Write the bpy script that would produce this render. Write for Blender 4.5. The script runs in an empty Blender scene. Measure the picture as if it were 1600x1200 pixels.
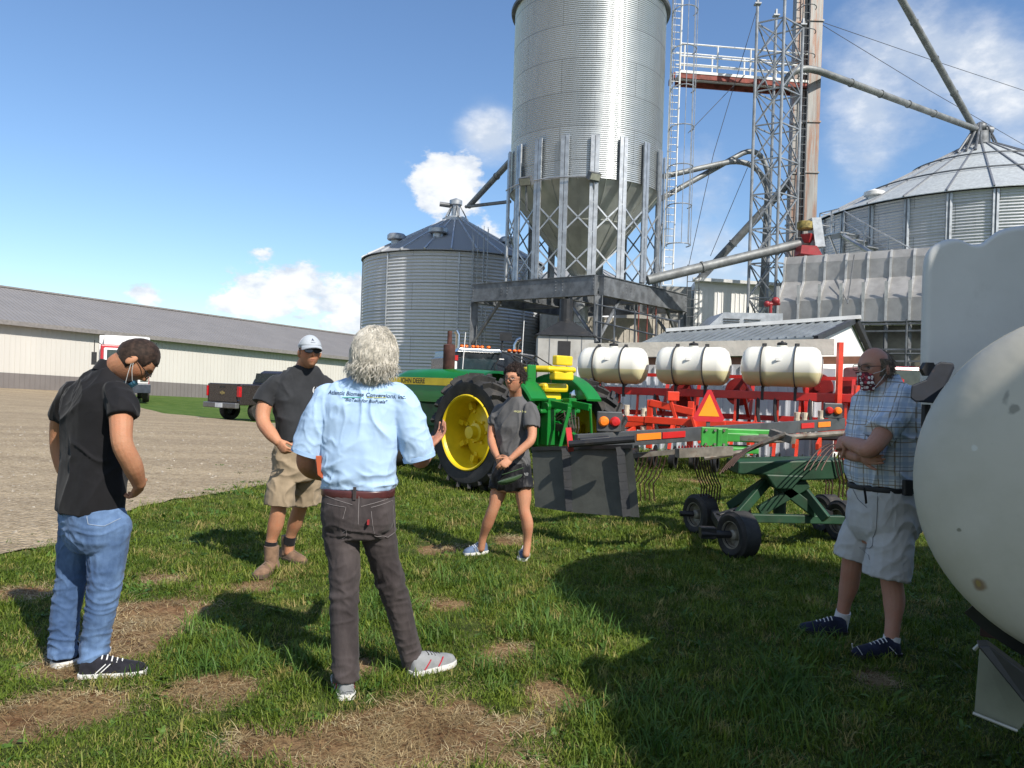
import bpy, math, random
import numpy as np
from mathutils import Vector as V, Matrix, noise
from mathutils.bvhtree import BVHTree
random.seed(7); np.random.seed(7)
R = math.radians
SC = bpy.context.scene
# ---------------------------------------------------------------- camera, sky, sun, exposure
F = 1200.0; ROLL = R(1.85); CH = 1.5
cd = bpy.data.cameras.new('camera'); cam = bpy.data.objects.new('camera', cd); SC.collection.objects.link(cam)
cam.location = (0, 0, CH); cam.rotation_euler = (R(90), -ROLL, 0)
cd.lens = 27.0; cd.sensor_width = 36; cd.clip_start = .05; cd.clip_end = 9000; SC.camera = cam
SUN_H = V((.635, -.772)); SUN_EL = R(42.5)
sd = bpy.data.lights.new('sun', 'SUN'); sun = bpy.data.objects.new('sun', sd); SC.collection.objects.link(sun)
sd.energy = 4.4; sd.angle = R(.55); sd.color = (1, .935, .84)
sv = V((SUN_H.x*math.cos(SUN_EL), SUN_H.y*math.cos(SUN_EL), math.sin(SUN_EL)))
sun.rotation_euler = sv.to_track_quat('Z', 'Y').to_euler(); sun.location = (20, -20, 30)
SC.view_settings.view_transform = 'Standard'; SC.view_settings.look = 'None'
SC.view_settings.exposure = 0.52; SC.view_settings.gamma = 1
cs, sn = math.cos(ROLL), math.sin(ROLL)
def uv(px, py):
    dx, dy = px-800, py-600
    return dx*cs+dy*sn, -dx*sn+dy*cs
def P(px, py, Y):
    u, v = uv(px, py); return V((u/F*Y, Y, CH-v/F*Y))
def proj(p):
    u = p[0]/p[1]*F; v = (CH-p[2])/p[1]*F
    return 800+u*cs-v*sn, 600+u*sn+v*cs
w = bpy.data.worlds.new('World'); SC.world = w; w.use_nodes = True
nt = w.node_tree; N = nt.nodes; L = nt.links; N.clear()
def nd(tree, typ, **k):
    n = tree.nodes.new(typ)
    for a, b in k.items():
        if a.startswith('i_'):
            key = a[2:]; key = int(key) if key.isdigit() else key.replace('_', ' ')
            n.inputs[key].default_value = b
        else: setattr(n, a, b)
    return n
def mth(tree, op, a, b=None, c=None, clamp=False):
    n = tree.nodes.new('ShaderNodeMath'); n.operation = op; n.use_clamp = clamp
    for i, x in enumerate((a, b, c)):
        if x is None: continue
        if isinstance(x, (int, float)): n.inputs[i].default_value = x
        else: tree.links.new(x, n.inputs[i])
    return n.outputs[0]
def mixc(tree, f, a, b, mode='MIX'):
    n = tree.nodes.new('ShaderNodeMix'); n.data_type = 'RGBA'; n.blend_type = mode
    for i, x in ((0, f), (6, a), (7, b)):
        if isinstance(x, (int, float)): n.inputs[i].default_value = x
        elif isinstance(x, tuple): n.inputs[i].default_value = (*x[:3], 1)
        else: tree.links.new(x, n.inputs[i])
    return n.outputs[2]
def sstep(tree, x, a, b):
    n = tree.nodes.new('ShaderNodeMapRange'); n.interpolation_type = 'SMOOTHSTEP'
    tree.links.new(x, n.inputs[0]); n.inputs[1].default_value = a; n.inputs[2].default_value = b
    return n.outputs[0]
sky = nd(nt, 'ShaderNodeTexSky', sky_type='NISHITA', sun_disc=False)
sky.sun_elevation = SUN_EL; sky.sun_rotation = math.atan2(SUN_H.x, SUN_H.y)
sky.altitude = 100; sky.air_density = 1.15; sky.dust_density = .25; sky.ozone_density = 2.2
tc = nd(nt, 'ShaderNodeTexCoord'); sp = nd(nt, 'ShaderNodeSeparateXYZ'); L.new(tc.outputs['Generated'], sp.inputs[0])
az = mth(nt, 'ARCTAN2', sp.outputs[0], sp.outputs[1]); el = mth(nt, 'ARCSINE', sp.outputs[2])
HARD = [(432,462,62,34,1.15),(470,425,24,24,.75),(385,470,34,20,.8),(552,478,36,44,1.2),(222,460,26,16,.9),(407,395,16,9,.7),(686,284,36,34,1.1),(722,262,26,22,.6),(716,318,38,28,.85),(768,374,34,16,.7),(340,478,26,12,.5)]
SOFT = [(765,213,44,34,.85),(1095,395,90,50,.55),(1095,250,50,50,.35),(1345,170,60,110,.42),(1440,50,110,70,.55),(1590,180,70,90,.62),(1530,110,60,50,.45),(1130,300,70,90,.3),(1400,230,60,40,.3),(980,460,260,50,.4),(1900,330,200,130,.7),(640,500,300,26,.3)]
def blobs(lst):
    dens = None
    for px, py, rx, ry, wt in lst:
        u, v = uv(px, py); a0 = math.atan2(u, F); e0 = math.atan2(-v, math.hypot(u, F)); ca = math.cos(a0)**2
        a = mth(nt, 'DIVIDE', mth(nt, 'SUBTRACT', az, a0), rx/F*ca); b = mth(nt, 'DIVIDE', mth(nt, 'SUBTRACT', el, e0), ry/F*math.cos(a0))
        d = mth(nt, 'ADD', mth(nt, 'MULTIPLY', a, a), mth(nt, 'MULTIPLY', b, b))
        g = mth(nt, 'MULTIPLY', mth(nt, 'POWER', 2.718, mth(nt, 'MULTIPLY', d, -.7)), wt); dens = g if dens is None else mth(nt, 'ADD', dens, g)
    return dens
def skynoise(scale, detail, rough, off=0.):
    mp = nd(nt, 'ShaderNodeMapping'); mp.inputs['Scale'].default_value = (1, 1, 1.7); mp.inputs['Location'].default_value = (off, off*.3, off)
    L.new(tc.outputs['Generated'], mp.inputs[0])
    n = nd(nt, 'ShaderNodeTexNoise'); n.inputs['Scale'].default_value = scale; n.inputs['Detail'].default_value = detail; n.inputs['Roughness'].default_value = rough
    L.new(mp.outputs[0], n.inputs[0]); return n.outputs[0]
n1 = skynoise(15, 9, .6); n2 = skynoise(42, 8, .62, 3.); n3 = skynoise(26, 6, .55, 7.); n4 = skynoise(6, 9, .62, 11.)
dh_ = blobs(HARD); dh2 = mth(nt, 'ADD', dh_, mth(nt, 'MULTIPLY', mth(nt, 'SUBTRACT', n1, .5), 1.6)); dh2 = mth(nt, 'ADD', dh2, mth(nt, 'MULTIPLY', mth(nt, 'SUBTRACT', n2, .5), 1.3))
ch = mth(nt, 'MULTIPLY', mth(nt, 'MULTIPLY', sstep(nt, dh2, .34, .72), sstep(nt, dh_, .12, .3)), .94)
ds_ = blobs(SOFT); ds2 = mth(nt, 'ADD', ds_, mth(nt, 'MULTIPLY', mth(nt, 'SUBTRACT', n4, .5), 1.5)); ds2 = mth(nt, 'ADD', ds2, mth(nt, 'MULTIPLY', mth(nt, 'SUBTRACT', n1, .5), .5))
csf = mth(nt, 'MULTIPLY', mth(nt, 'MULTIPLY', sstep(nt, ds2, .15, 1.0), sstep(nt, ds_, .03, .35)), .9)
fill_clouds = mth(nt, 'MULTIPLY', sstep(nt, mth(nt, 'MULTIPLY', sp.outputs[1], -1), .0, .5), sstep(nt, n4, .38, .55))  # unseen bright clouds added behind the camera to fill shaded sides
cm = mth(nt, 'MAXIMUM', mth(nt, 'MAXIMUM', ch, csf), mth(nt, 'MULTIPLY', fill_clouds, .9))
shade = sstep(nt, mth(nt, 'ADD', n3, mth(nt, 'MULTIPLY', dh2, .22)), .42, .8)
ccol = mixc(nt, shade, (4.6, 5.2, 6.1), (7.5, 7.6, 7.7))
skc = mixc(nt, 1.0, sky.outputs[0], (.84, .97, 1.13), 'MULTIPLY')
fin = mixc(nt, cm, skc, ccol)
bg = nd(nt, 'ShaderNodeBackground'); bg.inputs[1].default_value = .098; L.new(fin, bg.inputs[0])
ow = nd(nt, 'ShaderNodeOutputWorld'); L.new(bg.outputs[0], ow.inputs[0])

# ---------------------------------------------------------------- helpers
MATS = {}
def mat(name, col, rough=.6, metal=0., var=.12, vscale=6., bump=0., bscale=40., dirt=None, dscale=2., dthr=(.5,.7), spec=.5, coat=0., col2=None, stretch=None, trans=0., alpha=None):
    """procedural principled material with mottled colour and optional dirt and bump"""
    if name in MATS: return MATS[name]
    m = bpy.data.materials.new(name); m.use_nodes = True; t = m.node_tree; b = t.nodes['Principled BSDF']
    tcn = nd(t, 'ShaderNodeTexCoord'); src = tcn.outputs['Object']
    if stretch:
        mp = nd(t, 'ShaderNodeMapping'); mp.inputs['Scale'].default_value = stretch; t.links.new(src, mp.inputs[0]); src = mp.outputs[0]
    def nz(s, d=5, r=.6):
        n = nd(t, 'ShaderNodeTexNoise'); n.inputs['Scale'].default_value = s; n.inputs['Detail'].default_value = d; n.inputs['Roughness'].default_value = r
        t.links.new(src, n.inputs[0]); return n.outputs[0]
    c2 = col2 or tuple(min(1, x*(1-var*1.6)) for x in col); c1 = tuple(min(1, x*(1+var)) for x in col)
    nv = sstep(t, nz(vscale), .3, .7)
    c = mixc(t, nv, c2, c1)
    if dirt:
        c = mixc(t, mth(t, 'MULTIPLY', sstep(t, nz(dscale, 8, .7), *dthr), .85), c, dirt)
    t.links.new(c, b.inputs['Base Color'])
    b.inputs['Metallic'].default_value = metal; b.inputs['Specular IOR Level'].default_value = spec
    rr = mth(t, 'ADD', mth(t, 'MULTIPLY', mth(t, 'SUBTRACT', nz(vscale*2.3), .5), .3), rough, clamp=True); t.links.new(rr, b.inputs['Roughness'])
    if coat: b.inputs['Coat Weight'].default_value = coat; b.inputs['Coat Roughness'].default_value = .15
    if trans: b.inputs['Transmission Weight'].default_value = trans
    if bump:
        bn = nd(t, 'ShaderNodeBump'); bn.inputs['Strength'].default_value = 1.; bn.inputs['Distance'].default_value = bump
        t.links.new(nz(bscale, 6, .65), bn.inputs['Height']); t.links.new(bn.outputs[0], b.inputs['Normal'])
    MATS[name] = m; return m
RO = {}; LK = SC.collection.objects.link
ZV = V((0, 0, 1))
def frame(d, up=ZV):
    d = V(d).normalized()
    x = up.cross(d)
    if x.length < 1e-4: x = V((1, 0, 0)).cross(d)
    x.normalize(); return x, d.cross(x).normalized(), d
class MB:
    def __init__(s): s.v = []; s.f = []; s.uv = None
    def add(s, vs, fs):
        o = len(s.v); s.v += [tuple(x) for x in vs]; s.f += [tuple(i+o for i in f) for f in fs]; return s
    def box(s, c, sz, rot=None):
        c = V(c); h = V(sz)/2; vs = []
        for i in range(8):
            p = V(((1 if i&1 else -1)*h.x, (1 if i&2 else -1)*h.y, (1 if i&4 else -1)*h.z))
            if rot is not None: p = rot @ p
            vs.append(c+p)
        return s.add(vs, [(0,2,3,1),(4,5,7,6),(0,1,5,4),(2,6,7,3),(0,4,6,2),(1,3,7,5)])
    def bx(s, x0, x1, y0, y1, z0, z1): return s.box(((x0+x1)/2,(y0+y1)/2,(z0+z1)/2), (x1-x0,y1-y0,z1-z0))
    def beam(s, a, b, w, h, up=ZV):
        a, b = V(a), V(b); x, y, d = frame(b-a, up)
        vs = [p+x*i*w/2+y*j*h/2 for p in (a, b) for i, j in ((-1,-1),(1,-1),(1,1),(-1,1))]
        return s.add(vs, [(3,2,1,0),(4,5,6,7),(0,1,5,4),(1,2,6,5),(2,3,7,6),(3,0,4,7)])
    def ibeam(s, a, b, w, h, t=.02):
        a, b = V(a), V(b); x, y, d = frame(b-a)
        s.beam(a+y*(h/2-t/2), b+y*(h/2-t/2), w, t); s.beam(a-y*(h/2-t/2), b-y*(h/2-t/2), w, t)
        s.beam(a, b, t, h-2*t-.002); return s
    def rings(s, rs, closed=False, cap=True):
        n = len(rs[0]); o = len(s.v); fs = []
        for r in rs: s.v += [tuple(p) for p in r]
        for k in range(len(rs)-1 if not closed else len(rs)):
            k2 = (k+1) % len(rs)
            for i in range(n): fs.append((o+k*n+i, o+k*n+(i+1)%n, o+k2*n+(i+1)%n, o+k2*n+i))
        if cap and not closed:
            fs.append(tuple(o+i for i in reversed(range(n)))); fs.append(tuple(o+(len(rs)-1)*n+i for i in range(n)))
        s.f += fs; return s
    def tube(s, pts, r, n=8, cap=True, sq=1., up=None):
        pts = [V(p) for p in pts]; rs = []
        T = [(pts[min(i+1,len(pts)-1)]-pts[max(i-1,0)]).normalized() for i in range(len(pts))]
        x, y, d = frame(T[0], up or ZV)
        for i, p in enumerate(pts):
            if i:
                x = (x - T[i]*x.dot(T[i])).normalized(); y = T[i].cross(x)
            rr = r[i] if isinstance(r, (list, tuple)) else r
            rs.append([p+x*math.cos(k*2*math.pi/n)*rr+y*math.sin(k*2*math.pi/n)*rr*sq for k in range(n)])
        return s.rings(rs, cap=cap)
    def cyl(s, a, b, r, n=16, r2=None): return s.tube([a, b], [r, r if r2 is None else r2], n)
    def lathe(s, prof, c=(0,0,0), n=32, axis=ZV, cap=False):
        x, y, d = frame(axis, V((1,0,0)) if abs(V(axis).normalized().z) > .9 else ZV); c = V(c)
        return s.rings([[c+d*z+(x*math.cos(k*2*math.pi/n)+y*math.sin(k*2*math.pi/n))*r for k in range(n)] for r, z in prof], cap=cap)
    def prism(s, poly, o, ax, ay, dep):
        o, ax, ay, dep = V(o), V(ax), V(ay), V(dep); n = len(poly)
        a = [o+ax*p[0]+ay*p[1] for p in poly]; b = [p+dep for p in a]
        return s.add(a+b, [tuple(range(n-1,-1,-1)), tuple(range(n, 2*n))]+[(i,(i+1)%n,n+(i+1)%n,n+i) for i in range(n)])
    def sph(s, c, r, n=12, m=8, sc=(1,1,1)):
        c = V(c); rs = []
        for j in range(1, m):
            a = math.pi*j/m
            rs.append([c+V((math.sin(a)*math.cos(k*2*math.pi/n)*r*sc[0], math.sin(a)*math.sin(k*2*math.pi/n)*r*sc[1], -math.cos(a)*r*sc[2])) for k in range(n)])
        return s.rings(rs)
    def build(s, name, m, par=None, smooth=35, bevel=0, xf=None):
        me = bpy.data.meshes.new(name); ar = np.array(s.v, dtype=float).reshape(-1, 3)
        org = RO[par] if par else V(((ar[:,0].min()+ar[:,0].max())/2, (ar[:,1].min()+ar[:,1].max())/2, ar[:,2].min()))
        me.from_pydata((ar-np.array(org)).tolist(), [], s.f); me.update()
        if s.uv is not None:
            ul = me.uv_layers.new(name='UVMap'); ul.data.foreach_set('uv', np.array(s.uv, dtype=np.float32).ravel())
        return fin_obj(me, name, m, par, smooth, bevel, org)
def fin_obj(me, name, m, par, smooth=35, bevel=0, org=V()):
    if m: me.materials.append(m)
    if smooth:
        me.polygons.foreach_set('use_smooth', [True]*len(me.polygons))
        if smooth < 180: me.set_sharp_from_angle(angle=R(smooth))
    o = bpy.data.objects.new(name, me); LK(o)
    if par: o.parent = par; RO[o] = RO[par]
    else: o.location = org; RO[o] = V(org)
    if bevel:
        md = o.modifiers.new('bevel', 'BEVEL'); md.width = bevel; md.segments = 2; md.limit_method = 'ANGLE'; md.angle_limit = R(40)
    return o
def tag(o, label=None, cat=None, group=None, kind=None):
    if label: o['label'] = label
    if cat: o['category'] = cat
    if group: o['group'] = group
    if kind: o['kind'] = kind
    return o
def thing(name, label, cat, loc=(0,0,0), rz=None, group=None):
    o = bpy.data.objects.new(name, None); LK(o); o.location = loc; o.empty_display_size = .2
    if rz is None: RO[o] = V(loc)
    else: o.rotation_euler = (0, 0, rz); RO[o] = V((0,0,0))
    return tag(o, label, cat, group)
def copy_tree(o, parent=None, top=True):
    c = o.copy(); LK(c)
    if parent: c.parent = parent
    RO[c] = RO[o]
    for ch in [x for x in o.children]: copy_tree(ch, c)
    return c
def text_mesh(txt, size, ext=0., font_bold=False, shear=0.):
    cu = bpy.data.curves.new('t', 'FONT'); cu.body = txt; cu.size = size; cu.extrude = ext; cu.align_x = 'CENTER'; cu.align_y = 'CENTER'; cu.shear = shear
    if font_bold: cu.offset = size*.018
    o = bpy.data.objects.new('t', cu); LK(o); dg = bpy.context.evaluated_depsgraph_get(); me = bpy.data.meshes.new_from_object(o.evaluated_get(dg))
    vs = [tuple(v.co) for v in me.vertices]; fs = [tuple(p.vertices) for p in me.polygons]
    bpy.data.objects.remove(o); return vs, fs
def add_text(mb, txt, size, c, ax, ay, nrm, shear=0., off=.003, bold=True):
    vs, fs = text_mesh(txt, size, 0, bold, shear); c, ax, ay, nrm = V(c), V(ax).normalized(), V(ay).normalized(), V(nrm).normalized()
    mb.add([c+ax*x+ay*y+nrm*off for x, y, z in vs], fs)
def smth(a, b, x):
    t = min(1, max(0, (x-a)/(b-a))); return t*t*(3-2*t)
def zg(x, y):
    wl = smth(21, 39, y)*smth(2, -9, x)
    far = smth(160, 400, math.hypot(x, y))
    pl = -.501-.0417*max(x, -45)-.0136*min(y, 90)
    return pl*wl*(1-far)
def G(px, py):
    u, v = uv(px, py); a, b = .5, 400.
    Y = CH*F/max(v, 1)
    for _ in range(30): Y = .5*Y+.5*(CH-zg(u/F*Y, Y))*F/max(v, 1)
    return V((u/F*Y, Y, zg(u/F*Y, Y)))
# ---------------------------------------------------------------- ground, yard
def ell(px, py, rx, ry):
    c = G(px, py); f = G(px, py-ry); n = G(px, py+ry); return (c.x, c.y, rx/F*c.y, (f.y-n.y)/2)
BARE = [ell(*a) for a in [(30,928,50,14),(225,975,75,62),(90,1110,120,34),(640,1140,180,62),(400,916,34,12),(790,1020,52,20),(868,1078,50,26),
 (330,1078,70,28),(545,1190,120,30),(250,905,40,10),(700,945,40,10),(560,1040,40,22),(1370,1060,30,10),(390,1160,60,30),(690,858,35,7),(800,845,30,8),(1080,752,30,5),(1250,745,30,4)]]
def baremask(x, y):
    m = 0
    for cx, cy, rx, ry in BARE:
        d = ((x-cx)/rx)**2+((y-cy)/ry)**2
        if d < 4: m = max(m, math.exp(-d*.9))
    n = noise.fractal(V((x*2.2, y*2.2, 3.)), 1., 2., 5)
    n2 = noise.fractal(V((x*.6, y*.6, 9.)), 1., 2., 3)
    return min(1, max(0, m*1.15+n*.42+n2*.22-.12))
def axis_grid(lo, hi, step, end_lo, end_hi, g=1.22):
    a = list(np.arange(lo, hi, step)); s = step; x = a[-1]
    while x < end_hi: s *= g; x += s; a.append(x)
    s = step; x = a[0]; pre = []
    while x > end_lo: s *= g; x -= s; pre.append(x)
    return list(reversed(pre))+a
xs = axis_grid(-6.5, 6.5, .09, -4000, 4000, 1.13); ys = axis_grid(1.2, 12, .09, -3000, 5000, 1.13)
vs = []; bm_ = []
for y in ys:
    for x in xs:
        z = zg(x, y); near = abs(x) < 14 and 0 < y < 22
        b = baremask(x, y) if near else .12
        if near: z += noise.noise(V((x*1.7, y*1.7, 0)))*.018-(b*.02)
        vs.append((x, y, z)); bm_.append(b)
nx = len(xs); fs = [(j*nx+i, j*nx+i+1, (j+1)*nx+i+1, (j+1)*nx+i) for j in range(len(ys)-1) for i in range(nx-1)]
gm = bpy.data.materials.new('lawn_soil'); gm.use_nodes = True; t = gm.node_tree; b = t.nodes['Principled BSDF']
tcn = nd(t, 'ShaderNodeNewGeometry'); at = nd(t, 'ShaderNodeAttribute', attribute_name='bare')
def nz(t, src, s, d=5, r=.6):
    n = nd(t, 'ShaderNodeTexNoise'); n.inputs['Scale'].default_value = s; n.inputs['Detail'].default_value = d; n.inputs['Roughness'].default_value = r
    t.links.new(src, n.inputs[0]); return n.outputs[0]
ps = tcn.outputs['Position']
soil = mixc(t, sstep(t, nz(t, ps, 14, 8), .35, .65), (.12,.062,.030), (.27,.165,.088))
straw = mixc(t, sstep(t, nz(t, ps, 60, 6, .7), .35, .65), (.15,.088,.042), (.36,.25,.13))
soil = mixc(t, sstep(t, nz(t, ps, 3.1), .4, .62), soil, straw)
grs = mixc(t, sstep(t, nz(t, ps, 5, 7), .35, .65), (.038,.052,.014), (.095,.115,.032))
far = mixc(t, sstep(t, nz(t, ps, 1.3, 8, .7), .35, .7), (.055,.105,.02), (.10,.15,.035))
sy = nd(t, 'ShaderNodeSeparateXYZ'); t.links.new(ps, sy.inputs[0])
grs = mixc(t, sstep(t, sy.outputs[1], 14, 24), grs, far)
bsum = mth(t, 'ADD', at.outputs['Fac'], mth(t, 'MULTIPLY', mth(t, 'SUBTRACT', nz(t, ps, 22, 6, .7), .5), .5))
t.links.new(mixc(t, sstep(t, bsum, .28, .5), grs, soil), b.inputs['Base Color']); b.inputs['Roughness'].default_value = .95; b.inputs['Specular IOR Level'].default_value = .1
bn = nd(t, 'ShaderNodeBump'); bn.inputs['Distance'].default_value = .02; t.links.new(nz(t, ps, 45, 7, .7), bn.inputs['Height']); t.links.new(bn.outputs[0], b.inputs['Normal'])
me = bpy.data.meshes.new('ground'); me.from_pydata(vs, [], fs); me.attributes.new('bare', 'FLOAT', 'POINT').data.foreach_set('value', bm_)
tag(fin_obj(me, 'ground', gm, None, 180), kind='structure')
GB = [(-420,960),(-150,890),(0,867),(60,858),(100,853),(160,820),(217,793),(283,781),(333,773),(413,758),(480,745),(560,730),(640,716),(720,700),(800,690),(1000,676),(1300,672)]
gb = [G(*p) for p in GB]
GFar = [(-60,35)]+[tuple(G(*p))[:2] for p in [(-300,592),(0,606),(100,611),(188,618),(212,636),(262,648),(310,652),(353,657),(400,661),(470,664),(560,668),(650,672)]]+[(5,32),(14,28),(30,24)]
def az_r(pts):
    q = sorted((math.atan2(p[0], p[1]), math.hypot(p[0], p[1])) for p in pts); return np.array([x[0] for x in q]), np.array([x[1] for x in q])
na_, nr_ = az_r([(p.x, p.y) for p in gb]+[(-11, 3.2), (-30, 2)]); fa_, fr_ = az_r(GFar[1:]+[(-90, 30)]); NR = 60; NA = 520; gv = []
for i in range(NA):
    a = R(-82)+(R(45)-R(-82))*i/(NA-1); r0 = np.interp(a, na_, nr_); r1 = max(r0+.5, np.interp(a, fa_, fr_))
    r0 += noise.fractal(V((math.sin(a)*r0*2.3, math.cos(a)*r0*2.3, 1)), 1, 2, 5)*.16; r1 += noise.fractal(V((math.sin(a)*r1*.5, math.cos(a)*r1*.5, 5)), 1, 2, 4)*.8
    for k in range(NR):
        rr = r0+(r1-r0)*(k/(NR-1))**1.8; x, y = math.sin(a)*rr, math.cos(a)*rr
        gv.append((x, y, zg(x, y)+.014+.03*smth(15, 40, y)+noise.noise(V((x*.5, y*.5, 2)))*.006))
gf = [(i*NR+k, (i+1)*NR+k, (i+1)*NR+k+1, i*NR+k+1) for i in range(NA-1) for k in range(NR-1)]
vm = bpy.data.materials.new('gravel'); vm.use_nodes = True; t = vm.node_tree; b = t.nodes['Principled BSDF']
ps = nd(t, 'ShaderNodeNewGeometry').outputs['Position']
vo = nd(t, 'ShaderNodeTexVoronoi'); vo.inputs['Scale'].default_value = 26; t.links.new(ps, vo.inputs[0])
vcs = nd(t, 'ShaderNodeSeparateColor'); t.links.new(vo.outputs['Color'], vcs.inputs[0])
mpp = nd(t, 'ShaderNodeMapping'); mpp.inputs['Scale'].default_value = (.28, 1.1, 1); mpp.inputs['Rotation'].default_value = (0,0,.12); t.links.new(ps, mpp.inputs[0])
big = sstep(t, nz(t, mpp.outputs[0], .9, 6, .62), .38, .62)
base = mixc(t, big, (.25,.18,.10), (.47,.36,.215))
mid = mixc(t, sstep(t, nz(t, ps, 5, 8, .75), .3, .7), (.20,.15,.09), (.45,.35,.22))
base = mixc(t, .5, base, mid)
st = mixc(t, vcs.outputs[0], (.11,.095,.075), (.52,.45,.35))
t.links.new(mixc(t, .38, base, st), b.inputs['Base Color']); b.inputs['Roughness'].default_value = .9; b.inputs['Specular IOR Level'].default_value = .2
bn = nd(t, 'ShaderNodeBump'); bn.inputs['Distance'].default_value = .03; bn.invert = True
t.links.new(mth(t, 'ADD', vo.outputs['Distance'], mth(t, 'MULTIPLY', nz(t, ps, 9, 6), .8)), bn.inputs['Height']); t.links.new(bn.outputs[0], b.inputs['Normal'])
me = bpy.data.meshes.new('gravel_yard'); me.from_pydata(gv, [], gf); me.update()
if me.polygons[100].normal.z < 0: me.flip_normals()
tag(fin_obj(me, 'gravel_yard', vm, None, 180), kind='structure')
def on_gravel(x, y):
    a = math.atan2(x, y); r = math.hypot(x, y)
    return np.interp(a, na_, nr_)+noise.fractal(V((x*2.3, y*2.3, 1)), 1, 2, 4)*.2 < r < np.interp(a, fa_, fr_)
# ---------------------------------------------------------------- metal materials
def metal_sheet(name, c1, c2, rough, metal, bw, bh, dark=.45, mort=.008, streak=.12):
    m = bpy.data.materials.new(name); m.use_nodes = True; t = m.node_tree; b = t.nodes['Principled BSDF']
    u = nd(t, 'ShaderNodeUVMap'); br = nd(t, 'ShaderNodeTexBrick'); t.links.new(u.outputs[0], br.inputs[0])
    br.inputs['Scale'].default_value = 1; br.inputs['Brick Width'].default_value = bw; br.inputs['Row Height'].default_value = bh; br.inputs['Mortar Size'].default_value = mort; br.inputs['Mortar Smooth'].default_value = 0
    br.inputs['Color1'].default_value = (*c1, 1); br.inputs['Color2'].default_value = (*c2, 1); br.inputs['Mortar'].default_value = (*[x*dark for x in c1], 1)
    mp = nd(t, 'ShaderNodeMapping'); mp.inputs['Scale'].default_value = (4, .25, 1); t.links.new(u.outputs[0], mp.inputs[0])
    c = mixc(t, mth(t, 'MULTIPLY', sstep(t, nz(t, mp.outputs[0], 1.5, 7, .7), .45, .75), streak*3), br.outputs[0], tuple(x*.6 for x in c1))
    sp_ = nz(t, u.outputs[0], 30, 3)
    c = mixc(t, mth(t, 'MULTIPLY', sp_, .2), c, (.75,.77,.8))
    t.links.new(c, b.inputs['Base Color']); b.inputs['Metallic'].default_value = metal
    t.links.new(mth(t, 'ADD', mth(t, 'MULTIPLY', nz(t, u.outputs[0], 2.2, 5), .16), rough), b.inputs['Roughness'])
    return m
galv_s = metal_sheet('galvanized_silo', (.50,.53,.54), (.42,.45,.46), .30, .8, 2.9, 1.12)
galv_b = metal_sheet('galvanized_bin', (.54,.555,.57), (.48,.495,.51), .45, .3, 2.9, 1.12, mort=.012)
galv_r = metal_sheet('galvanized_roof', (.50,.51,.515), (.44,.45,.455), .6, .05, 50, 50)
galv_h = mat('galvanized_hopper', (.50,.52,.48), .5, .35, var=.15, vscale=1.2)
steel = mat('galvanized_steel', (.42,.44,.46), .42, .65, var=.15, vscale=4)
steel_d = mat('weathered_grey_steel', (.16,.17,.18), .55, .4, var=.25, vscale=3, dirt=(.10,.085,.07), dscale=5, dthr=(.55,.75))
pipe_m = mat('spout_pipe', (.20,.21,.21), .55, .3, var=.2, vscale=3, dirt=(.16,.13,.10), dscale=4, dthr=(.55,.8))
wmetal = mat('white_metal', (.72,.72,.70), .5, 0, var=.08, vscale=2)
rusty = mat('rusty_red_steel', (.22,.05,.035), .7, .1, var=.3, vscale=4)
dark = mat('black_and_shade', (.02,.02,.022), .7)
def corr_wall(par, name, c, Rr, z0, z1, pitch, amp, n, m):
    mb = MB(); k = max(2, int((z1-z0)/pitch*6)); prof = [(Rr+amp*math.sin(2*math.pi*(z-z0)/pitch), z) for z in np.linspace(z0, z1, k)]
    mb.lathe(prof, (c[0], c[1], 0), n); uvs = []
    for j in range(len(prof)-1):
        for i in range(n):
            a0, a1 = i/n*2*math.pi*Rr, (i+1)/n*2*math.pi*Rr
            uvs += [(a0, prof[j][1]), (a1, prof[j][1]), (a1, prof[j+1][1]), (a0, prof[j+1][1])]
    mb.uv = uvs; return mb.build(name, m, par, 180)
def bin_roof(par, c, Rr, z0, z1, rt, nrib, ribm, ribw=.05, ribh=.06, over=.12, rm=None):
    mb = MB(); n = nrib*4; prof = [(Rr+over, z0-.03), (Rr+over, z0), (rt, z1)]
    mb.lathe(prof, (c[0], c[1], 0), n); mb.uv = [(0,0)]*(len(mb.f)*4); rf = mb.build('roof', rm or galv_r, par, 20)
    rb = MB()
    for k in range(nrib):
        a = k/nrib*2*math.pi+.05; d = V((math.cos(a), math.sin(a), 0)); C = V((c[0], c[1], 0))
        rb.beam(C+d*(Rr+over+.02)+ZV*(z0+ribh*.3), C+d*rt+ZV*(z1+ribh*.3), ribw, ribh)
    rb.build('roof_rib', ribm, rf, 0); return rf
def A2(o, c): return V((c[0], c[1], o))
# ---------------------------------------------------------------- far left bin
lc = (-2.9, 36.0)
t1 = thing('grain_bin', 'squat corrugated grain bin with cone roof behind the green tractor and old man', 'grain bin', (*lc, 0))
corr_wall(t1, 'wall', lc, 4.15, 0, 6.95, .14, .022, 120, galv_b)
rf = bin_roof(t1, lc, 4.15, 6.98, 9.02, .55, 24, mat('roof_rib_light', (.62,.64,.66), .4, .5), .06, .07)
mb = MB(); mb.lathe([(.62,8.95),(.62,9.12),(.5,9.14),(.5,9.2),(.02,9.3)], (*lc,0), 20); mb.lathe([(.2,9.2),(.2,9.75),(.3,9.8),(.3,10.0),(.02,10.12)], (*lc,0), 14)
mb.build('roof_cap', steel, t1)
ml = MB()
for k in range(5): a = k*1.26; ml.cyl((lc[0]+.6*math.cos(a), lc[1]+.6*math.sin(a), 9.05), (lc[0]+.15*math.cos(a), lc[1]+.15*math.sin(a), 9.85), .03, 6)
ml.cyl((lc[0]-.1,lc[1],9.75),(lc[0]-.75,lc[1]-.1,9.8),.11,10)
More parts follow.
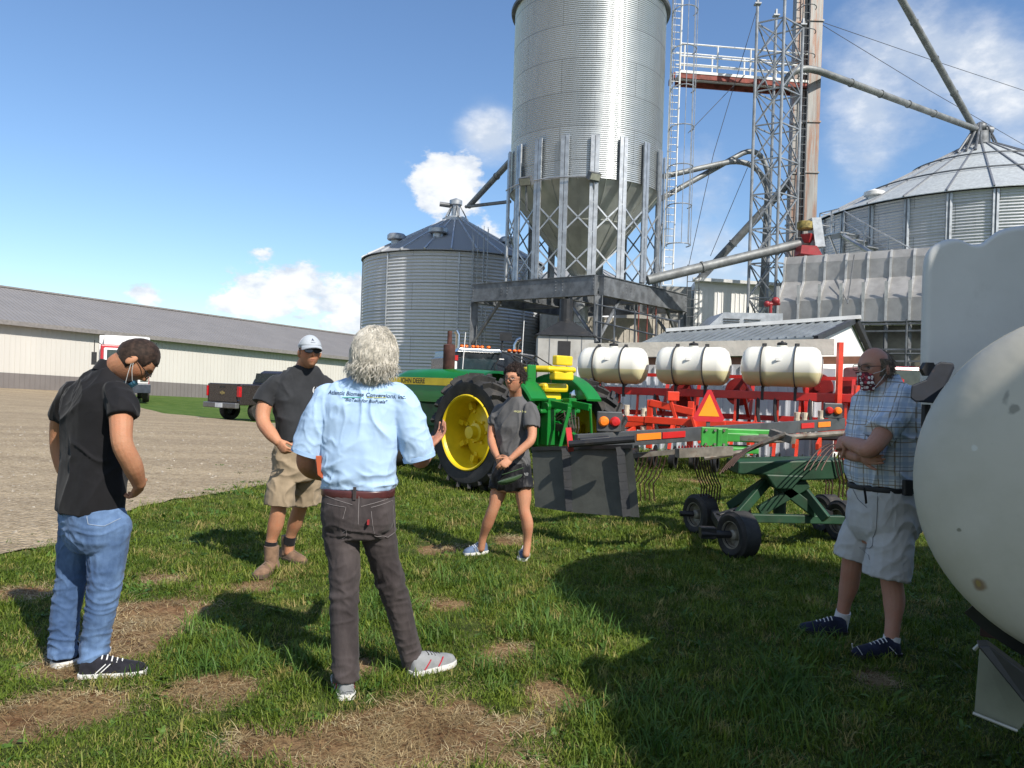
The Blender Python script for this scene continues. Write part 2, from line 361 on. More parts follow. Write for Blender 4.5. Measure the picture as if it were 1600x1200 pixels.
ml.build('cap_frame', steel_d, t1)
for a, rr in ((-2.47, 3.1), (-1.76, 2.7), (-.5, 2.9)):
    d = V((math.cos(a), math.sin(a), 0)); z = 6.98+(4.27-rr)*.55; m = MB()
    m.lathe([(.24,z-.2),(.24,z+.1),(.38,z+.08),(.42,z+.12),(.42,z+.28),(.34,z+.36),(.02,z+.4)], (lc[0]+d.x*rr, lc[1]+d.y*rr, 0), 20); m.build('roof_vent', steel, t1)
m = MB()
for s in (-.22,.22):
    a = -1.25; c0 = V((lc[0]+math.cos(a)*4.25, lc[1]+math.sin(a)*4.25, 0)); tg = V((-math.sin(a), math.cos(a), 0))
    m.cyl(c0+tg*s+ZV*.5, c0+tg*s+ZV*7.6, .025, 6)
for k in range(20): m.cyl(c0-tg*.22+ZV*(.8+k*.32), c0+tg*.22+ZV*(.8+k*.32), .014, 5)
for k in range(5):
    m.tube([c0+tg*.35*math.cos(x)-V((math.cos(a),math.sin(a),0))*(-.7*math.sin(x))+ZV*(2.6+k*1.1) for x in np.linspace(0, math.pi, 8)], .014, 5)
for q in np.linspace(.3, 2.84, 5):
    pp = c0+tg*.35*math.cos(q)+V((math.cos(a),math.sin(a),0))*(.7*math.sin(q)); m.cyl(pp+ZV*2.6, pp+ZV*7.9, .012, 5)
m.build('ladder', steel, t1)
m = MB()
for k in range(24):
    a = k/24*2*math.pi+.13; q = V((lc[0]+math.cos(a)*4.2, lc[1]+math.sin(a)*4.2, 0))
    if k % 3 == 0: m.beam(q, q+ZV*6.9, .05, .05)
m.build('wall_stiffener', steel, t1)
# small pale bin roof behind the hopper legs
c2 = (3.6, 44.)
t2 = thing('grain_bin', 'pale cone roofed bin glimpsed behind the hopper legs', 'grain bin', (*c2, 0))
corr_wall(t2, 'wall', c2, 3.6, 0, 6.9, .14, .022, 72, galv_b); bin_roof(t2, c2, 3.6, 6.9, 8.7, .4, 20, steel)
# ---------------------------------------------------------------- right bin
rc = (21.1, 35.2)
t3 = thing('grain_bin', 'big grain bin with ribbed walls and outside stair, right edge of the yard', 'grain bin', (*rc, 0))
corr_wall(t3, 'wall', rc, 7.2, 0, 9.42, .12, .02, 160, galv_b)
rfb = bin_roof(t3, rc, 7.2, 9.45, 12.95, .9, 30, mat('roof_rib_dark', (.22,.23,.25), .5, .3), .06, .06, .2, mat('mottled_zinc', (.50,.53,.53), .5, .25, var=.12, vscale=9, dirt=(.40,.42,.42), dscale=2))
mb = MB()
for rr in (2.8, 5.0):
    z = 12.95-(rr-.9)*(3.5/6.5)+.09
    mb.tube([V((rc[0]+rr*math.cos(a), rc[1]+rr*math.sin(a), z)) for a in np.linspace(0, 2*math.pi, 91)], .035, 5)
mb.build('roof_ring', steel_d, rfb)
m = MB()
for k in range(30):
    a = k/30*2*math.pi+.06; q = V((rc[0]+math.cos(a)*7.27, rc[1]+math.sin(a)*7.27, 0)); tg = V((-math.sin(a), math.cos(a), 0))
    m.beam(q+tg*.06, q+tg*.06+ZV*9.38, .06, .09); m.beam(q-tg*.06, q-tg*.06+ZV*9.38, .06, .09)
m.build('wall_stiffener', steel, t3)
m = MB(); m.lathe([(.9,12.85),(.95,12.98),(.8,13.04),(.42,13.06),(.38,13.7),(.2,13.75)], (*rc,0), 24)
for k in range(6): a = k*1.05; m.cyl((rc[0]+.8*math.cos(a), rc[1]+.8*math.sin(a), 12.9), (rc[0]+.3*math.cos(a), rc[1]+.3*math.sin(a), 13.95), .04, 6)
m.cyl((rc[0]-.4,rc[1],13.9),(rc[0]+.5,rc[1],13.8),.2,12); m.sph((rc[0],rc[1],13.95),.26)
m.build('roof_cap', steel_d, t3)
m = MB(); hs = [(-.52,-.86),(-.65,-.8),(-.78,-.7)]
for k in range(3):
    d = V((-.82+.14*k, -.55-.1*k, 0)).normalized(); m.cyl(V((rc[0],rc[1],0))+d*2.0+ZV*12.4, V((rc[0],rc[1],0))+d*.4+ZV*14.0, .05, 6)
m.build('spout_brace', steel_d, t3)
# eave vent, platform and stair on the wall
st = MB(); TR = []
for k in range(9):
    a = R(203+k*3.6); rr = 7.75; q = V((rc[0]+rr*math.cos(a), rc[1]+rr*math.sin(a), 8.2-k*.34)); tg = V((-math.sin(a), math.cos(a), 0)); nn = V((math.cos(a), math.sin(a), 0))
    st.box(q, (.75,.3,.04), Matrix((nn, tg, ZV)).transposed()); TR.append((q, nn))
    if k % 2 == 0: st.cyl(q+nn*.38, q+nn*.38+ZV*.95, .025, 6)
st.tube([q+nn*.38+ZV*.95 for q, nn in TR], .025, 6); st.tube([q+nn*.38+ZV*.5 for q, nn in TR], .02, 6)
for s in (-.38,.38): st.tube([q+nn*s-ZV*.08 for q, nn in TR], .09, 4)
q, nn = TR[0]; tg = V((-nn.y, nn.x, 0)); pc = q-tg*.75+ZV*.1
st.box(pc, (.9,1.2,.06), Matrix((nn, tg, ZV)).transposed())
for i, j in ((-.42,-.55),(.42,-.55),(.42,.1)): st.cyl(pc+nn*i+tg*j, pc+nn*i+tg*j+ZV*1.0, .03, 6)
for zz in (.5,1.0): st.tube([pc+nn*.42+tg*.55+ZV*zz, pc+nn*.42-tg*.55+ZV*zz, pc-nn*.42-tg*.55+ZV*zz], .025, 6)
st.beam(pc+nn*.4-ZV*.05, pc-nn*.4-ZV*1.4, .06, .06)
st.build('stair', steel, t3)
m = MB(); d = V((-.93,-.37,0)); qv = V((rc[0],rc[1],0))+d*6.3; m.lathe([(.25,9.7),(.25,10.0),(.42,10.05),(.42,10.2),(.02,10.35)], (qv.x,qv.y,0), 16); m.build('roof_vent', wmetal, t3)
# ---------------------------------------------------------------- hopper silo on platform
sc_ = V((2.42, 27.95, 0)); PN = V((2.63,24.0,0)); PL = V((-1.55,27.4,0)); PR = V((6.35,28.5,0)); PB = PL+PR-PN
t4 = thing('hopper_silo', 'tall cylindrical silo with cone hopper on ring of galvanized legs', 'silo', sc_)
corr_wall(t4, 'wall', sc_, 2.72, 8.35, 14.95, .066, .011, 128, galv_s)
mb = MB(); mb.lathe([(2.74,14.9),(2.86,14.9),(2.88,14.98),(2.8,15.04),(.4,16.5),(.02,16.5)], (sc_.x,sc_.y,0), 72); mb.build('roof', steel_d, t4, 30)
hp = MB(); NH = 18
for j in range(6):
    pass
hr = [[V((sc_.x+r*math.cos(k/72*2*math.pi), sc_.y+r*math.sin(k/72*2*math.pi), z)) for k in range(72)] for r, z in ((2.7,8.36),(.3,5.42))]
hp.rings(hr, cap=False); ho = hp.build('hopper', galv_h, t4, 180)
m = MB()
for k in range(18):
    a = k/18*2*math.pi; d = V((math.cos(a), math.sin(a), 0)); c = V((sc_.x, sc_.y, 0)); m.beam(c+d*2.71+ZV*8.34, c+d*.31+ZV*5.42, .03, .03)
for zz in (7.2,):
    r = .3+(zz-5.42)/(8.36-5.42)*2.4; m.tube([V((sc_.x+(r+.01)*math.cos(a), sc_.y+(r+.01)*math.sin(a), zz)) for a in np.linspace(0, 2*math.pi, 73)], .015, 4)
m.build('hopper_seam', galv_h, ho)
m = MB(); m.lathe([(.33,5.5),(.33,5.25),(.28,5.2)], (sc_.x,sc_.y,0), 20); m.box((sc_.x,sc_.y,5.36), (1.0,.8,.16)); m.lathe([(.27,5.3),(.27,3.8)], (sc_.x,sc_.y,0), 20); m.box((sc_.x,sc_.y,3.6), (.34,.34,.9)); m.build('discharge_chute', steel, t4)
for k in range(18):
    a = R(-90+20*k+1); d = V((math.cos(a), math.sin(a), 0)); tg = V((-d.y, d.x, 0)); q = V((sc_.x, sc_.y, 0))+d*2.83; m = MB()
    m.beam(q-tg*.075+ZV*5.05, q-tg*.075+ZV*9.75, .05, .13, tg); m.beam(q+tg*.075+ZV*5.05, q+tg*.075+ZV*9.75, .05, .13, tg); m.beam(q-d*.05+ZV*5.05, q-d*.05+ZV*9.75, .025, .18, tg)
    m.build('leg', steel, t4, 0)
m = MB()
for k in range(18):
    a0, a1 = R(-90+20*k+1), R(-90+20*(k+1)+1); q0 = V((sc_.x+2.84*math.cos(a0), sc_.y+2.84*math.sin(a0), 0)); q1 = V((sc_.x+2.84*math.cos(a1), sc_.y+2.84*math.sin(a1), 0))
    for z0, z1 in ((5.15,6.15),(6.55,7.55)):
        m.beam(q0+ZV*z0, q1+ZV*z1, .03, .05); m.beam(q0+ZV*z1, q1+ZV*z0, .03, .05)
m.build('cross_brace', steel, t4, 0)
m = MB(); m.tube([V((sc_.x+2.95*math.cos(a), sc_.y+2.95*math.sin(a), 8.33)) for a in np.linspace(R(-165), R(-85), 24)], .025, 6)
m.build('conduit', steel, t4)
glassl = mat('lamp_glass', (.35,.36,.30), .2, 0)
for px, py, r in ((822,283,-.5),(928,275,.5)):
    q = P(px, py, 25.0); m = MB(); rt = Matrix.Rotation(r, 3, 'Z') @ Matrix.Rotation(.5, 3, 'X'); m.box(q, (.42,.2,.26), rt); m.cyl(q, q+V((.05,.25,-.9)), .03, 6); fl = m.build('floodlight', steel_d, t4)
    m = MB(); m.box(q+rt @ V((0,-.105,-.0)), (.36,.02,.2), rt); m.build('lens', glassl, fl)
# side ladder with safety cage
td = thing('ladder', 'caged galvanized ladder running up the right side of the hopper silo', 'ladder', (5.2,27.5,0))
m = MB(); q0 = P(1036, 445, 27.4); q1 = P(1054, -60, 27.4)
for s in (0, .34):
    m.cyl(q0+V((s,.1*s,0)), q1+V((s,.1*s,0)), .03, 6)
for k in range(46):
    p = q0.lerp(q1, k/46); m.cyl(p, p+V((.34,.03,0)), .016, 5)
m.build('rail', wmetal, td)
m = MB(); ca = V((.62,-.1,0))
for k in range(7):
    z = 6.6+k*1.38; m.tube([V((q0.x+.45, 27.2, z))+V((.42*math.cos(a), -.5*math.sin(a), .0)) for a in np.linspace(-.6, math.pi+.6, 14)], .022, 5)
for a in np.linspace(-.3, math.pi+.3, 7): m.cyl(V((q0.x+.45+.42*math.cos(a), 27.2-.5*math.sin(a), 6.6)), V((q0.x+.45+.42*math.cos(a), 27.2-.5*math.sin(a), 16)), .014, 5)
m.build('safety_cage', steel, td)
# platform
tp = thing('steel_platform', 'square grey I beam platform carrying the hopper silo legs', 'platform', PN)
ins = lambda p, k: p+((PN+PB)/2-p).normalized()*k
TOP = 5.0; h = .64
for a, b_ in ((PN,PL),(PN,PR),(PL,PB),(PR,PB)):
    d = (b_-a).normalized(); m = MB(); m.beam(a+d*.12+ZV*(TOP-h/2), b_-d*.12+ZV*(TOP-h/2), .18, h); m.beam(a+d*.11+ZV*(TOP-.012), b_-d*.11+ZV*(TOP-.012), .25, .025); m.beam(a+d*.11+ZV*(TOP-h+.012), b_-d*.11+ZV*(TOP-h+.012), .25, .025)
    for tt in (.03,.25,.3,.68,.73,.97):
        pq = a.lerp(b_, tt); nrm = V((d.y, -d.x, 0))
        if nrm.y > 0: nrm = -nrm
        nrm = nrm*3.1
        for zz in (-.1,-.2,-.3,-.4): m.sph(pq+nrm*.03+ZV*(TOP+zz-.03), .022, 6, 4)
    m.build('girder', steel_d, tp, 0)
m = MB()
for tt in (.33,.67): m.ibeam(PN.lerp(PL,tt)+ZV*(TOP-.36), PR.lerp(PB,tt)+ZV*(TOP-.36), .2, .5, .025)
m.ibeam(PN.lerp(PR,.5)+ZV*(TOP-.38), PL.lerp(PB,.5)+ZV*(TOP-.38), .2, .46, .025); m.build('cross_girder', steel_d, tp, 0)
for p in (PN,PL,PR,PB):
    q = ins(p, .12); m = MB(); m.ibeam(q, q+ZV*(TOP-h), .26, .26, .03); m.build('post', steel_d, tp, 0)
for a, b_ in ((PN,PL),(PL,PN),(PN,PR),(PR,PN),(PL,PB),(PR,PB)):
    m = MB(); a1 = ins(a, .1); d = (b_-a).normalized(); m.cyl(a1+ZV*2.9, a1+d*1.25+ZV*(TOP-h), .06, 8); m.build('knee_brace', steel_d, tp)
m = MB()
for k in range(3): q = PN.lerp(PR,.42+.1*k)+ZV*(TOP-h); m.cyl(q-ZV*1.8, q+ZV*.6, .02, 5)
m.build('hanging_pipe', rusty, tp)
# walkway railing beside platform
tr = thing('railing', 'grey pipe railing beside the platform post above the spray tanks', 'railing', P(1000,520,23.))
m = MB(); a, b_ = P(930,502,22.6), P(1060,532,20.5)
for zz in (0,.5,-.45): m.cyl(a+ZV*zz, b_+ZV*zz, .025, 6)
for k in range(5): p = a.lerp(b_, k/4); m.cyl(p-ZV*.9, p+ZV*.55, .03, 6)
m.build('rail', steel_d, tr)
# catwalk
tcw = thing('catwalk', 'high catwalk with white rails joining the silo ladder to the grain leg', 'catwalk', P(1170,118,28.6))
a, b_ = P(1062,112,28.4), P(1280,130,28.9); d = (b_-a).normalized(); s = V((0,.8,0)); m = MB()
m.beam(a+s*.5, b_+s*.5, .85, .04); m.build('deck', wmetal, tcw, 0)
m = MB(); m.beam(a-ZV*.13, b_-ZV*.13, .08, .2); m.beam(a+s-ZV*.13, b_+s-ZV*.13, .08, .2); m.beam(a-V((.2,0,.13)), a+s-V((.2,0,.13)), .1, .2); m.build('stringer', rusty, tcw, 0)
m = MB()
m.beam(a+V((0,-.05,0)), b_+V((0,-.05,0)), .02, .1)
for o in (V(), s):
    for zz in (.3,.6,1.05): m.cyl(a+o+ZV*zz, b_+o+ZV*zz, .03, 6)
    for k in range(5): p = a.lerp(b_, .03+.235*k)+o; m.cyl(p, p+ZV*1.05, .032, 6)
m.build('handrail', wmetal, tcw)
# lattice tower
tt_ = thing('lattice_tower', 'open lattice tower with crossed bracing in front of the grain leg', 'tower', P(1210,480,27.6))
lp = [(1183,30,27.3),(1226,12,26.8),(1254,60,27.5),(1212,45,28.1)]; LT = [P(*q) for q in lp]; LB = [V((q.x, q.y, 3.5)) for q in LT]
tops = [15.3-.1, 15.2, 14.6, 15.2]
m = MB()
for i in range(4): m.cyl(LB[i], V((LT[i].x, LT[i].y, tops[i])), .055, 8); m.box((LT[i].x, LT[i].y, tops[i]+.08), (.22,.22,.05)); m.box((LT[i].x, LT[i].y, tops[i]+.2), (.06,.14,.2))
steel_t = mat('tower_steel', (.27,.29,.31), .5, .4, var=.2, vscale=3); m.build('leg', steel_t, tt_)
m = MB(); NS = 9; zs = np.linspace(3.6, 14.6, NS+1)
for i in range(4):
    A, B = LB[i], LB[(i+1)%4]
    for k in range(NS):
        a0, a1 = V((A.x,A.y,zs[k])), V((A.x,A.y,zs[k+1])); b0, b1 = V((B.x,B.y,zs[k])), V((B.x,B.y,zs[k+1]))
        m.beam(a0, b1, .038, .038); m.beam(b0, a1, .038, .038); m.beam(a1, b1, .045, .045)
m.build('bracing', steel_t, tt_, 0)
# grain leg (bucket elevator)
tg_ = thing('bucket_elevator', 'tall twin trunk bucket elevator with rust streaks and caged ladder', 'elevator', P(1262,480,28.8))
trunk = mat('leg_trunk', (.27,.265,.25), .5, .3, var=.15, vscale=2, dirt=(.25,.12,.07), dscale=1.2, dthr=(.46,.60), stretch=(4,4,.3))
for px, wd, yy in ((1240,.42,29.2),(1263,.46,29.0)):
    q = P(px, 340, yy); m = MB(); m.beam(V((q.x,q.y,4.5)), V((q.x,q.y,19)), wd, .4, V((0,1,0)))
    for k in range(8): m.box((q.x,q.y,6+k*1.9), (wd+.08,.48,.06))
    m.build('trunk', trunk, tg_, 0)
m = MB(); q = P(1251,300,28.7)
for s_ in (-.13,.13): m.cyl((q.x+s_, q.y, 5), (q.x+s_, q.y, 19), .02, 5)
for k in range(48): m.cyl((q.x-.13, q.y, 5+k*.29), (q.x+.13, q.y, 5+k*.29), .012, 5)
for k in range(4): m.tube([V((q.x, q.y-.1, 14+k*.9))+V((.3*math.cos(x), -.4*math.sin(x), 0)) for x in np.linspace(0, math.pi, 9)], .018, 5)
m.build('ladder', steel_d, tg_)
# pipes
def pipe(label, pts, r, m_=None, nm='grain_spout', flange=True, cat='pipe'):
    m = MB(); m.tube(pts, r, 12)
    if flange:
        for a, b_ in zip(pts, pts[1:]):
            a, b_ = V(a), V(b_); ln = (b_-a).length
            for k in range(1, int(ln/2.)): q = a.lerp(b_, k*2./ln); d = (b_-a).normalized(); m.cyl(q-d*.03, q+d*.03, r*1.22, 12)
    return tag(m.build(nm, m_ or pipe_m), label, cat)
def arc(p, c, q, n=10): return [V(p)*(1-t_)**2+V(c)*2*t_*(1-t_)+V(q)*t_*t_ for t_ in np.linspace(0, 1, n)]
pipe('thick auger tube sloping up from platform to the red hopper', [P(1012,438,26.2), P(1262,378,26.9)], .17, nm='auger_tube')
pipe('spout running down from the hopper silo to the squat bin cap', [P(803,246,30.5), P(733,322,35.8)], .13)
pipe('thin level pipe from the squat bin cap to the silo legs', [P(728,323,35.8), P(797,315,33)], .08)
pipe('long thin spout from the catwalk down to the big bin cap', arc(P(1225,135,28), P(1235,98,28), P(1280,111,28.3), 8)+[P(1528,203,34.8)], .13)
pipe('steep spout from beyond the frame down to the big bin cap', [P(1395,-25,31), P(1524,204,34.9)], .14)
pipe('upper curved pipe bending down behind the lattice tower', [P(1030,312,27.5)]+arc(P(1150,245,28.6), P(1195,215,28.8), P(1203,290,28.8))+[P(1196,480,28.8)], .1)
pipe('lower curved pipe bending down behind the lattice tower', [P(1036,276,27.5), P(1120,257,28)]+arc(P(1140,253,28.1), P(1190,248,28.4), P(1199,300,28.4))+[P(1190,480,28.4)], .1)
pipe('fat diagonal spout rising behind the lattice tower', [P(1090,440,31), P(1215,305,29.6), P(1247,268,29.3)], .16)
cab = mat('cable', (.05,.05,.055), .6)
for n_, (lab, pts) in enumerate([('guy wire sloping left of the lattice tower down to the white shed', [P(1187,0,28), P(1115,240,28), P(1075,420,28)]), ('guy wire crossing between the cage and curved pipes', [P(1150,130,28.5), P(1075,208,27.8)]),
      ('thin cable sagging right from the grain leg, upper one', [P(1280,33,29), P(1445,90,33), P(1620,148,37)]), ('thin cable sagging right from the grain leg, lower one', [P(1280,36,29), P(1450,140,33), P(1620,238,37)]), ('dangling wire under the curved pipe', [P(1168,262,28.3), P(1110,400,28.3)])]):
    tag(MB().tube(pts, .012, 5).build('cable', cab), lab, 'cable')
# red hopper and motor at leg foot
redp = mat('red_paint', (.30,.025,.03), .45, 0, var=.15, vscale=4, dirt=(.2,.06,.05), dscale=6)
tb = thing('leg_boot', 'red hopper with yellow collar and grey side plate at the grain leg foot', 'hopper', P(1262,380,26.6))
m = MB(); q = P(1258,352,26.7); m.lathe([(.22,-.16),(.27,-.12),(.27,.1),(.2,.13)], q, 14, cap=True); m.build('collar', mat('yellow_collar', (.27,.21,.06), .7, 0, var=.4, vscale=8), tb)
m = MB(); q = P(1262,368,26.7); m.lathe([(.12,-.25),(.25,.0),(.25,.04)], q, 4, cap=True); q = P(1262,392,26.5); m.prism([(-.35,-.14),(.42,-.22),(.2,.13),(-.32,.14)], q-V((0,.3,0)), (1,0,0), (0,0,1), (0,.6,0)); m.build('chute', redp, tb, 0)
m = MB(); q = P(1277,362,26.5); m.prism([(-.2,.48),(.12,.5),(.3,-.5),(-.04,-.52)], q, (1,0,0), (0,0,1), (0,.5,0)); m.build('side_plate', steel, tb, 0)
# ---------------------------------------------------------------- dryer
dust = mat('dusty_screen', (.37,.36,.345), .5, .35, var=.12, vscale=2.5, bump=.004, bscale=120, dirt=(.33,.32,.30), dscale=1.1, dthr=(.45,.7))
tdry = thing('grain_dryer', 'dusty grey grain dryer with angled screen panels below the big bin', 'grain dryer', P(1320,520,22))
A, B = P(1216,500,25.0), P(1500,480,22.0); A.z = 0; B.z = 0; dl = (B-A); LN = dl.length; dx_ = dl.normalized(); nn = V((dx_.y, -dx_.x, 0))
NP = 8; zb = 3.72
prof = [(.05,3.72),(.05,4.45),(-.02,4.6),(-.5,5.15),(-.52,5.75),(-.62,6.0),(-2.5,6.05),(-2.5,3.72)]
for k in range(NP):
    m = MB(); m.prism([(-p[0], p[1]) for p in prof], A+dx_*(LN*k/NP+.025), -nn, ZV, dx_*(LN/NP-.05)); m.build('screen_panel', dust, tdry, 0)
m = MB(); rib = mat('dryer_rib', (.58,.57,.54), .45, .4)
for k in range(NP+1):
    o = A+dx_*(LN*k/NP)
    for (a0, z0), (a1, z1) in zip(prof[:6], prof[1:6]): m.beam(o+nn*(a0+.04)+ZV*z0, o+nn*(a1+.03)+ZV*z1, .03, .07, dx_)
    m.beam(o+nn*.08+ZV*4.35, o+nn*.12+ZV*4.95, .03, .1, dx_)
m.build('frame_rib', rib, tdry, 0)
m = MB()
for k in range(NP+1): o = A+dx_*(LN*k/NP); m.beam(o+nn*.02+ZV*.2, o+nn*.02+ZV*3.7, .09, .09)
for z in (3.66,3.45,2.55,2.9): m.beam(A+nn*.1+ZV*z, B+nn*.1+ZV*z, .05, .05)
for k in range(5): o = A+dx_*(LN*k/4)+nn*.5; m.cyl(o+ZV*2.0, o+ZV*3.75, .03, 6)
for z in (3.7,2.75): m.cyl(A+nn*.5+ZV*z, B+nn*.5+ZV*z, .03, 6)
m.build('lower_frame', steel_d, tdry, 0)
m = MB(); m.beam(A-nn*.4+ZV*2.4, B-nn*.4+ZV*2.4, .1, 2.5); m.build('lower_panel', mat('plenum_panel', (.20,.185,.14), .6, .2, var=.3, vscale=1.5), tdry, 0)
m = MB(); m.beam(A+nn*.25+ZV*1.9, B+nn*.25+ZV*1.9, .3, .8); m.build('walkway', mat('pale_blue_steel', (.36,.42,.46), .5, .4), tdry, 0)
m = MB(); o = A+dx_*LN*.42+nn*.25; m.cyl(o+ZV*5.9-nn*.7, o+ZV*4.3, .02, 6); m.cyl(o-dx_*.5+ZV*5.1-nn*.5, o+ZV*4.35, .015, 6); m.build('stay_rod', steel_d, tdry)
# white building + louvred housing + valve
tw = thing('white_shed', 'tall white metal building behind the lattice tower', 'building', P(1140,470,30))
wall_w = mat('white_siding', (.84,.83,.80), .5, 0, var=.03, vscale=1)
m = MB(); a, b_ = P(1086,437,30.3), P(1250,448,29.75); ha, hb = a.z, b_.z; a.z = b_.z = 0; d = (b_-a).normalized(); n_ = V((d.y,-d.x,0))
m.prism([(0,0),((b_-a).length,0),((b_-a).length,hb-.05),(0,ha-.05)], a, d, ZV, -n_*6)
for k in range(26): o = a+d*(k*.17+.05)+n_*.012; m.beam(o, o+ZV*(min(ha,hb)-.1), .02, .02)
m.build('wall', wall_w, tw, 0)
m = MB(); m.beam(a-d*.1+n_*.12+ZV*ha, b_+d*.1+n_*.12+ZV*hb, .3, .12); m.build('eave_trim', wmetal, tw, 0)
m = MB(); a2 = P(1062,437,30); m.bx(a.x-2.6, a.x-.06, 30.6, 34, 0, ha-.25); m.build('side_wall', mat('grey_siding', (.33,.33,.31), .5, .2, stretch=(8,8,.2)), tw, 0)
m = MB(); q = P(1082,470,28.9)
for s_ in (-.22,.22): m.cyl((q.x+s_,q.y,2.5),(q.x+s_,q.y,6.2),.02,5)
for k in range(11): m.cyl((q.x-.22,q.y,2.6+k*.33),(q.x+.22,q.y,2.6+k*.33),.014,5)
m.build('ladder', steel_d, tw)
tl = thing('louvred_housing', 'grey louvred metal housing above the white shed roof', 'housing', P(1150,500,24))
q = P(1158,500,24); m = MB(); m.prism([(-1.15,-.35),(1.3,-.35),(1.3,.25),(-.55,.22)], q, (1,0,0), ZV, (0,2,0)); m.build('cover', steel, tl, 0)
m = MB()
for s_ in (-.3,.35):
    for k in range(4): m.box(q+V((s_,-.02,-.22+k*.08)), (.5,.04,.03), Matrix.Rotation(.5,3,'X'))
m.build('louvre', steel_d, tl, 0)
tv = thing('gas_valve', 'red gas regulator and pipe left of the dryer', 'valve', P(1206,485,24)); m = MB(); q = P(1204,486,24.2); m.cyl(q-ZV*.25, q+ZV*.3, .05, 8); m.cyl(q+V((-.2,0,.2)), q+V((.28,0,.25)), .06, 8); m.sph(q+V((.15,0,.32)), .13); m.sph(q+V((-.12,0,.22)), .1); m.build('regulator', redp, tv)
# lean-to opening behind the railing, its shade painted as a solid near-black block, pale siding over it
to = thing('open_shed', 'open fronted shed, its shade painted near-black, behind the platform posts', 'shed', P(960,560,30))
m = MB(); a, b_ = P(872,600,31), P(1062,600,29.5); m.bx(a.x, b_.x, 30, 31, 0, 2.9); m.build('shade_block', dark, to, 0)
m = MB(); m.bx(a.x-.1, b_.x, 29.8, 30.9, 3.0, 4.2)
for k in range(22): m.bx(a.x+k*.22, a.x+k*.22+.03, 29.77, 29.8, 3.0, 4.2)
m.build('siding', mat('tan_siding', (.42,.39,.34), .6), to, 0)
tq = thing('grey_shed', 'pale grey panelled shed between squat bin and platform', 'shed', P(862,560,33)); m = MB(); a = P(845,500,33); m.bx(a.x, a.x+2.0, 33, 36, 0, 4.9)
for k in range(8): m.bx(a.x+k*.25, a.x+k*.25+.03, 32.97, 33, 0, 4.9)
m.build('wall', mat('pale_siding', (.48,.49,.50), .5, .2), tq, 0)
# ---------------------------------------------------------------- long barn
A = V((-32,48,.1)); B = V((-14.7,70.7,-.93)); d3 = (B-A).normalized(); dh = V((d3.x,d3.y,0)).normalized(); nb = V((-dh.y, dh.x, 0))
A0 = A-d3*40; LB_ = 40+28.5+45
tbn = thing('long_barn', 'long low barn with beige ribbed walls, grey base and grey metal roof', 'barn', A)
beige = mat('beige_siding', (.52,.50,.46), .55, 0, var=.03, vscale=.6, stretch=(1,1,.15)); wain = mat('brown_grey_wainscot', (.16,.145,.14), .55, 0, var=.05, vscale=.8)
rfm = mat('charcoal_roof', (.215,.205,.20), .55, 0, var=.04, vscale=.6); trim = mat('roof_trim', (.20,.185,.175), .5)
def barnq(s, off, z): return A0+d3*s+nb*off+ZV*z
m = MB(); m.add([barnq(0,0,1.1),barnq(LB_,0,1.1),barnq(LB_,0,4.3),barnq(0,0,4.3)], [(0,1,2,3)])
for k in range(int(LB_/.3)):
    m.beam(barnq(k*.3,-.012,1.12), barnq(k*.3,-.012,4.28), .03, .03, dh)
m.build('wall', beige, tbn, 0)
m = MB(); m.add([barnq(0,-.03,-1.2),barnq(LB_,-.03,-1.2),barnq(LB_,-.03,1.1),barnq(0,-.03,1.1)], [(0,1,2,3)])
for k in range(int(LB_/.3)): m.beam(barnq(k*.3,-.042,-1), barnq(k*.3,-.042,1.09), .03, .03, dh)
m.build('wainscot', wain, tbn, 0)
m = MB(); HW = 8.5; RZ = 7.3
for s0 in (0, 1):
    o0, o1 = (-.6, HW) if s0 == 0 else (HW*2+.6, HW)
    m.add([barnq(0,o0,4.35),barnq(LB_,o0,4.35),barnq(LB_,o1,RZ),barnq(0,o1,RZ)], [(0,1,2,3)])
for k in range(int(LB_/.3)): m.beam(barnq(k*.3,-.6,4.36), barnq(k*.3,HW,RZ+.01), .04, .02)
m.build('roof', rfm, tbn, 0)
m = MB(); m.add([barnq(0,-.62,4.08),barnq(LB_,-.62,4.08),barnq(LB_,-.62,4.36),barnq(0,-.62,4.36)], [(0,1,2,3)]); m.add([barnq(0,-.62,4.08),barnq(LB_,-.62,4.08),barnq(LB_,0,4.15),barnq(0,0,4.15)], [(3,2,1,0)])
m.beam(barnq(0,HW,RZ+.06), barnq(LB_,HW,RZ+.06), .35, .12); m.build('fascia', trim, tbn, 0)
# ---------------------------------------------------------------- shed with metal roof behind the planter
ts = thing('low_shed', 'low white shed with sloping grey metal roof behind the three white tanks', 'shed', P(1170,600,19))
RA, RB = P(1042,522,20.6), P(1331,503,18.6); EA, EB = P(991,545,18.9), P(1271,529,16.6)
m = MB(); up = ZV*.04; m.add([EA,EB,RB,RA,EA+up,EB+up,RB+up,RA+up], [(3,2,1,0),(4,5,6,7),(0,1,5,4),(1,2,6,5),(2,3,7,6),(3,0,4,7)])
for k in range(23): q = k/22; m.beam(EA.lerp(EB,q)+ZV*.055, RA.lerp(RB,q)+ZV*.055, .035, .035)
roofm = mat('scuffed_metal_roof', (.27,.30,.32), .42, .45, var=.12, vscale=2.2, dirt=(.6,.59,.54), dscale=1.1, dthr=(.62,.72), stretch=(1,.3,.6))
m.build('roof', roofm, ts, 0)
m = MB(); m.beam(RA+ZV*.1, RB+(RB-RA).normalized()*.2+ZV*.1, .25, .09); m.build('ridge_cap', wmetal, ts, 0)
dR = (RB-RA).normalized(); m = MB(); m.beam(EB+dR*.04+ZV*.0, RB+dR*.04+ZV*.02, .12, .12); m.build('barge_board', mat('black_trim', (.03,.03,.035), .5), ts, 0)
rb2 = RB+V((.95,1.2,0)); rb2.z = EB.z-.1
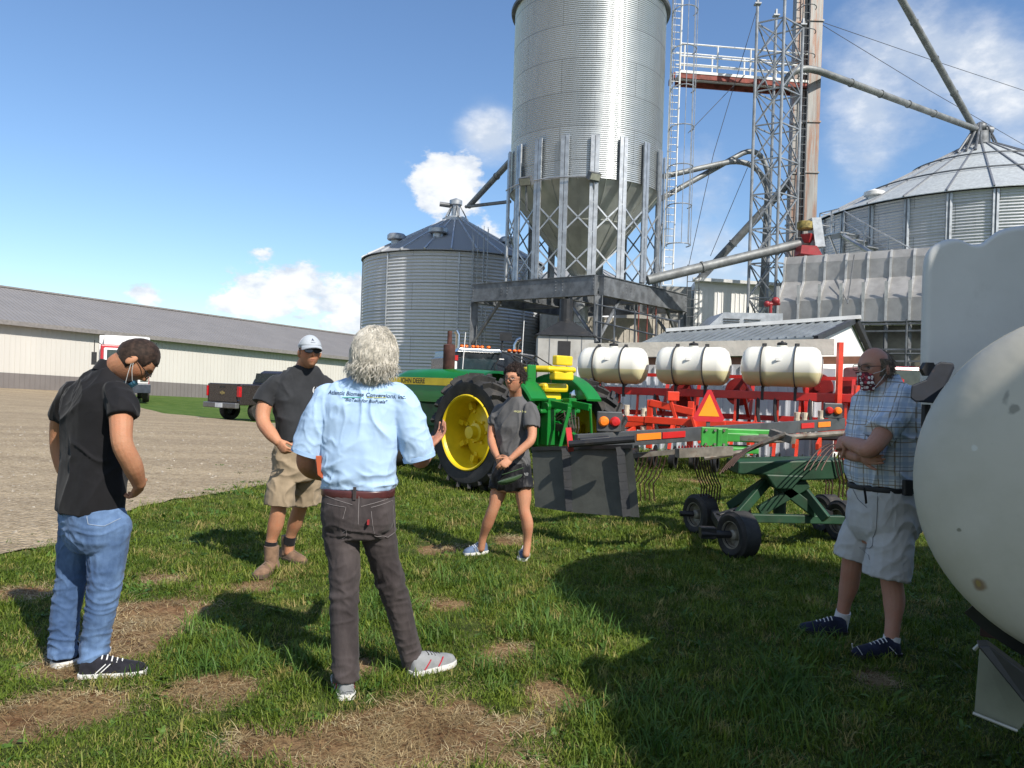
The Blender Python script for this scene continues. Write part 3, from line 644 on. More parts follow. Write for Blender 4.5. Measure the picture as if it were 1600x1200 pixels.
gw = MB(); g0 = EB+dR*-.02; g1 = RB+dR*-.02; g2 = V((rb2.x, rb2.y, EB.z-.25)); lo = lambda p: V((p.x,p.y,.0))
gw.add([lo(g0), lo(g2), g2, g1-ZV*.05, g0-ZV*.05], [(0,1,2,3,4)]); gw.build('gable_wall', wall_w, ts, 0)
m = MB(); m.beam(RB+dR*.08+ZV*.05, g2+ZV*.15+dR*.08, .12, .14); m.build('gutter', dark, ts, 0)
# rear roof slope
m = MB(); r2 = RA+(g2-RB); m.add([RA,RB,g2+ZV*.1,r2+ZV*.1],[(0,1,2,3)]); m.build('rear_roof', roofm, ts, 0)
fa, fb = EA+V((-.95,.0,-.03)), EB+V((.55,-.1,-.06)); a0 = P(921,538,18.6); b0 = P(1304,531,16.1); m = MB(); m.beam(a0-ZV*.15, b0-ZV*.15, .12, .34); m.build('canvas_fascia', mat('cream_canvas', (.62,.58,.50), .7, 0, var=.06, vscale=3, bump=.02, bscale=3), ts, 0)
m = MB()
dW = (b0-a0).normalized(); nW = V((dW.y,-dW.x,0)).normalized(); wa = lo(a0)-nW*.5-dW*.5; wb = lo(b0)-nW*.5
m.add([wa, wb, wb+ZV*2.05, wa+ZV*2.25], [(0,1,2,3)])
Lw = (wb-wa).length
for k in range(int(Lw/.2)): m.beam(wa+dW*(k*.2)+nW*.015, wa+dW*(k*.2)+nW*.015+ZV*2.0, .05, .03, dW)
m.build('front_wall', mat('corrugated_white', (.60,.62,.66), .5, .1, var=.08, vscale=1.5), ts, 0)
m = MB(); m.beam(a0-ZV*.42+V((0,.1,0)), b0-ZV*.4+V((.9,-.2,0)), .1, .16); m.build('header_beam', mat('brown_beam', (.25,.12,.07), .7), ts, 0)
# ---------------------------------------------------------------- planter with three tanks
redf = mat('planter_red', (.52,.022,.018), .38, 0, var=.12, vscale=3, dirt=(.30,.05,.03), dscale=5, dthr=(.5,.75), coat=.3)
redo = mat('bright_orange_red', (.70,.05,.02), .4, 0, var=.1, vscale=3, coat=.2)
rdd = mat('dark_red_disc', (.22,.012,.012), .5, 0, var=.2, vscale=4)
blk = mat('black_rubber', (.018,.018,.019), .6, 0, var=.2, vscale=8)
blks = mat('black_steel', (.025,.026,.028), .45, .2, var=.2, vscale=5, dirt=(.09,.075,.06), dscale=6, dthr=(.55,.8))
c1, c3 = P(958,571,15.5), P(1221,573,14.0); ux = (c3-c1); ux.z = 0; ux.normalize(); uy = V((-ux.y, ux.x, 0))  # uy away
pz = V((c1.x, c1.y, 0))
tpn = thing('planter', 'red farm planter frame carrying three white tanks behind the rake', 'planter', pz)
def pl(x, y, z): return pz+ux*x+uy*y+ZV*z
m = MB(); m.beam(pl(-.9,0,1.44), pl(5.6,0,1.44), .15, .15, ux); m.build('toolbar', redf, tpn, 0, .01)
m = MB(); m.beam(pl(-.3,.9,1.78), pl(5.2,.9,1.8), .07, .07); m.beam(pl(-1,.5,1.0), pl(5.3,.5,1.02), .1, .1); m.beam(pl(-.9,.2,.72), pl(5.3,.2,.74), .12, .12)
for x in (-.6,.9,1.55,2.6,3.6,4.4,5.2): m.beam(pl(x,.5,.8), pl(x,.9,1.8), .06, .06); m.beam(pl(x,0,1.4), pl(x,.5,1.0), .06, .06)
for x in (1.3,2.4): m.beam(pl(x,.9,1.75), pl(x+.35,.0,1.45), .05, .05)
m.build('rear_frame', redf, tpn, 0)
q = P(1313,535,13.4); m = MB(); m.beam(V((q.x,q.y,.5)), q, .1, .08); q = P(1340,575,13.2); m.beam(V((q.x,q.y,.5)), q-ZV*.3, .07, .07); m.build('marker_post', redo, tpn, 0)
for px, py, yy in ((1065,618,15.5),(1155,612,15.2),(1278,606,14.8),(1330,612,14.4)):
    q = P(px,py,yy); m = MB(); m.lathe([(.02,-.03),(.27,-.015),(.28,0),(.27,.015),(.02,.03)], q, 28, -uy); m.cyl(q-uy*.07, q+uy*.05, .06, 10); m.build('marker_disc', rdd, tpn)
poly = bpy.data.materials.new('tank_poly'); poly.use_nodes = True; t = poly.node_tree; b = t.nodes['Principled BSDF']
tcn = nd(t, 'ShaderNodeNewGeometry'); sy = nd(t, 'ShaderNodeSeparateXYZ'); t.links.new(tcn.outputs['Position'], sy.inputs[0])
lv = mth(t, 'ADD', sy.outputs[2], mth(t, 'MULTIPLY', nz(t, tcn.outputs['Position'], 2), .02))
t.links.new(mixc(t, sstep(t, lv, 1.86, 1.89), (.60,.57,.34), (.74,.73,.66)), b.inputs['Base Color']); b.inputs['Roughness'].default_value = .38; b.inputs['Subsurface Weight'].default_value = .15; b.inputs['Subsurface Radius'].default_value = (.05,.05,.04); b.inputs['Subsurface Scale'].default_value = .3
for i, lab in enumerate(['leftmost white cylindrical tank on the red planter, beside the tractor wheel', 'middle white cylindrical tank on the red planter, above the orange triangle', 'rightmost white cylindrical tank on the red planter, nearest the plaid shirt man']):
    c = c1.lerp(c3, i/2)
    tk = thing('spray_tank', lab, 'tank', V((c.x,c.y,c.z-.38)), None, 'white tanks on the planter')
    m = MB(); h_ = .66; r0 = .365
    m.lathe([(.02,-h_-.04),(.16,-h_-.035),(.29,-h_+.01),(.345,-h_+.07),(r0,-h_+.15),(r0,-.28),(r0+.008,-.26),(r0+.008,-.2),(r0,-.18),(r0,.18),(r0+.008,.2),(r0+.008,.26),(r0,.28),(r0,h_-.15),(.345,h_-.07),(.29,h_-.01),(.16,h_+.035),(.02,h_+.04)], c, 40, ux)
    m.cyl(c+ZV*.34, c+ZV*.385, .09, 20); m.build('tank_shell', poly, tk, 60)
    m = MB(); m.lathe([(.0,.0),(.085,.0),(.09,.01),(.09,.045),(.06,.06),(.01,.062)], c+ZV*.385, 20); m.sph(c+ZV*.45,.025); m.build('lid', blk, tk)
    for s_ in (-.31,.26):
        m = MB(); o = c+ux*s_
        m.tube([o+uy*math.cos(a)*.383-ZV*.0+ZV*math.sin(a)*.383 for a in np.linspace(-.2*0, 2*math.pi, 41)], [.028]*41, 6, sq=.35, up=ux)
        m.box(o+ZV*.4, (.06,.08,.05)); m.build('strap', blk, tk)
        m = MB(); m.beam(o-uy*.05-ZV*.38, o-uy*.05-ZV*.62, .05, .06, uy); m.build('stand_leg', blks, tk, 0)
    m = MB(); m.box(c-uy*.362+ZV*.12, (.1,.02,.05)); m.build('label', wmetal, tk)
# row units
m = MB()
for x in np.arange(-.6, 5.4, .38):
    m.beam(pl(x,-.1,.95), pl(x,-.35,.35), .07, .05, ux); m.beam(pl(x,-.05,.72), pl(x,-.7,.6), .05, .1)
    m.beam(pl(x,0,1.4), pl(x,-.05,.7), .04, .04, ux)
m.build('row_unit', redo, tpn, 0)
m = MB()
for x in np.arange(-.5, 5.4, .38):
    m.lathe([(.02,-.012),(.19,0),(.02,.012)], pl(x,-.3,.24), 20, ux); m.lathe([(.1,-.05),(.16,-.05),(.16,.05),(.1,.05)], pl(x+.1,-.75,.2), 16, ux)
m.build('disc_opener', blks, tpn)
m = MB()
for x0 in (-.45,-.12,.12,.9,2.0,2.85,3.15,3.75,4.6,4.8): m.tube([pl(x0,-.02,1.5), pl(x0+.02,-.12,1.1), pl(x0+.1,-.15,.7)], .032, 6)
m.tube([pl(-.4,-.1,1.35), pl(-.2,-.15,.95), pl(.5,-.15,.8), pl(1.3,-.12,.82)], .04, 7); m.tube([pl(2.4,-.12,.85), pl(3.3,-.2,.7), pl(4.3,-.2,.75), pl(4.7,-.1,.9)], .045, 7)
for x0 in (1.55,2.4): m.tube([pl(x0,.4,1.4), pl(x0+.05,.1,1.0), pl(x0-.1,0,.75)], .04, 7)
m.build('hose', blk, tpn)
m = MB()
for x0, z0 in ((.35,1.2),(.7,1.15),(.8,1.1),(.95,1.0),(3.55,1.2),(3.68,1.2),(3.95,1.25),(4.12,1.2)):
    for k in range(4): m.lathe([(.05,0),(.06,.11),(.045,.115)], pl(x0,-.1,z0-.5+k*.115), 10, cap=True)
    m.build('seed_cup', mat('cream_plastic', (.60,.54,.42), .5), tpn); m = MB()
m = MB(); mx = P(1052,655,13.3); o = V((mx.x,mx.y,0))
for a_ in (-.42,.3): m.beam(o+ux*a_+ZV*.45, o+ux*a_+ZV*1.3, .1, .07, uy)
m.beam(o+ux*-.42+ZV*1.25, o+ux*.35+ZV*1.12, .09, .12); m.beam(o+ux*-.5+ZV*.95, o+ux*.9+ZV*.93, .12, .12); m.beam(o+ux*-1.6+ZV*.95, o+ux*2.8+ZV*.95, .1, .1)
m.beam(o+ux*-.05+ZV*1.3, o+ux*.15+ZV*.7, .1, .06); m.box(o+ux*-.02+ZV*1.38, (.2,.12,.16)); m.beam(o+ux*.35-uy*.1+ZV*1.05, o+ux*.5-uy*.1+ZV*.6, .1, .05)
m.beam(o+ux*-1.6+ZV*.7, o+ux*-.5+ZV*.9, .09, .09)
m.build('hitch_mast', redo, tpn, 0, .008)
# ---------------------------------------------------------------- tractor (local x forward, y left)
grn = mat('tractor_green', (.006,.165,.022), .36, 0, var=.08, vscale=2, coat=.2, dirt=(.035,.09,.03), dscale=4, dthr=(.52,.8))
yel = mat('tractor_yellow', (.74,.54,.01), .42, 0, var=.1, vscale=3, coat=.3, dirt=(.5,.36,.06), dscale=4, dthr=(.6,.85))
tyr = mat('tyre_rubber', (.028,.027,.026), .75, 0, var=.25, vscale=6, dirt=(.10,.085,.065), dscale=3.5, dthr=(.5,.8), bump=.002, bscale=90)
grease = mat('greasy_iron', (.07,.06,.045), .6, .4, var=.3, vscale=8)
chrome = mat('chrome', (.6,.6,.6), .18, 1, var=.03)
tA = math.atan2(.72,-.69); TB = V((.31,11.49,0))
tt = thing('tractor', 'green farm tractor with yellow wheels and brown muffler behind the woman', 'tractor', TB, tA)
RW = .81
def wheel(par, c, Rr, wd, rr, out, nl, mt, mr, name='wheel'):
    # out = +1/-1 sign of outward direction along y
    c = V(c); ax = V((0, out, 0)); w2 = wd/2
    m = MB(); m.lathe([(rr,-w2*.8),(rr+.05,-w2),(Rr*.86,-w2*1.02),(Rr-.06,-w2*.8),(Rr-.045,0),(Rr-.06,w2*.8),(Rr*.86,w2*1.02),(rr+.05,w2),(rr,w2*.8),(rr-.02,0),(rr,-w2*.8)], c, 56, ax)
    wh = m.build(name, mt, par, 40)
    if nl:
        lg = MB()
        for k in range(nl*2):
            a = k*math.pi/nl; sd = 1 if k % 2 else -1; pts = []
            for q_ in range(4):
                yy = sd*(w2*1.0-q_/3*w2*1.08); aa = a+q_*.085; rad = Rr-.02 if q_ else Rr-.075
                pts.append((c+V((math.cos(aa)*rad, yy, math.sin(aa)*rad)), V((math.cos(aa),0,math.sin(aa)))))
            for (p0, n0), (p1, n1) in zip(pts, pts[1:]): lg.beam(p0, p1, .05, .075, n0)
        lg.build('lug', mt, wh, 0)
    return wh
rwh = wheel(tt, (0,1.07,RW), RW, .44, .5, 1, 20, tyr, yel)
rw2 = wheel(tt, (0,-1.12,RW), RW, .44, .5, -1, 20, tyr, yel)
def rear_rim(par, s):
    c = V((0, s*1.07 if s > 0 else -1.12, RW)); ax = V((0, s, 0)); m = MB()
    m.lathe([(.515,.2),(.53,.22),(.515,.235),(.495,.22),(.47,.14),(.455,.06),(.45,-.1),(.44,-.16)], c, 56, ax)
    m.lathe([(.44,-.16),(.4,-.13),(.36,-.09),(.34,-.08),(.2,-.06),(.14,-.03),(.13,.05),(.09,.06),(.085,.16),(.0,.165)], c, 48, ax); rm = m.build('rim', yel, par, 30)
    m = MB()
    for k in range(8):
        a = k*math.pi/4+.3; d = V((math.cos(a),0,math.sin(a))); m.box(c+ax*-.06+d*.4, (.1,.09,.07), Matrix((d, ax, d.cross(ax))).transposed()); m.beam(c+ax*-.075+d*.3, c+ax*-.075+d*.42, .06, .03, ax); m.build('clamp', yel, rm, 30); m = MB()
    for k in range(6):
        a = k*math.pi/3; d = V((math.cos(a),0,math.sin(a))); m.cyl(c+d*.16+ax*-.05, c+d*.16+ax*.0, .022, 6); m.build('wheel_nut', yel, rm, 30); m = MB()
    m = MB()
    for k in (0,2): a = k*math.pi/2+.2; d = V((math.cos(a),0,math.sin(a))); m.box(c+ax*-.068+d*.27, (.1,.012,.035), Matrix((d, ax, d.cross(ax))).transposed())
    m.build('slot', dark, rm, 0)
rear_rim(rwh, 1); rear_rim(rw2, -1)
for s in (1,-1):
    fw = wheel(tt, (2.55,s*.75,.42), .42, .26, .22, s, 0, tyr, yel)
    m = MB(); m.lathe([(.23,.1),(.21,.05),(.2,-.05),(.1,.0),(.08,.08),(.0,.09)], (2.55,s*.75,.42), 28, V((0,s,0))); m.build('rim', yel, fw, 30)
# hood
m = MB(); hs = []
for x, w_, zt in ((.55,.30,1.66),(1.2,.31,1.69),(2.2,.31,1.70),(2.9,.30,1.68),(3.2,.27,1.62),(3.3,.22,1.5)):
    zb_ = 1.16; sec = [(-w_,zb_),(-w_-.01,zt-.16),(-w_+.03,zt-.06),(-w_+.13,zt),(0,zt+.025),(w_-.13,zt),(w_-.03,zt-.06),(w_+.01,zt-.16),(w_,zb_)]
    hs.append([V((x,y,z)) for y, z in sec])
m.rings(hs); hood = m.build('hood', grn, tt, 40)
m = MB(); m.bx(1.5,3.1,.322,.33,1.44,1.56); m.prism([(0,0),(.25,.06),(.25,.06),(0,.12)], (3.1,.326,1.44), (1,0,0), ZV, (0,.006,0)); m.bx(1.5,3.1,-.33,-.322,1.44,1.56); m.build('stripe', yel, hood, 0)
m = MB(); add_text(m, 'JOHN DEERE', .12, (2.55,.33,1.5), (-1,0,0), ZV, (0,1,0)); m.build('lettering', mat('black_paint', (.01,.01,.01), .4), hood, 0)
m = MB(); m.bx(.9,3.2,-.2,.2,.55,1.15); m.bx(1.2,2.4,-.26,.26,.75,1.14); m.cyl((1.5,.2,.9),(1.5,.42,.95),.09,12); m.build('engine', mat('dark_green_block', (.01,.07,.02), .5, .1, var=.3, vscale=6), tt, 0, .02)
m = MB(); m.bx(2.3,2.8,-.7,.7,.36,.5); m.bx(2.9,3.3,-.26,.26,.5,1.1); m.build('front_axle', grn, tt, 0, .02)
m = MB(); m.tube([(1.02,.45,.9),(1.02,.45,1.5),(1.06,.42,1.6),(1.14,.4,1.6),(1.32,.4,1.35)], .022, 8); m.tube([(1.0,.45,.7),(1.0,.45,.95)], .03, 8)
m.bx(.5,1.6,.3,.42,1.17,1.27); m.bx(.45,1.3,.3,.62,.78,.84); m.build('grab_rail', grn, tt)
m = MB(); m.lathe([(.06,1.66),(.1,1.72),(.1,2.12),(.05,2.14)], (2.0,0,0), 18, cap=True); m.cyl((2.0,0,2.12),(2.0,0,2.36),.04,12); m.build('muffler', mat('rusty_muffler', (.09,.035,.028), .8, .1, var=.3, vscale=6), tt)
# cowl, steering, seat
m = MB(); m.bx(.35,.7,-.28,.28,1.1,1.66); m.beam((.5,0,1.6),(.25,0,1.8),.14,.1); m.build('cowl', grn, tt, 0, .03)
m = MB(); c = V((.18,0,1.86)); ax = V((-.45,0,.9)).normalized(); x_, y_, d_ = frame(ax); m.tube([c+(x_*math.cos(a)+y_*math.sin(a))*.21 for a in np.linspace(0, 2*math.pi, 25)], .016, 8)
for k in range(3): m.cyl(c, c+(x_*math.cos(k*2.1)+y_*math.sin(k*2.1))*.21, .01, 5)
m.cyl(c, c-ax*.3, .025, 8); m.build('steering_wheel', blk, tt)
m = MB(); m.lathe([(.16,0),(.18,.01),(.18,.05),(.1,.07),(.0,.07)], (.32,0,1.68), 20); m.build('dash_cap', chrome, tt)
m = MB(); m.bx(-.5,.0,-.26,.26,1.40,1.53); m.bx(-.42,-.1,-.2,.2,1.25,1.40); seat = m.build('seat', yel, tt, 0, .04)
m = MB(); m.tube([(-.12,.33,1.70),(-.35,.33,1.73),(-.56,.26,1.73),(-.62,0,1.73),(-.56,-.26,1.73),(-.35,-.33,1.73),(-.12,-.33,1.70)], .06, 8, sq=.8); m.bx(-.64,-.52,-.2,.2,1.58,1.70); m.bx(-.64,-.54,-.17,.17,1.79,1.93); m.build('seat_back', yel, seat, 0, .035)
# fenders
for s in (1,-1):
    m = MB(); sec = []
    for k in range(17):
        a = R(36+k*7.2); rad = .89
        sec.append((math.cos(math.pi-a)*rad, math.sin(math.pi-a)*rad+RW-.02))
    sec = [p for p in sec]
    rings = [[V((x,s*.42,z)), V((x,s*.74,z)), V((x*.985,s*.755,z-.035)), V((x*.985,s*.42,z-.025))] for x, z in sec]
    m.rings(rings); 
    pol = [(x,z) for x, z in sec]; m.prism(pol, (0,s*.43,0), (1,0,0), ZV, (0,s*.02,0))
    m.build('fender', grn, tt, 40)
# rear housing, hitch
m = MB(); m.bx(-.35,.9,-.24,.24,.55,1.12); m.bx(-.45,.0,-.3,.3,.62,1.3); m.cyl((0,-.8,RW),(0,.8,RW),.13,14); m.bx(-.6,.5,-.42,.42,1.1,1.16); m.build('rear_housing', grn, tt, 0, .02)
m = MB()
for s in (-.22,.22):
    m.beam((-.5,s,1.25),(-.95,s,1.2),.07,.1); m.beam((-.95,s,1.2),(-.9,s*1.6,.6),.03,.05); m.beam((-.3,s*1.3,.55),(-1.1,s*1.7,.52),.05,.07); m.bx(-.62,-.48,s-.08,s+.08,.65,1.32); m.cyl((-.58,s-.1,1.2),(-.58,s+.1,1.2),.06,10); m.cyl((-.9,s*1.7-.05,.52),(-.9,s*1.7+.05,.52),.06,10)
m.beam((-.5,0,.95),(-1.05,0,.7),.08,.08); m.beam((-.45,-.12,.45),(-1.1,-.05,.42),.07,.05); m.build('hitch_arm', grn, tt, 0, .008)
m = MB(); m.beam((-.46,.5,1.15),(-.46,.5,1.78),.035,.16,V((0,1,0))); m.bx(-.5,-.42,.38,.62,1.12,1.2); m.build('quick_post', grn, tt, 0, .01)
m = MB()
for k in range(5): m.tube([(-.55,-.15+.08*k,1.0),(-.75,-.2+.08*k,1.05+.03*k),(-.85,-.1+.06*k,.9),(-.8,-.1+.05*k,.75)], .012, 6)
m.sph((-.72,.02,.98),.07); m.sph((-.7,-.1,.9),.06); m.bx(-.75,-.5,-.1,.12,.85,.95); m.tube([(.6,-.3,1.7),(.3,-.35,1.95),(.0,-.4,1.8),(.05,-.45,1.4)], .012, 6)
m.build('hydraulic_hose', grease, tt)
m = MB(); 
for s in (1,-1): m.lathe([(.0,-.05),(.07,-.03),(.085,.02),(.0,.04)], (-.5,s*.37,1.36), 16, V((-1,0,0)))
m.build('work_lamp', chrome, tt)
# ---------------------------------------------------------------- hay rake
dgrn = mat('dusty_dark_green', (.012,.052,.024), .55, 0, var=.2, vscale=4, dirt=(.05,.05,.03), dscale=6, dthr=(.5,.8))
lgrn = mat('bright_rake_green', (.05,.30,.05), .4, 0, var=.15, vscale=5, dirt=(.12,.10,.06), dscale=9, dthr=(.55,.8))
gbar = mat('grey_painted_bar', (.075,.08,.085), .5, .2, var=.15, vscale=5, dirt=(.14,.12,.10), dscale=7, dthr=(.55,.8))
rbar = mat('rusty_galvanized_tube', (.20,.18,.15), .6, .3, var=.25, vscale=8, dirt=(.13,.06,.03), dscale=10, dthr=(.5,.7))
tine = mat('tine_steel', (.07,.04,.03), .5, .5, var=.2, vscale=8)
org = mat('orange_reflector', (.9,.22,.02), .35, 0, var=.03); rdr = mat('red_reflector', (.5,.02,.02), .35, 0, var=.03)
ra, rbb = P(900,691,7.3), P(1318,662,10.3); K0 = V((2.55,7.6,0))
tk = thing('hay_rake', 'rotary hay rake with wire tines, green bogie and grey light bar', 'hay rake', K0)
m = MB(); dK = (rbb-ra).normalized(); m.beam(ra, rbb, .05, .15, V((0,0,1))); lb = m.build('light_bar', gbar, tk, 0, .005)
nK = V((dK.y,-dK.x,0)).normalized()
def patch(m, f0, f1, z=0): 
    a = ra.lerp(rbb, f0)+nK*.03+ZV*z; b_ = ra.lerp(rbb, f1)+nK*.03+ZV*z; m.beam(a, b_, .012, .065)
for a_, b_, mm, nm in ((.165,.24,org,'orange_marker'),(.86,.92,org,'orange_marker'),(.245,.32,rdr,'red_marker'),(.78,.84,rdr,'red_marker')): m = MB(); patch(m,a_,b_,.012); m.build(nm, mm, lb, 0)
for fr, sgn in ((.09,1),(.945,-1)):
    q = ra.lerp(rbb, fr)+ZV*.16; m = MB(); m.box(q+V((0,.02,.02)), (.24,.05,.2)); m.build('lamp_housing', gbar, lb, 0, .01)
    for k, mm, nm in ((-1,org,'amber_lamp'),(1,rdr,'red_lamp')):
        m = MB(); m.lathe([(.052,0),(.05,.02),(.035,.038),(.0,.042)], q+V((k*sgn*.056,-.005,.02)), 20, V((0,-1,0)), True); m.build(nm, mm, lb)
m = MB(); q = P(1108,634,8.45); w_, h_ = .175, .165
tri = [(-.175,-.14),(-.02,.175),(.02,.175),(.175,-.14),(.14,-.175),(-.14,-.175)]
m.prism(tri, q, (1,0,0), ZV, (0,.006,0)); sg = m.build('slow_sign', mat('red_border', (.55,.03,.04), .35, 0, var=.05), tk, 0)
m = MB(); m.prism([(-.115,-.115),(-.002,.125),(.002,.125),(.115,-.115)], q-V((0,.003,0)), (1,0,0), ZV, (0,.002,0)); m.build('orange_triangle', mat('orange_panel', (.95,.33,.02), .4, 0, var=.03), sg, 0)
m = MB(); m.bx(q.x-.02,q.x+.02,q.y+.01,q.y+.03,q.z-.42,q.z+.1); m.build('sign_post', gbar, tk, 0)
# gearbox bracket
m = MB(); q = P(1116,683,7.75); m.box(q, (.27,.03,.2)); 
m.box(q+V((.22,.2,.0)), (.5,.3,.09)); m.box(q+V((.32,.15,.06)), (.6,.1,.05)); m.box(q+V((.2,.1,-.12)), (.45,.4,.06)); m.box(q+V((.05,.12,-.02)), (.05,.3,.22)); m.build('mount_bracket', lgrn, tk, 0, .01)
m = MB()
for i in (-.09,.0,.09):
    for j in (-.07,.07): m.cyl(q+V((i,-.02,j)), q+V((i,-.035,j)), .014, 6)
m.lathe([(.3,.0),(.42,.02),(.42,.07),(.3,.09)], q+V((.5,.4,-.05)), 28); m.build('turntable', rbar, tk)
# rotor housing and bogie
RC = P(1215,735,7.5)
m = MB(); m.prism([(-.42,.09),(.60,.14),(.66,.06),(.52,-.05),(.2,-.07),(.05,-.03),(-.42,-.03)], RC+V((-.02,-.18,0)), (1,0,0), ZV, (0,.42,0)); m.prism([(.02,0),(.40,.0),(.28,-.14),(.12,-.14)], RC+V((-.2,-.19,-.02)), (1,0,0), ZV, (0,.3,0)); m.build('rotor_housing', dgrn, tk, 0, .015)
m = MB(); c = V((RC.x+.05, RC.y, 0)); z1 = RC.z-.1
for sx, lx, ly in ((-1,-.62,-.15),(-1,-.55,.35),(1,.55,.15),(1,.45,-.25)):
    m.beam(c+V((sx*.12,0,z1+.02)), c+V((lx*.75,ly,.32)), .05, .09)
m.beam(c+V((-.1,-.1,z1)), c+V((.3,-.1,.35)), .06, .1); m.beam(c+V((.2,-.1,z1)), c+V((-.25,-.1,.35)), .06, .1); m.cyl(c+V((0,.05,.3)), c+V((0,.05,z1+.1)), .06, 12)
m.beam(c+V((-.55,-.2,.3)), c+V((.6,.0,.28)), .08, .08); m.build('bogie_frame', dgrn, tk, 0, .008)
W1 = V((1.98,6.83,0)); W2 = V((1.95,7.95,0)); W3 = V((3.35,7.9,0)); W4 = V((3.5,7.1,0))
W1 = G(1156,874)+V((0,.06,0)); W2 = G(1098,838)+V((0,.1,0)); W3 = G(1318,846); 
m = MB(); m.beam(W1+V((-.12,.1,.25)), W2+V((.1,-.1,.25)), .07, .09); m.beam(W1.lerp(W2,.5)+ZV*.26, c+V((-.3,.05,.34)), .07, .1); m.build('axle_arm', blks, tk, 0, .005); m = MB(); m.beam(W3+V((-.15,0,.24)), c+V((.4,0,.32)), .07, .12); m.build('axle_arm', blks, tk, 0, .005); m = MB(); m.cyl(W1+V((-.35,-.03,.21)), W1+V((.02,-.0,.21)), .035, 8); m.build('axle_stub', blks, tk, 0, .005); m = MB(); m.cyl(W2+V((-.22,0,.21)), W2+V((.02,0,.21)), .03, 8); m.build('axle_stub', blks, tk, 0, .005); m = MB(); m.box(W1+V((-.28,.0,.22)), (.14,.1,.1)); m.build('hub_block', blks, tk, 0, .005)
def small_wheel(c, ang, Rr=.21, wd=.19):
    ax = V((math.cos(ang), math.sin(ang), 0)); c = V(c)+ZV*Rr; w2 = wd/2; m = MB()
    m.lathe([(.11,-w2*.75),(.125,-w2),(Rr*.84,-w2*1.08),(Rr-.015,-w2*.85)]+[(Rr-(.004 if k % 2 else 0), -w2*.8+k*w2*.16) for k in range(11)]+[(Rr-.015,w2*.85),(Rr*.84,w2*1.08),(.125,w2),(.11,w2*.75),(.105,0),(.11,-w2*.75)], c, 44, ax); wh = m.build('wheel', tyr, tk, 50)
    m = MB()
    for s in (-1,1): m.lathe([(.125,w2*.98*1),(.118,w2*.98),(.11,w2*.7),(.1,w2*.35),(.05,w2*.2),(.045,w2*.75),(.03,w2*.85),(.0,w2*.86)], c, 32, ax*s)
    m.build('rim', mat('dull_cream_rim', (.28,.26,.21), .5, .2, var=.2, vscale=10, dirt=(.12,.09,.06), dscale=9), wh, 30)
small_wheel(W1, R(203)); small_wheel(W2, R(203)); small_wheel(W3, R(15)); small_wheel(V((3.45,8.3,0)), R(15))
# rotor arms with tines
arms = MB(); tns = []
a1, a2 = P(1058,708,6.5), P(1142,704,6.65)
arms.beam(a1, a2, .075, .075, V((0,1,0))); arms.build('rotor_arm', rbar, tk, 0); arms = MB(); ar_a = [(a1,a2)]
s1, s2 = P(988,712,8.1), P(1075,704,8.0); arms.beam(s1, s2, .05, .05); arms.build('rotor_arm', rbar, tk, 0); arms = MB()
s3, s4 = P(1300,700,7.0), P(1195,690,6.8); 
arms.tube([P(1100,716,6.9), P(1160,706,6.9), P(1228,678,6.75)], .024, 8); arms.beam(P(1205,676,6.9), P(1240,688,6.7), .065, .065)
arms.cyl(P(1215,684,6.9), P(1326,676,7.3), .026, 8)
arms.build('rotor_arm', rbar, tk, 0)
m = MB(); m.cyl(P(889,694,6.9), P(992,686,6.75), .032, 10); m.cyl(P(905,690,7.1), P(950,686,7.2), .035, 10); m.build('curtain_rod', blks, tk)
m = MB(); m.beam(P(888,672,7.1), P(892,702,7.0), .05, .1, V((0,1,0))); m.build('red_end_plate', rdr, tk, 0)
def tine_mb(m, top, ln, lean, curl=.12, rr=.0072, fwd=0.):
    a = V(top); m.tube([a, a+V((lean*.12,fwd*.3,-ln*.18)), a+V((lean*.55,fwd*.6,-ln*.45)), a+V((lean*1.0,fwd,-ln*.62)), a+V((lean*.85,fwd,-ln))], rr, 6)
groups = []
def tine_grp(pts, ln, lean, fwd=0.):
    for (px, py, yy) in pts:
        m = MB(); tine_mb(m, P(px,py,yy), ln, lean, fwd=fwd); m.build('tine', tine, tk)
tine_grp([(1083+k*4.2,712,7.9+.03*(k%3)) for k in range(8)], .5, .1)
tine_grp([(1040-k*7,714,8.0) for k in range(7)], .46, -.12)
tine_grp([(1334-k*6,708,7.3) for k in range(6)], .42, .06)
tine_grp([(1285+k*5,715,8.3) for k in range(3)], .45, .05)
def long_tine(a, b_, c_):
    m = MB(); m.tube(arc(a, b_, c_, 12), .0065, 6); m.build('tine', tine, tk)
for k in range(5): long_tine(P(1192+k*5,697-k*3,6.9), P(1150+k*3,700,6.7), P(1124+k*5,741-k*3,6.5))
for k in range(4): long_tine(P(1296+k*8,694,7.2), P(1276+k*8,698,7.1), P(1256+k*9,735,7.0))
m = MB()
for k in range(11): m.lathe([(.02,0),(.03,.006),(.02,.012)], P(1060+k*5,700,7.2), 8, V((1,0,0)))
m.build('tine_spring', rdr, tk)
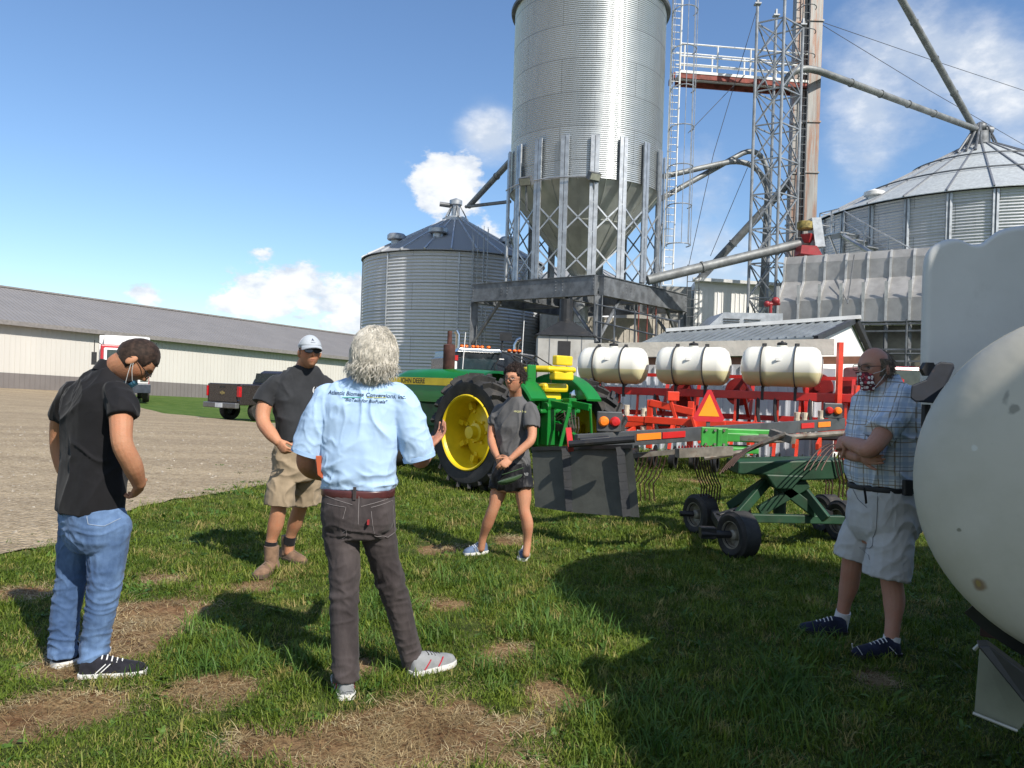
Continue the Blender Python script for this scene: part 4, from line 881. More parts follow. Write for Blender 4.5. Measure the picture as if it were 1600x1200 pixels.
# curtain
cm_ = mat('black_curtain', (.075,.079,.070), .65, 0, var=.12, vscale=5, bump=.003, bscale=14, dirt=(.05,.05,.045), dscale=3, dthr=(.5,.8))
C = [P(831,701,7.6), P(988,697,6.95), P(999,808,6.85), P(836,792,7.5)]; m = MB(); g = []
for j in range(9):
    row = []
    for i in range(17):
        u_, v_ = i/16, j/8; p = C[0].lerp(C[1],u_).lerp(C[3].lerp(C[2],u_), v_); row.append(p+V((0, .006*math.sin(u_*9+v_*2)-.02*v_*v_*math.sin(u_*3), -.012*math.sin(u_*math.pi)*v_)))
    g.append(row)
for off in (0,.012):
    o = len(m.v); m.v += [tuple(p+V((0,off,0))) for r_ in g for p in r_]; m.f += [(o+j*17+i, o+j*17+i+1, o+(j+1)*17+i+1, o+(j+1)*17+i) for j in range(8) for i in range(16)]
cu = m.build('curtain', cm_, tk, 180)
m = MB()
for f in (.35,.88):
    for j in range(8):
        a = C[0].lerp(C[1],f).lerp(C[3].lerp(C[2],f), j/8); b_ = C[0].lerp(C[1],f+.005).lerp(C[3].lerp(C[2],f+.005), (j+1)/8); m.beam(a-V((0,.03,0)), b_-V((0,.03,0)), .075, .012, V((0,1,0)))
m.beam(C[0]-V((0,.02,0)), C[1]-V((0,.02,0)), .02, .035); m.build('curtain_strap', blks, cu, 0)
# ---------------------------------------------------------------- dark semi truck behind tractor
tr_ = thing('semi_truck', 'dark semi truck with amber roof lights and chrome stack behind the tractor', 'truck', P(770,600,19.5))
bl = mat('dark_truck_paint', (.015,.02,.028), .25, 0, var=.1, coat=.5); gl = mat('truck_glass', (.02,.035,.04), .08, 0, spec=.8); amb = mat('amber_lens', (.9,.16,.01), .3, 0)
tk0 = P(745,600,19.5); tk0.z = 0; o = tk0; xd = V((.93,.36,0)); yd = V((-.36,.93,0)); RT = Matrix((xd, yd, ZV)).transposed()
def tl(x, y, z): return o+xd*x+yd*y+ZV*z
m = MB(); m.prism([(-.75,.9),(.75,.9),(.75,2.15),(-.7,2.15)], tl(0,0,0), xd, ZV, yd*1.9); m.prism([(-.7,1.6),(.72,1.6),(.66,2.32),(-.6,2.32)], tl(0,.02,0), xd, ZV, yd*1.9); cabm = m.build('cab', bl, tr_, 0, .03)
m = MB(); m.prism([(-.48,1.85),(.55,1.85),(.5,2.24),(-.42,2.24)], tl(0,-.01,0), xd, ZV, yd*.02); m.build('windshield', gl, cabm, 0)
m = MB(); m.prism([(-.62,2.26),(.62,2.26),(.55,2.36),(-.55,2.36)], tl(0,-.18,0), xd, ZV, yd*.25); m.build('visor', chrome, cabm, 0, .02)
m = MB()
for x in (-.4,-.28,-.1,.02,.14,.32): m.sph(tl(x,.1,2.42), .055, 10, 6, (1,1,.7))
for x in (1.05,1.2,1.33): m.sph(tl(x,.5,2.38), .06, 10, 6, (1,1,.7))
m.build('marker_lamp', amb, cabm)
m = MB(); m.prism([(-.9,1.1),(.9,1.1),(.8,1.62),(-.8,1.65)], tl(-.1,-1.4,0), xd, ZV, yd*1.4); hd = m.build('hood', bl, tr_, 0, .05)
m = MB(); m.prism([(-.5,0),(.1,.0),(.15,.25),(-.2,.25)], tl(-.9,-1.2,1.5), xd, ZV, yd*.5); m.build('fender_trim', chrome, hd, 0, .02)
m = MB(); m.tube([tl(1.35,.8,1.2), tl(1.35,.8,2.55), tl(1.4,.75,2.68), tl(1.47,.7,2.72)], .075, 14); m.tube([tl(-.05,1.6,2.3), tl(-.05,1.6,2.8), tl(-.12,1.6,2.9)], .07, 12); m.build('exhaust_stack', chrome, tr_)
m = MB(); m.prism([(.8,.8),(1.8,.8),(1.8,2.3),(.8,2.4)], tl(0,.5,0), xd, ZV, yd*1.6); m.build('sleeper', bl, tr_, 0, .04)
m = MB(); m.tube([tl(-.72,-1.0,1.5), tl(-.70,-1.0,1.95), tl(-.66,-1.0,2.7)], .012, 5); m.tube([tl(.95,-.6,1.6), tl(1.0,-.6,3.1)], .012, 5); m.cyl(tl(-.9,-1,1.5), tl(-.9,-1,2.0), .05, 8); m.build('antenna', wmetal, tr_)
m = MB(); m.box(tl(-.9,-1,2.08), (.14,.08,.12)); m.build('beacon', rdr, tr_, 0)
m = MB(); m.tube([tl(.5,-.3,1.6), tl(.35,-.3,1.9), tl(.55,-.3,2.3), tl(.9,-.3,2.2), tl(1.0,-.3,1.8)], .02, 6); m.bx(tl(1.0,0,0).x, tl(1.0,0,0).x+.14, tl(1.0,0,0).y, tl(1.0,0,0).y+.14, 1.8, 2.2); m.tube([tl(.8,-.2,1.7), tl(1.0,-.2,2.1), tl(1.3,-.2,1.9)], .018, 6); m.build('air_hose', blks, tr_)
m = MB(); m.bx(tl(.85,.3,0).x-.15, tl(.85,.3,0).x+.17, tl(.85,.3,0).y, tl(.85,.3,0).y+.1, 2.62, 2.85); m.cyl(tl(.8,.4,2.4), tl(.8,.4,2.7), .03, 6); m.build('work_light', blks, tr_, 0)
for x, y in ((-.8,-.8),(.8,-.8),(-.8,2.2),(1.3,2.2)): m = MB(); m.lathe([(.2,-.13),(.48,-.14),(.5,0),(.48,.14),(.2,.13)], tl(x,y,.5), 24, xd); m.build('tyre', tyr, tr_)
# grey cabinet with hip lid under the chute
tcb = thing('control_cabinet', 'grey metal control cabinet with dark hipped lid under the silo chute', 'cabinet', P(885,600,21.5))
q = P(884,600,21.5); q.z = 0; cabc = mat('dusty_grey_panel', (.42,.41,.38), .55, .15, var=.1, vscale=2, dirt=(.30,.28,.24), dscale=3)
m = MB(); m.bx(q.x-.82,q.x+.75,q.y,q.y+1.6,0,2.9); m.build('cabinet_body', cabc, tcb, 0, .01)
m = MB(); m.add([V((q.x-.9,q.y-.08,2.9)),V((q.x+.83,q.y-.08,2.9)),V((q.x+.83,q.y+1.7,2.9)),V((q.x-.9,q.y+1.7,2.9)),V((q.x-.2,q.y+.6,3.35)),V((q.x+.2,q.y+.6,3.35)),V((q.x+.2,q.y+1,3.35)),V((q.x-.2,q.y+1,3.35))],[(3,2,1,0),(4,5,6,7),(0,1,5,4),(1,2,6,5),(2,3,7,6),(3,0,4,7)]); m.cyl((q.x,q.y+.8,3.3),(q.x,q.y+.8,4.0),.2,14); m.build('lid', blks, tcb, 0)
m = MB(); m.bx(q.x-.25,q.x+.1,q.y-.02,q.y,2.35,2.75); m.build('panel_sign', dark, tcb, 0)
m = MB(); 
for x in (-.5,.0,.4): m.bx(q.x+x,q.x+x+.02,q.y-.012,q.y-.001,.1,2.88)
for z in (1.6,2.4): m.cyl((q.x+.45,q.y-.06,z),(q.x+.7,q.y-.06,z),.03,6)
m.build('door_seam', steel_d, tcb, 0)
# ---------------------------------------------------------------- red straight truck
rt = G(194,628); RA_ = math.atan2(-.88,.47); t5 = thing('box_truck', 'red and white delivery truck parked by the long barn, seen from the front', 'truck', rt, RA_); t5.scale = (1.08,1.08,1.08)
redt = mat('truck_red', (.42,.02,.03), .35, 0, coat=.4, var=.08); wht = mat('truck_white', (.72,.72,.72), .4, 0, coat=.3, var=.03); chk = mat('dark_grille', (.05,.06,.08), .4, .3)
m = MB(); m.bx(-2.2,-.3,-1.15,1.15,.9,2.9); c_ = m.build('cab', redt, t5, 0, .06)
m = MB(); m.prism([(-.3,1.0),(1.1,.95),(1.15,1.5),(-.3,1.95)], (0,-1.05,0), (1,0,0), ZV, (0,2.1,0)); m.bx(-.32,-.2,-1.0,1.0,1.9,2.75); hd = m.build('hood', wht, t5, 0, .07)
m = MB(); m.bx(-.2,-.18,-.85,.85,2.0,2.65); m.build('windshield', gl, c_, 0)
m = MB(); m.bx(-7.5,-2.3,-1.22,1.22,1.0,3.45); m.bx(-2.6,-.5,-1.0,1.0,2.9,3.4); m.build('cargo_box', wht, t5, 0, .04)
m = MB(); m.bx(1.1,1.2,-1.15,1.15,.5,.95); m.bx(1.14,1.18,-.55,.55,1.0,1.42); m.build('bumper', chk, t5, 0, .03)
for s in (-1,1):
    m = MB(); m.bx(1.08,1.17,s*.85-.18,s*.85+.18,1.1,1.3); m.build('headlight', glassl, t5, 0, .02)
    m = MB(); m.bx(-.25,-.12,s*1.42-.12,s*1.42+.12,1.85,2.5); m.tube([(-.3,s*1.1,2.9),(-.2,s*1.42,3.1),(-.2,s*1.42,2.2)], .025, 6); m.build('mirror', blks, t5, 0, .02)
    for x in (.2,-6.2):
        m = MB(); m.lathe([(.22,-.14),(.46,-.15),(.48,0),(.46,.15),(.22,.14)], (x,s*.98,.48), 24, V((0,1,0))); w5 = m.build('wheel', tyr, t5)
        m = MB(); m.lathe([(.22,.12),(.1,.05),(.08,.14),(0,.15)], (x,s*.98,.48), 16, V((0,s,0))); m.build('rim', steel, w5)
m = MB(); m.bx(-7.3,.9,-.45,.45,.55,.95); m.build('chassis', blks, t5, 0)
# ---------------------------------------------------------------- pickup
pk = G(372,657); hA = R(57); hdv = V((math.cos(hA),math.sin(hA),0)); lft = V((-hdv.y,hdv.x,0))
base = pk+hdv*.75+lft*.75+V((.35,0,0)); base.z = zg(base.x, base.y)
t6 = thing('pickup_truck', 'dark brown pickup parked on the gravel edge, tailgate towards us', 'pickup', base, hA)
pb = mat('dark_brown_paint', (.03,.024,.024), .28, 0, coat=.6, var=.08)
m = MB(); m.prism([(-1.25,.62),(3.9,.6),(4.0,1.15),(3.85,1.28),(2.55,1.35),(2.5,1.38),(-1.25,1.38)], (0,-.97,0), (1,0,0), ZV, (0,.08,0)); m.prism([(-1.25,.62),(3.9,.6),(4.0,1.15),(3.85,1.28),(2.55,1.35),(2.5,1.38),(-1.25,1.38)], (0,.89,0), (1,0,0), ZV, (0,.08,0)); m.bx(2.5,3.95,-.9,.9,.7,1.27); m.bx(-1.25,2.5,-.9,.9,.68,.8); m.bx(.6,.68,-.9,.9,.8,1.37); b6 = m.build('body', pb, t6, 0, .03)
m = MB(); rr = []
for z, x0, x1, w_ in ((1.37,.66,2.75,.88),(1.55,.72,2.45,.84),(1.85,.95,2.0,.72),(1.92,1.05,1.9,.66)): rr.append([V((x0,-w_,z)),V((x1,-w_,z)),V((x1,w_,z)),V((x0,w_,z))])
m.rings(rr); m.build('cab', pb, t6, 0, .04)
m = MB(); m.bx(.9,1.45,-.875,-.86,1.42,1.78) ; m.bx(1.55,2.15,-.875,-.86,1.42,1.78); m.prism([(-.7,0),(.7,0),(.62,.36),(-.62,.36)], (.66,0,1.45), (0,1,0), ZV, (.02,0,0)); m.build('window', gl, t6, 0)
m = MB(); m.bx(-1.31,-1.25,-.8,.8,.72,1.4); tg6 = m.build('tailgate', pb, t6, 0, .02)
m = MB(); m.bx(-1.33,-1.31,-.12,.12,1.02,1.09); m.bx(-1.33,-1.31,-.04,.04,.99,1.12); m.build('emblem', mat('dull_gold', (.35,.28,.12), .4, .5), tg6, 0)
m = MB(); m.bx(-1.33,-1.31,-.14,.14,1.24,1.31); m.build('handle', blks, tg6, 0)
for s in (-1,1):
    m = MB(); m.bx(-1.33,-1.2,s*.90-(.07 if s < 0 else .03),s*.90+(.07 if s < 0 else .03),.92,1.30); m.build('tail_light', mat('tail_red', (.42,.01,.015), .25, 0, coat=.5), t6, 0, .015)
    for x in (-.35,3.15):
        m = MB(); m.lathe([(.22,-.13),(.37,-.14),(.4,-.08),(.4,.08),(.37,.14),(.22,.13)], (x,s*.82,.4), 28, V((0,1,0))); w6 = m.build('wheel', tyr, t6)
        m = MB(); m.lathe([(.23,.12),(.15,.06),(.05,.1),(0,.11)], (x,s*.82,.4), 18, V((0,s,0))); m.build('rim', steel_d, w6)
m = MB(); m.bx(-1.45,-1.28,-.95,.95,.5,.7); bp = m.build('bumper', mat('grey_bumper', (.16,.16,.165), .4, .4), t6, 0, .03)
m = MB(); m.bx(-1.465,-1.45,-.2,.2,.52,.68); m.build('licence_plate', mat('plate', (.5,.52,.55), .5), bp, 0)
m = MB(); m.bx(1.9,2.05,-1.2,-.98,1.35,1.55); m.bx(1.9,2.05,.98,1.2,1.35,1.55); m.build('mirror', blks, t6, 0, .02)
# red vehicle glimpsed between plaid man and white tank
t7 = thing('farm_truck', 'dark red truck cab glimpsed between the plaid shirt man and the white tank', 'truck', P(1425,600,10.5))
q = P(1418,600,13.5); o7 = V((q.x,q.y,0)); m = MB(); m.bx(o7.x-.5,o7.x+1.6,o7.y,o7.y+2.4,.6,1.55); m.bx(o7.x-.3,o7.x+1.4,o7.y+.5,o7.y+2,1.55,2.05); c7 = m.build('cab', redt, t7, 0, .06)
m = MB(); m.bx(o7.x-.2,o7.x+1.3,o7.y+.46,o7.y+.5,1.6,1.98); m.build('window', gl, c7, 0)
m = MB(); m.beam((o7.x-.4,o7.y-.02,1.95),(o7.x-.2,o7.y-.05,.9),.04,.04); m.build('rail', steel, t7, 0)
for xx in (0,1.2): m = MB(); m.lathe([(.2,-.13),(.4,-.14),(.42,0),(.4,.14),(.2,.13)], (o7.x+xx,o7.y+.3,.42), 24, V((1,0,0))); m.build('tyre', tyr, t7)
# ---------------------------------------------------------------- foreground tanks at the right
polyd = bpy.data.materials.new('weathered_poly'); polyd.use_nodes = True; t = polyd.node_tree; b = t.nodes['Principled BSDF']
ps = nd(t, 'ShaderNodeNewGeometry').outputs['Position']; c = mixc(t, sstep(t, nz(t, ps, 2.2, 6, .65), .3, .7), (.43,.405,.33), (.51,.48,.41))
c = mixc(t, mth(t, 'MULTIPLY', sstep(t, nz(t, ps, 40, 5, .8), .6, .85), .35), c, (.3,.28,.22))
zz = nd(t, 'ShaderNodeSeparateXYZ'); t.links.new(ps, zz.inputs[0])
def spot(c, pos, r, col, edge=.5, sc=(1,1,1)):
    mp = nd(t, 'ShaderNodeMapping'); mp.vector_type = 'TEXTURE'; mp.inputs['Location'].default_value = pos; mp.inputs['Scale'].default_value = sc
    wv = nd(t, 'ShaderNodeVectorMath', operation='ADD'); ns = nd(t, 'ShaderNodeTexNoise'); ns.inputs['Scale'].default_value = 30; t.links.new(ps, ns.inputs[0])
    sb = nd(t, 'ShaderNodeVectorMath', operation='SCALE'); sb.inputs['Scale'].default_value = .02; t.links.new(ns.outputs['Color'], sb.inputs[0]); t.links.new(ps, wv.inputs[0]); t.links.new(sb.outputs[0], wv.inputs[1]); t.links.new(wv.outputs[0], mp.inputs[0])
    ln = nd(t, 'ShaderNodeVectorMath', operation='LENGTH'); t.links.new(mp.outputs[0], ln.inputs[0])
    return mixc(t, mth(t, 'MULTIPLY', sstep(t, mth(t, 'MULTIPLY', ln.outputs['Value'], -1), -r, -r*edge), .8), c, col)
ax = V((.62,.785,0)); ca = V((1.86,2.34,1.235)); TR_ = .565
def oe(px, py):
    u, v = uv(px, py); k = -.14
    for _ in range(14):
        Y = (ca.x*ax.x+ca.y*ax.y+k)/(u/F*ax.x+ax.y); p = P(px, py, Y); r = (p-ca-ax*(p-ca).dot(ax)).length; q = min(.999, r/TR_)**(1/.85); k = .5*k-.5*.17*math.sqrt(1-q*q)**.8
    return tuple(p+V((.01,.01,.01)))
c = spot(c, oe(1530,914), .030, (.17,.09,.035), .4); c = spot(c, oe(1529,912), .012, (.30,.22,.07), .5); c = spot(c, oe(1541,968), .10, (.20,.19,.14), .1, (.12,.12,1))
c = spot(c, oe(1583,640), .020, (.20,.19,.16)); c = spot(c, oe(1572,620), .045, (.24,.23,.2), .2, (.25,.25,1)); c = spot(c, oe(1498,828), .009, (.16,.15,.11)); c = spot(c, oe(1523,700), .014, (.6,.6,.56)); c = spot(c, oe(1502,950), .07, (.22,.2,.14), .2, (.3,.3,1))
t.links.new(c, b.inputs['Base Color']); b.inputs['Roughness'].default_value = .55; b.inputs['Subsurface Weight'].default_value = .1; b.inputs['Subsurface Radius'].default_value = (.05,.05,.04); b.inputs['Subsurface Scale'].default_value = .3
bn = nd(t, 'ShaderNodeBump'); bn.inputs['Distance'].default_value = .004; t.links.new(nz(t, ps, 5, 3), bn.inputs['Height']); t.links.new(bn.outputs[0], b.inputs['Normal'])
tA_ = thing('nurse_tank', 'huge weathered off white tank with domed end filling the lower right corner', 'tank', V((ca.x,ca.y,0)))
m = MB(); pr = [(TR_*math.sin(a)**.85, -.17*math.cos(a)**.8) for a in np.linspace(.001, math.pi/2-.0001, 22)]+[(TR_+.002,.05),(TR_,.5),(TR_,.98)]+[(TR_*math.cos(a), .98+.2*math.sin(a)) for a in np.linspace(.1, math.pi/2, 8)]
m.lathe(pr, ca, 72, ax); m.build('tank_shell', polyd, tA_, 60)
m = MB(); m.tube([ca+(V((ax.y,-ax.x,0))*math.cos(a)+ZV*math.sin(a))*(TR_+.001)+ax*.03 for a in np.linspace(0, 2*math.pi, 80)], .007, 6); m.build('seam_ring', polyd, tA_)
m = MB(); sx = V((ax.y,-ax.x,0)); rs = []
for a in np.linspace(R(229), R(330), 25):
    rs.append(ca+(sx*math.cos(a)+ZV*math.sin(a))*(TR_+.012)+ax*.06)
m.tube(rs, [.045]*25, 4, sq=.35, up=ax); m.build('saddle_band', blks, tA_, 0)
cream = mat('pale_green_paint', (.15,.155,.10), .6, .0, var=.12, vscale=5, dirt=(.2,.16,.08), dscale=8, dthr=(.6,.8))
q1 = P(1530,1018,2.35); m = MB(); m.add([P(1530,1014,2.42),P(1620,1105,2.3),P(1592,1142,2.3),P(1522,1114,2.38)]+[p+V((.075,.1,0)) for p in (P(1530,1014,2.42),P(1620,1105,2.3),P(1592,1142,2.3),P(1522,1114,2.38))], [(0,1,2,3),(7,6,5,4),(0,4,5,1),(1,5,6,2),(2,6,7,3),(3,7,4,0)]); m.build('saddle_plate', cream, tA_, 0, .004)
m = MB(); pp = [P(1528,1010,2.25),P(1546,1009,2.25),P(1630,1072,2.2),P(1630,1135,2.2)]; m.add(pp+[p+V((.03,.06,0)) for p in pp], [(3,2,1,0),(4,5,6,7),(0,1,5,4),(1,2,6,5),(2,3,7,6),(3,0,4,7)]); m.build('saddle_plate', blks, tA_, 0, .004)
m = MB(); m.tube([P(1522,1015,2.37), P(1530,1007,2.36), P(1545,1008,2.35), P(1620,1068,2.28)], .006, 6); m.tube([P(1520,1114,2.36), P(1590,1142,2.29)], .005, 6); m.build('weld_bead', mat('bright_weld', (.4,.4,.36), .5, .3), tA_)
brn = mat('brown_rusty_beam', (.05,.025,.018), .8, .1, var=.3, vscale=5)
m = MB(); m.beam(ca+ax*.12+sx*.2+ZV*-1.235, ca+ax*.12+sx*.2-ZV*.68, .26, .3, ax); m.beam(ca+ax*.9+ZV*-1.235, ca+ax*.9-ZV*.6, .26, .3, ax); m.build('support_post', brn, tA_, 0, .006)
m = MB(); m.beam(ca+ax*.0-ZV*.72-sx*.12, ca+ax*.0-ZV*.72+sx*.5, .09, .1); m.beam(ca+ax*.9-ZV*.70-sx*.45, ca+ax*.9-ZV*.70+sx*.5, .09, .1); m.build('cross_beam', brn, tA_, 0, .004)
# tank B
YB = 3.5; prof = [(1437,640),(1436,600),(1438,500),(1440,410),(1446,388),(1462,374),(1484,368),(1500,370),(1514,378),(1532,378),(1546,366),(1562,354),(1600,346),(1700,342),(1850,344),(1880,380),(1890,700),(1500,690),(1450,662)]
tB = thing('nurse_tank', 'tall white moulded plastic tank with wavy shoulder behind the domed tank', 'tank', P(1600,700,YB))
pts = [P(x, y, YB) for x, y in prof]
def smoothpoly(pts, k=2):
    for _ in range(k):
        o = []
        for i in range(len(pts)): a, b_ = pts[i], pts[(i+1)%len(pts)]; o += [a.lerp(b_,.25), a.lerp(b_,.75)]
        pts = o
    return pts
sp2 = smoothpoly(pts); cen = sum(sp2, V())/len(sp2); rs = []
for dy, k in ((0,.82),(.0,.86),(.012,.93),(.035,.97),(.08,.995),(.14,1),(.5,1),(.56,.995),(.61,.97),(.635,.92),(.64,.86)):
    rs.append([V((cen.x+(p.x-cen.x)*(1-(1-k)*.8)+dy*.56, p.y+dy, cen.z+(p.z-cen.z)*(1-(1-k)*.8))) for p in sp2])
m = MB(); m.rings(rs); m.build('tank_shell', mat('white_moulded_plastic', (.60,.60,.57), .5, 0, var=.06, vscale=1.2, bump=.006, bscale=4, dirt=(.42,.42,.38), dscale=3, dthr=(.55,.85)), tB, 60)
m = MB(); q = P(1447,577,3.42); m.cyl(q, q-V((0,.03,0)), .034, 6); m.build('hex_bolt', blk, tB, 30)
m = MB(); m.bx(2.75,3.4,3.6,3.7,0,1.4); m.bx(2.5,3.4,3.7,4.0,1.3,1.4); m.build('stand', brn, tB, 0)
bb = mat('blue_black_bracket', (.009,.014,.026), .7, 0, var=.25, vscale=9, dirt=(.12,.06,.03), dscale=16, dthr=(.6,.75))
m = MB(); poly_ = [(1424,602),(1447,593),(1462,569),(1470,565),(1490,567),(1491,573),(1466,627),(1460,630),(1430,628),(1422,622)]
pp = [P(x,y,2.75) for x, y in reversed(poly_)]; n = len(pp); dp = V((.07,.12,0)); m.add(pp+[p+dp for p in pp], [tuple(range(n)), tuple(range(2*n-1,n-1,-1))]+[((i+1)%n,i,n+i,n+(i+1)%n) for i in range(n)])
tag(m.build('bracket', bb, None, 0, .006), 'blue black steel bracket held between the two white tanks', 'bracket')
m = MB(); m.tube([P(1447,632,2.9), P(1446,665,2.9), P(1452,690,2.95)], .016, 8); tag(m.build('hose', blk), 'short black hose hanging under the blue black bracket', 'hose')

# unseen tanks of guessed shape, added outside the frame to cast the big shade over the lawn, the plaid man and the nurse tanks
for i, (cx, cy, lab) in enumerate(((4.75,2.1,'tall round tank added unseen right of the frame to shade the plaid man'),(4.85,-.25,'tall round tank added unseen right of the camera to shade the domed tank'),(7.5,2.7,'tall round tank added unseen far right of the frame to shade the lawn behind the plaid man'))):
    tt9 = thing('added_shade_tank', lab, 'tank', (cx,cy,0)); m = MB(); m.lathe([(1.45,0),(1.47,.1),(1.45,.2),(1.45,4.2),(1.4,4.35),(.9,4.55),(.4,4.66),(.0,4.68)], (cx,cy,0), 64); m.build('tank_shell', polyd, tt9, 50)
    m = MB(); m.lathe([(.3,4.6),(.3,4.75),(.0,4.78)], (cx,cy,0), 24); m.build('lid', blk, tt9)
# ---------------------------------------------------------------- people
def remesh(mb, vox, sm=4, fac=.5):
    me = bpy.data.meshes.new('tmp'); me.from_pydata([tuple(v) for v in mb.v], [], mb.f); me.update()
    o = bpy.data.objects.new('tmp', me); LK(o)
    r = o.modifiers.new('r', 'REMESH'); r.mode = 'VOXEL'; r.voxel_size = vox; r.adaptivity = 0
    s = o.modifiers.new('s', 'SMOOTH'); s.iterations = sm; s.factor = fac
    out = bpy.data.meshes.new_from_object(o.evaluated_get(bpy.context.evaluated_depsgraph_get()))
    bpy.data.objects.remove(o); return out
def mesh_np(me):
    n = len(me.vertices); co = np.empty(n*3); me.vertices.foreach_get('co', co); no = np.empty(n*3); me.vertices.foreach_get('normal', no)
    return co.reshape(-1,3), no.reshape(-1,3)
def catmull(pts, rad, sub=5):
    P_ = [V(p) for p in pts]; o, r = [], []
    for i in range(len(P_)-1):
        p0, p1, p2, p3 = P_[max(i-1,0)], P_[i], P_[i+1], P_[min(i+2,len(P_)-1)]
        for k in range(sub):
            u = k/sub; o.append(.5*((2*p1)+(p2-p0)*u+(2*p0-5*p1+4*p2-p3)*u*u+(3*p1-p0-3*p2+p3)*u**3)); r.append(rad[i]+(rad[i+1]-rad[i])*(u*u*(3-2*u)))
    return o+[P_[-1]], r+[rad[-1]]
def chain(mb, pts, rad, n=16, flat_end=False, flat_start=False, sub=5, sq=1., up=None):
    p, r = catmull(pts, rad, sub)
    if not flat_start:
        d = (p[0]-p[1]).normalized(); ex = [(p[0]+d*r[0]*math.sin(a), r[0]*math.cos(a)) for a in (1.35,1.0,.6,.3)]
        p = [e[0] for e in ex]+p; r = [e[1] for e in ex]+r
    if not flat_end:
        d = (p[-1]-p[-2]).normalized(); ex = [(p[-1]+d*r[-1]*math.sin(a), r[-1]*math.cos(a)) for a in (.3,.6,1.0,1.35)]
        p += [e[0] for e in ex]; r += [e[1] for e in ex]
    return mb.tube(p, r, n, sq=sq, up=up)
def torso(mb, rs, rt, fw, k=1., n=28, e=.82):
    out = []
    for c, hw, hd in rs:
        ring = []
        for i in range(n):
            a = 2*math.pi*i/n; ca_, sa = math.cos(a), math.sin(a)
            ring.append(c+rt*hw*k*math.copysign(abs(ca_)**e, ca_)+fw*hd*k*math.copysign(abs(sa)**e, sa))
        out.append(ring)
    # refine by catmull
    fine = []
    for i in range(len(out)-1):
        for s_ in range(3):
            u = s_/3; p0, p1, p2, p3 = out[max(i-1,0)], out[i], out[i+1], out[min(i+2,len(out)-1)]
            fine.append([.5*((2*b_)+(c_-a_)*u+(2*a_-5*b_+4*c_-d_)*u*u+(3*b_-a_-3*c_+d_)*u**3) for a_, b_, c_, d_ in zip(p0,p1,p2,p3)])
    fine.append(out[-1]); return mb.rings(fine)
g_ = lambda x, s: math.exp(-(x/s)**2)
def head_pt(x, y, z, wide=1., fem=0.):
    x *= .074*wide; y *= .098; z *= .118
    if z < 0:
        k = -z/.118; x *= 1-(.30+.06*fem)*k**1.5
        if y < 0: y *= 1-.38*k
        else: y *= 1-.06*k
    else: x *= 1+.05*math.sin(z/.118*2.6)
    if y > 0:
        fr = min(1, y/.045); ax_ = abs(x)
        y *= .95
        y += fr*(.014*g_(z+.102,.024)*g_(x,.028)+.006*g_(z-.030,.012)*g_(x,.045)-.011*g_(z-.008,.013)*g_(ax_-.031,.014)
          +(.024-.004*fem)*g_(x,.0105)*g_(z+.022,.015)+.012*g_(x,.0085)*g_(z-.002,.018)+.006*g_(ax_-.013,.007)*g_(z+.03,.008)
          +.004*g_(ax_-.044,.015)*g_(z+.015,.02)+.008*g_(x,.022)*(g_(z+.056,.0055)+g_(z+.069,.006))-.004*g_(x,.022)*g_(z+.0625,.003)+.003*g_(ax_-.031,.009)*g_(z-.008,.006))
    return x, y, z
def head(mb, c, M3, s, wide=1., fem=0.):
    n, mth_ = 72, 52; rs = []
    for j in range(1, mth_):
        a = math.pi*j/mth_; rs.append([c+M3 @ (V(head_pt(math.sin(a)*math.cos(q*2*math.pi/n), math.sin(a)*math.sin(q*2*math.pi/n), -math.cos(a), wide, fem))*s) for q in range(n)])
    mb.rings(rs)
    for sg in (-1,1):
        e = MB(); e.sph((0,0,0), 1, 14, 10, (.011,.019,.032)); rot = Matrix.Rotation(sg*-.35, 3, 'Z') @ Matrix.Rotation(-.15, 3, 'X')
        mb.add([c+M3 @ ((rot @ V(v)+V((sg*.077*wide,-.012,-.008)))*s) for v in e.v], e.f)
def basis(f, up=ZV):
    f = V(f).normalized(); x = f.cross(up).normalized(); return Matrix((x, f, x.cross(f))).transposed()
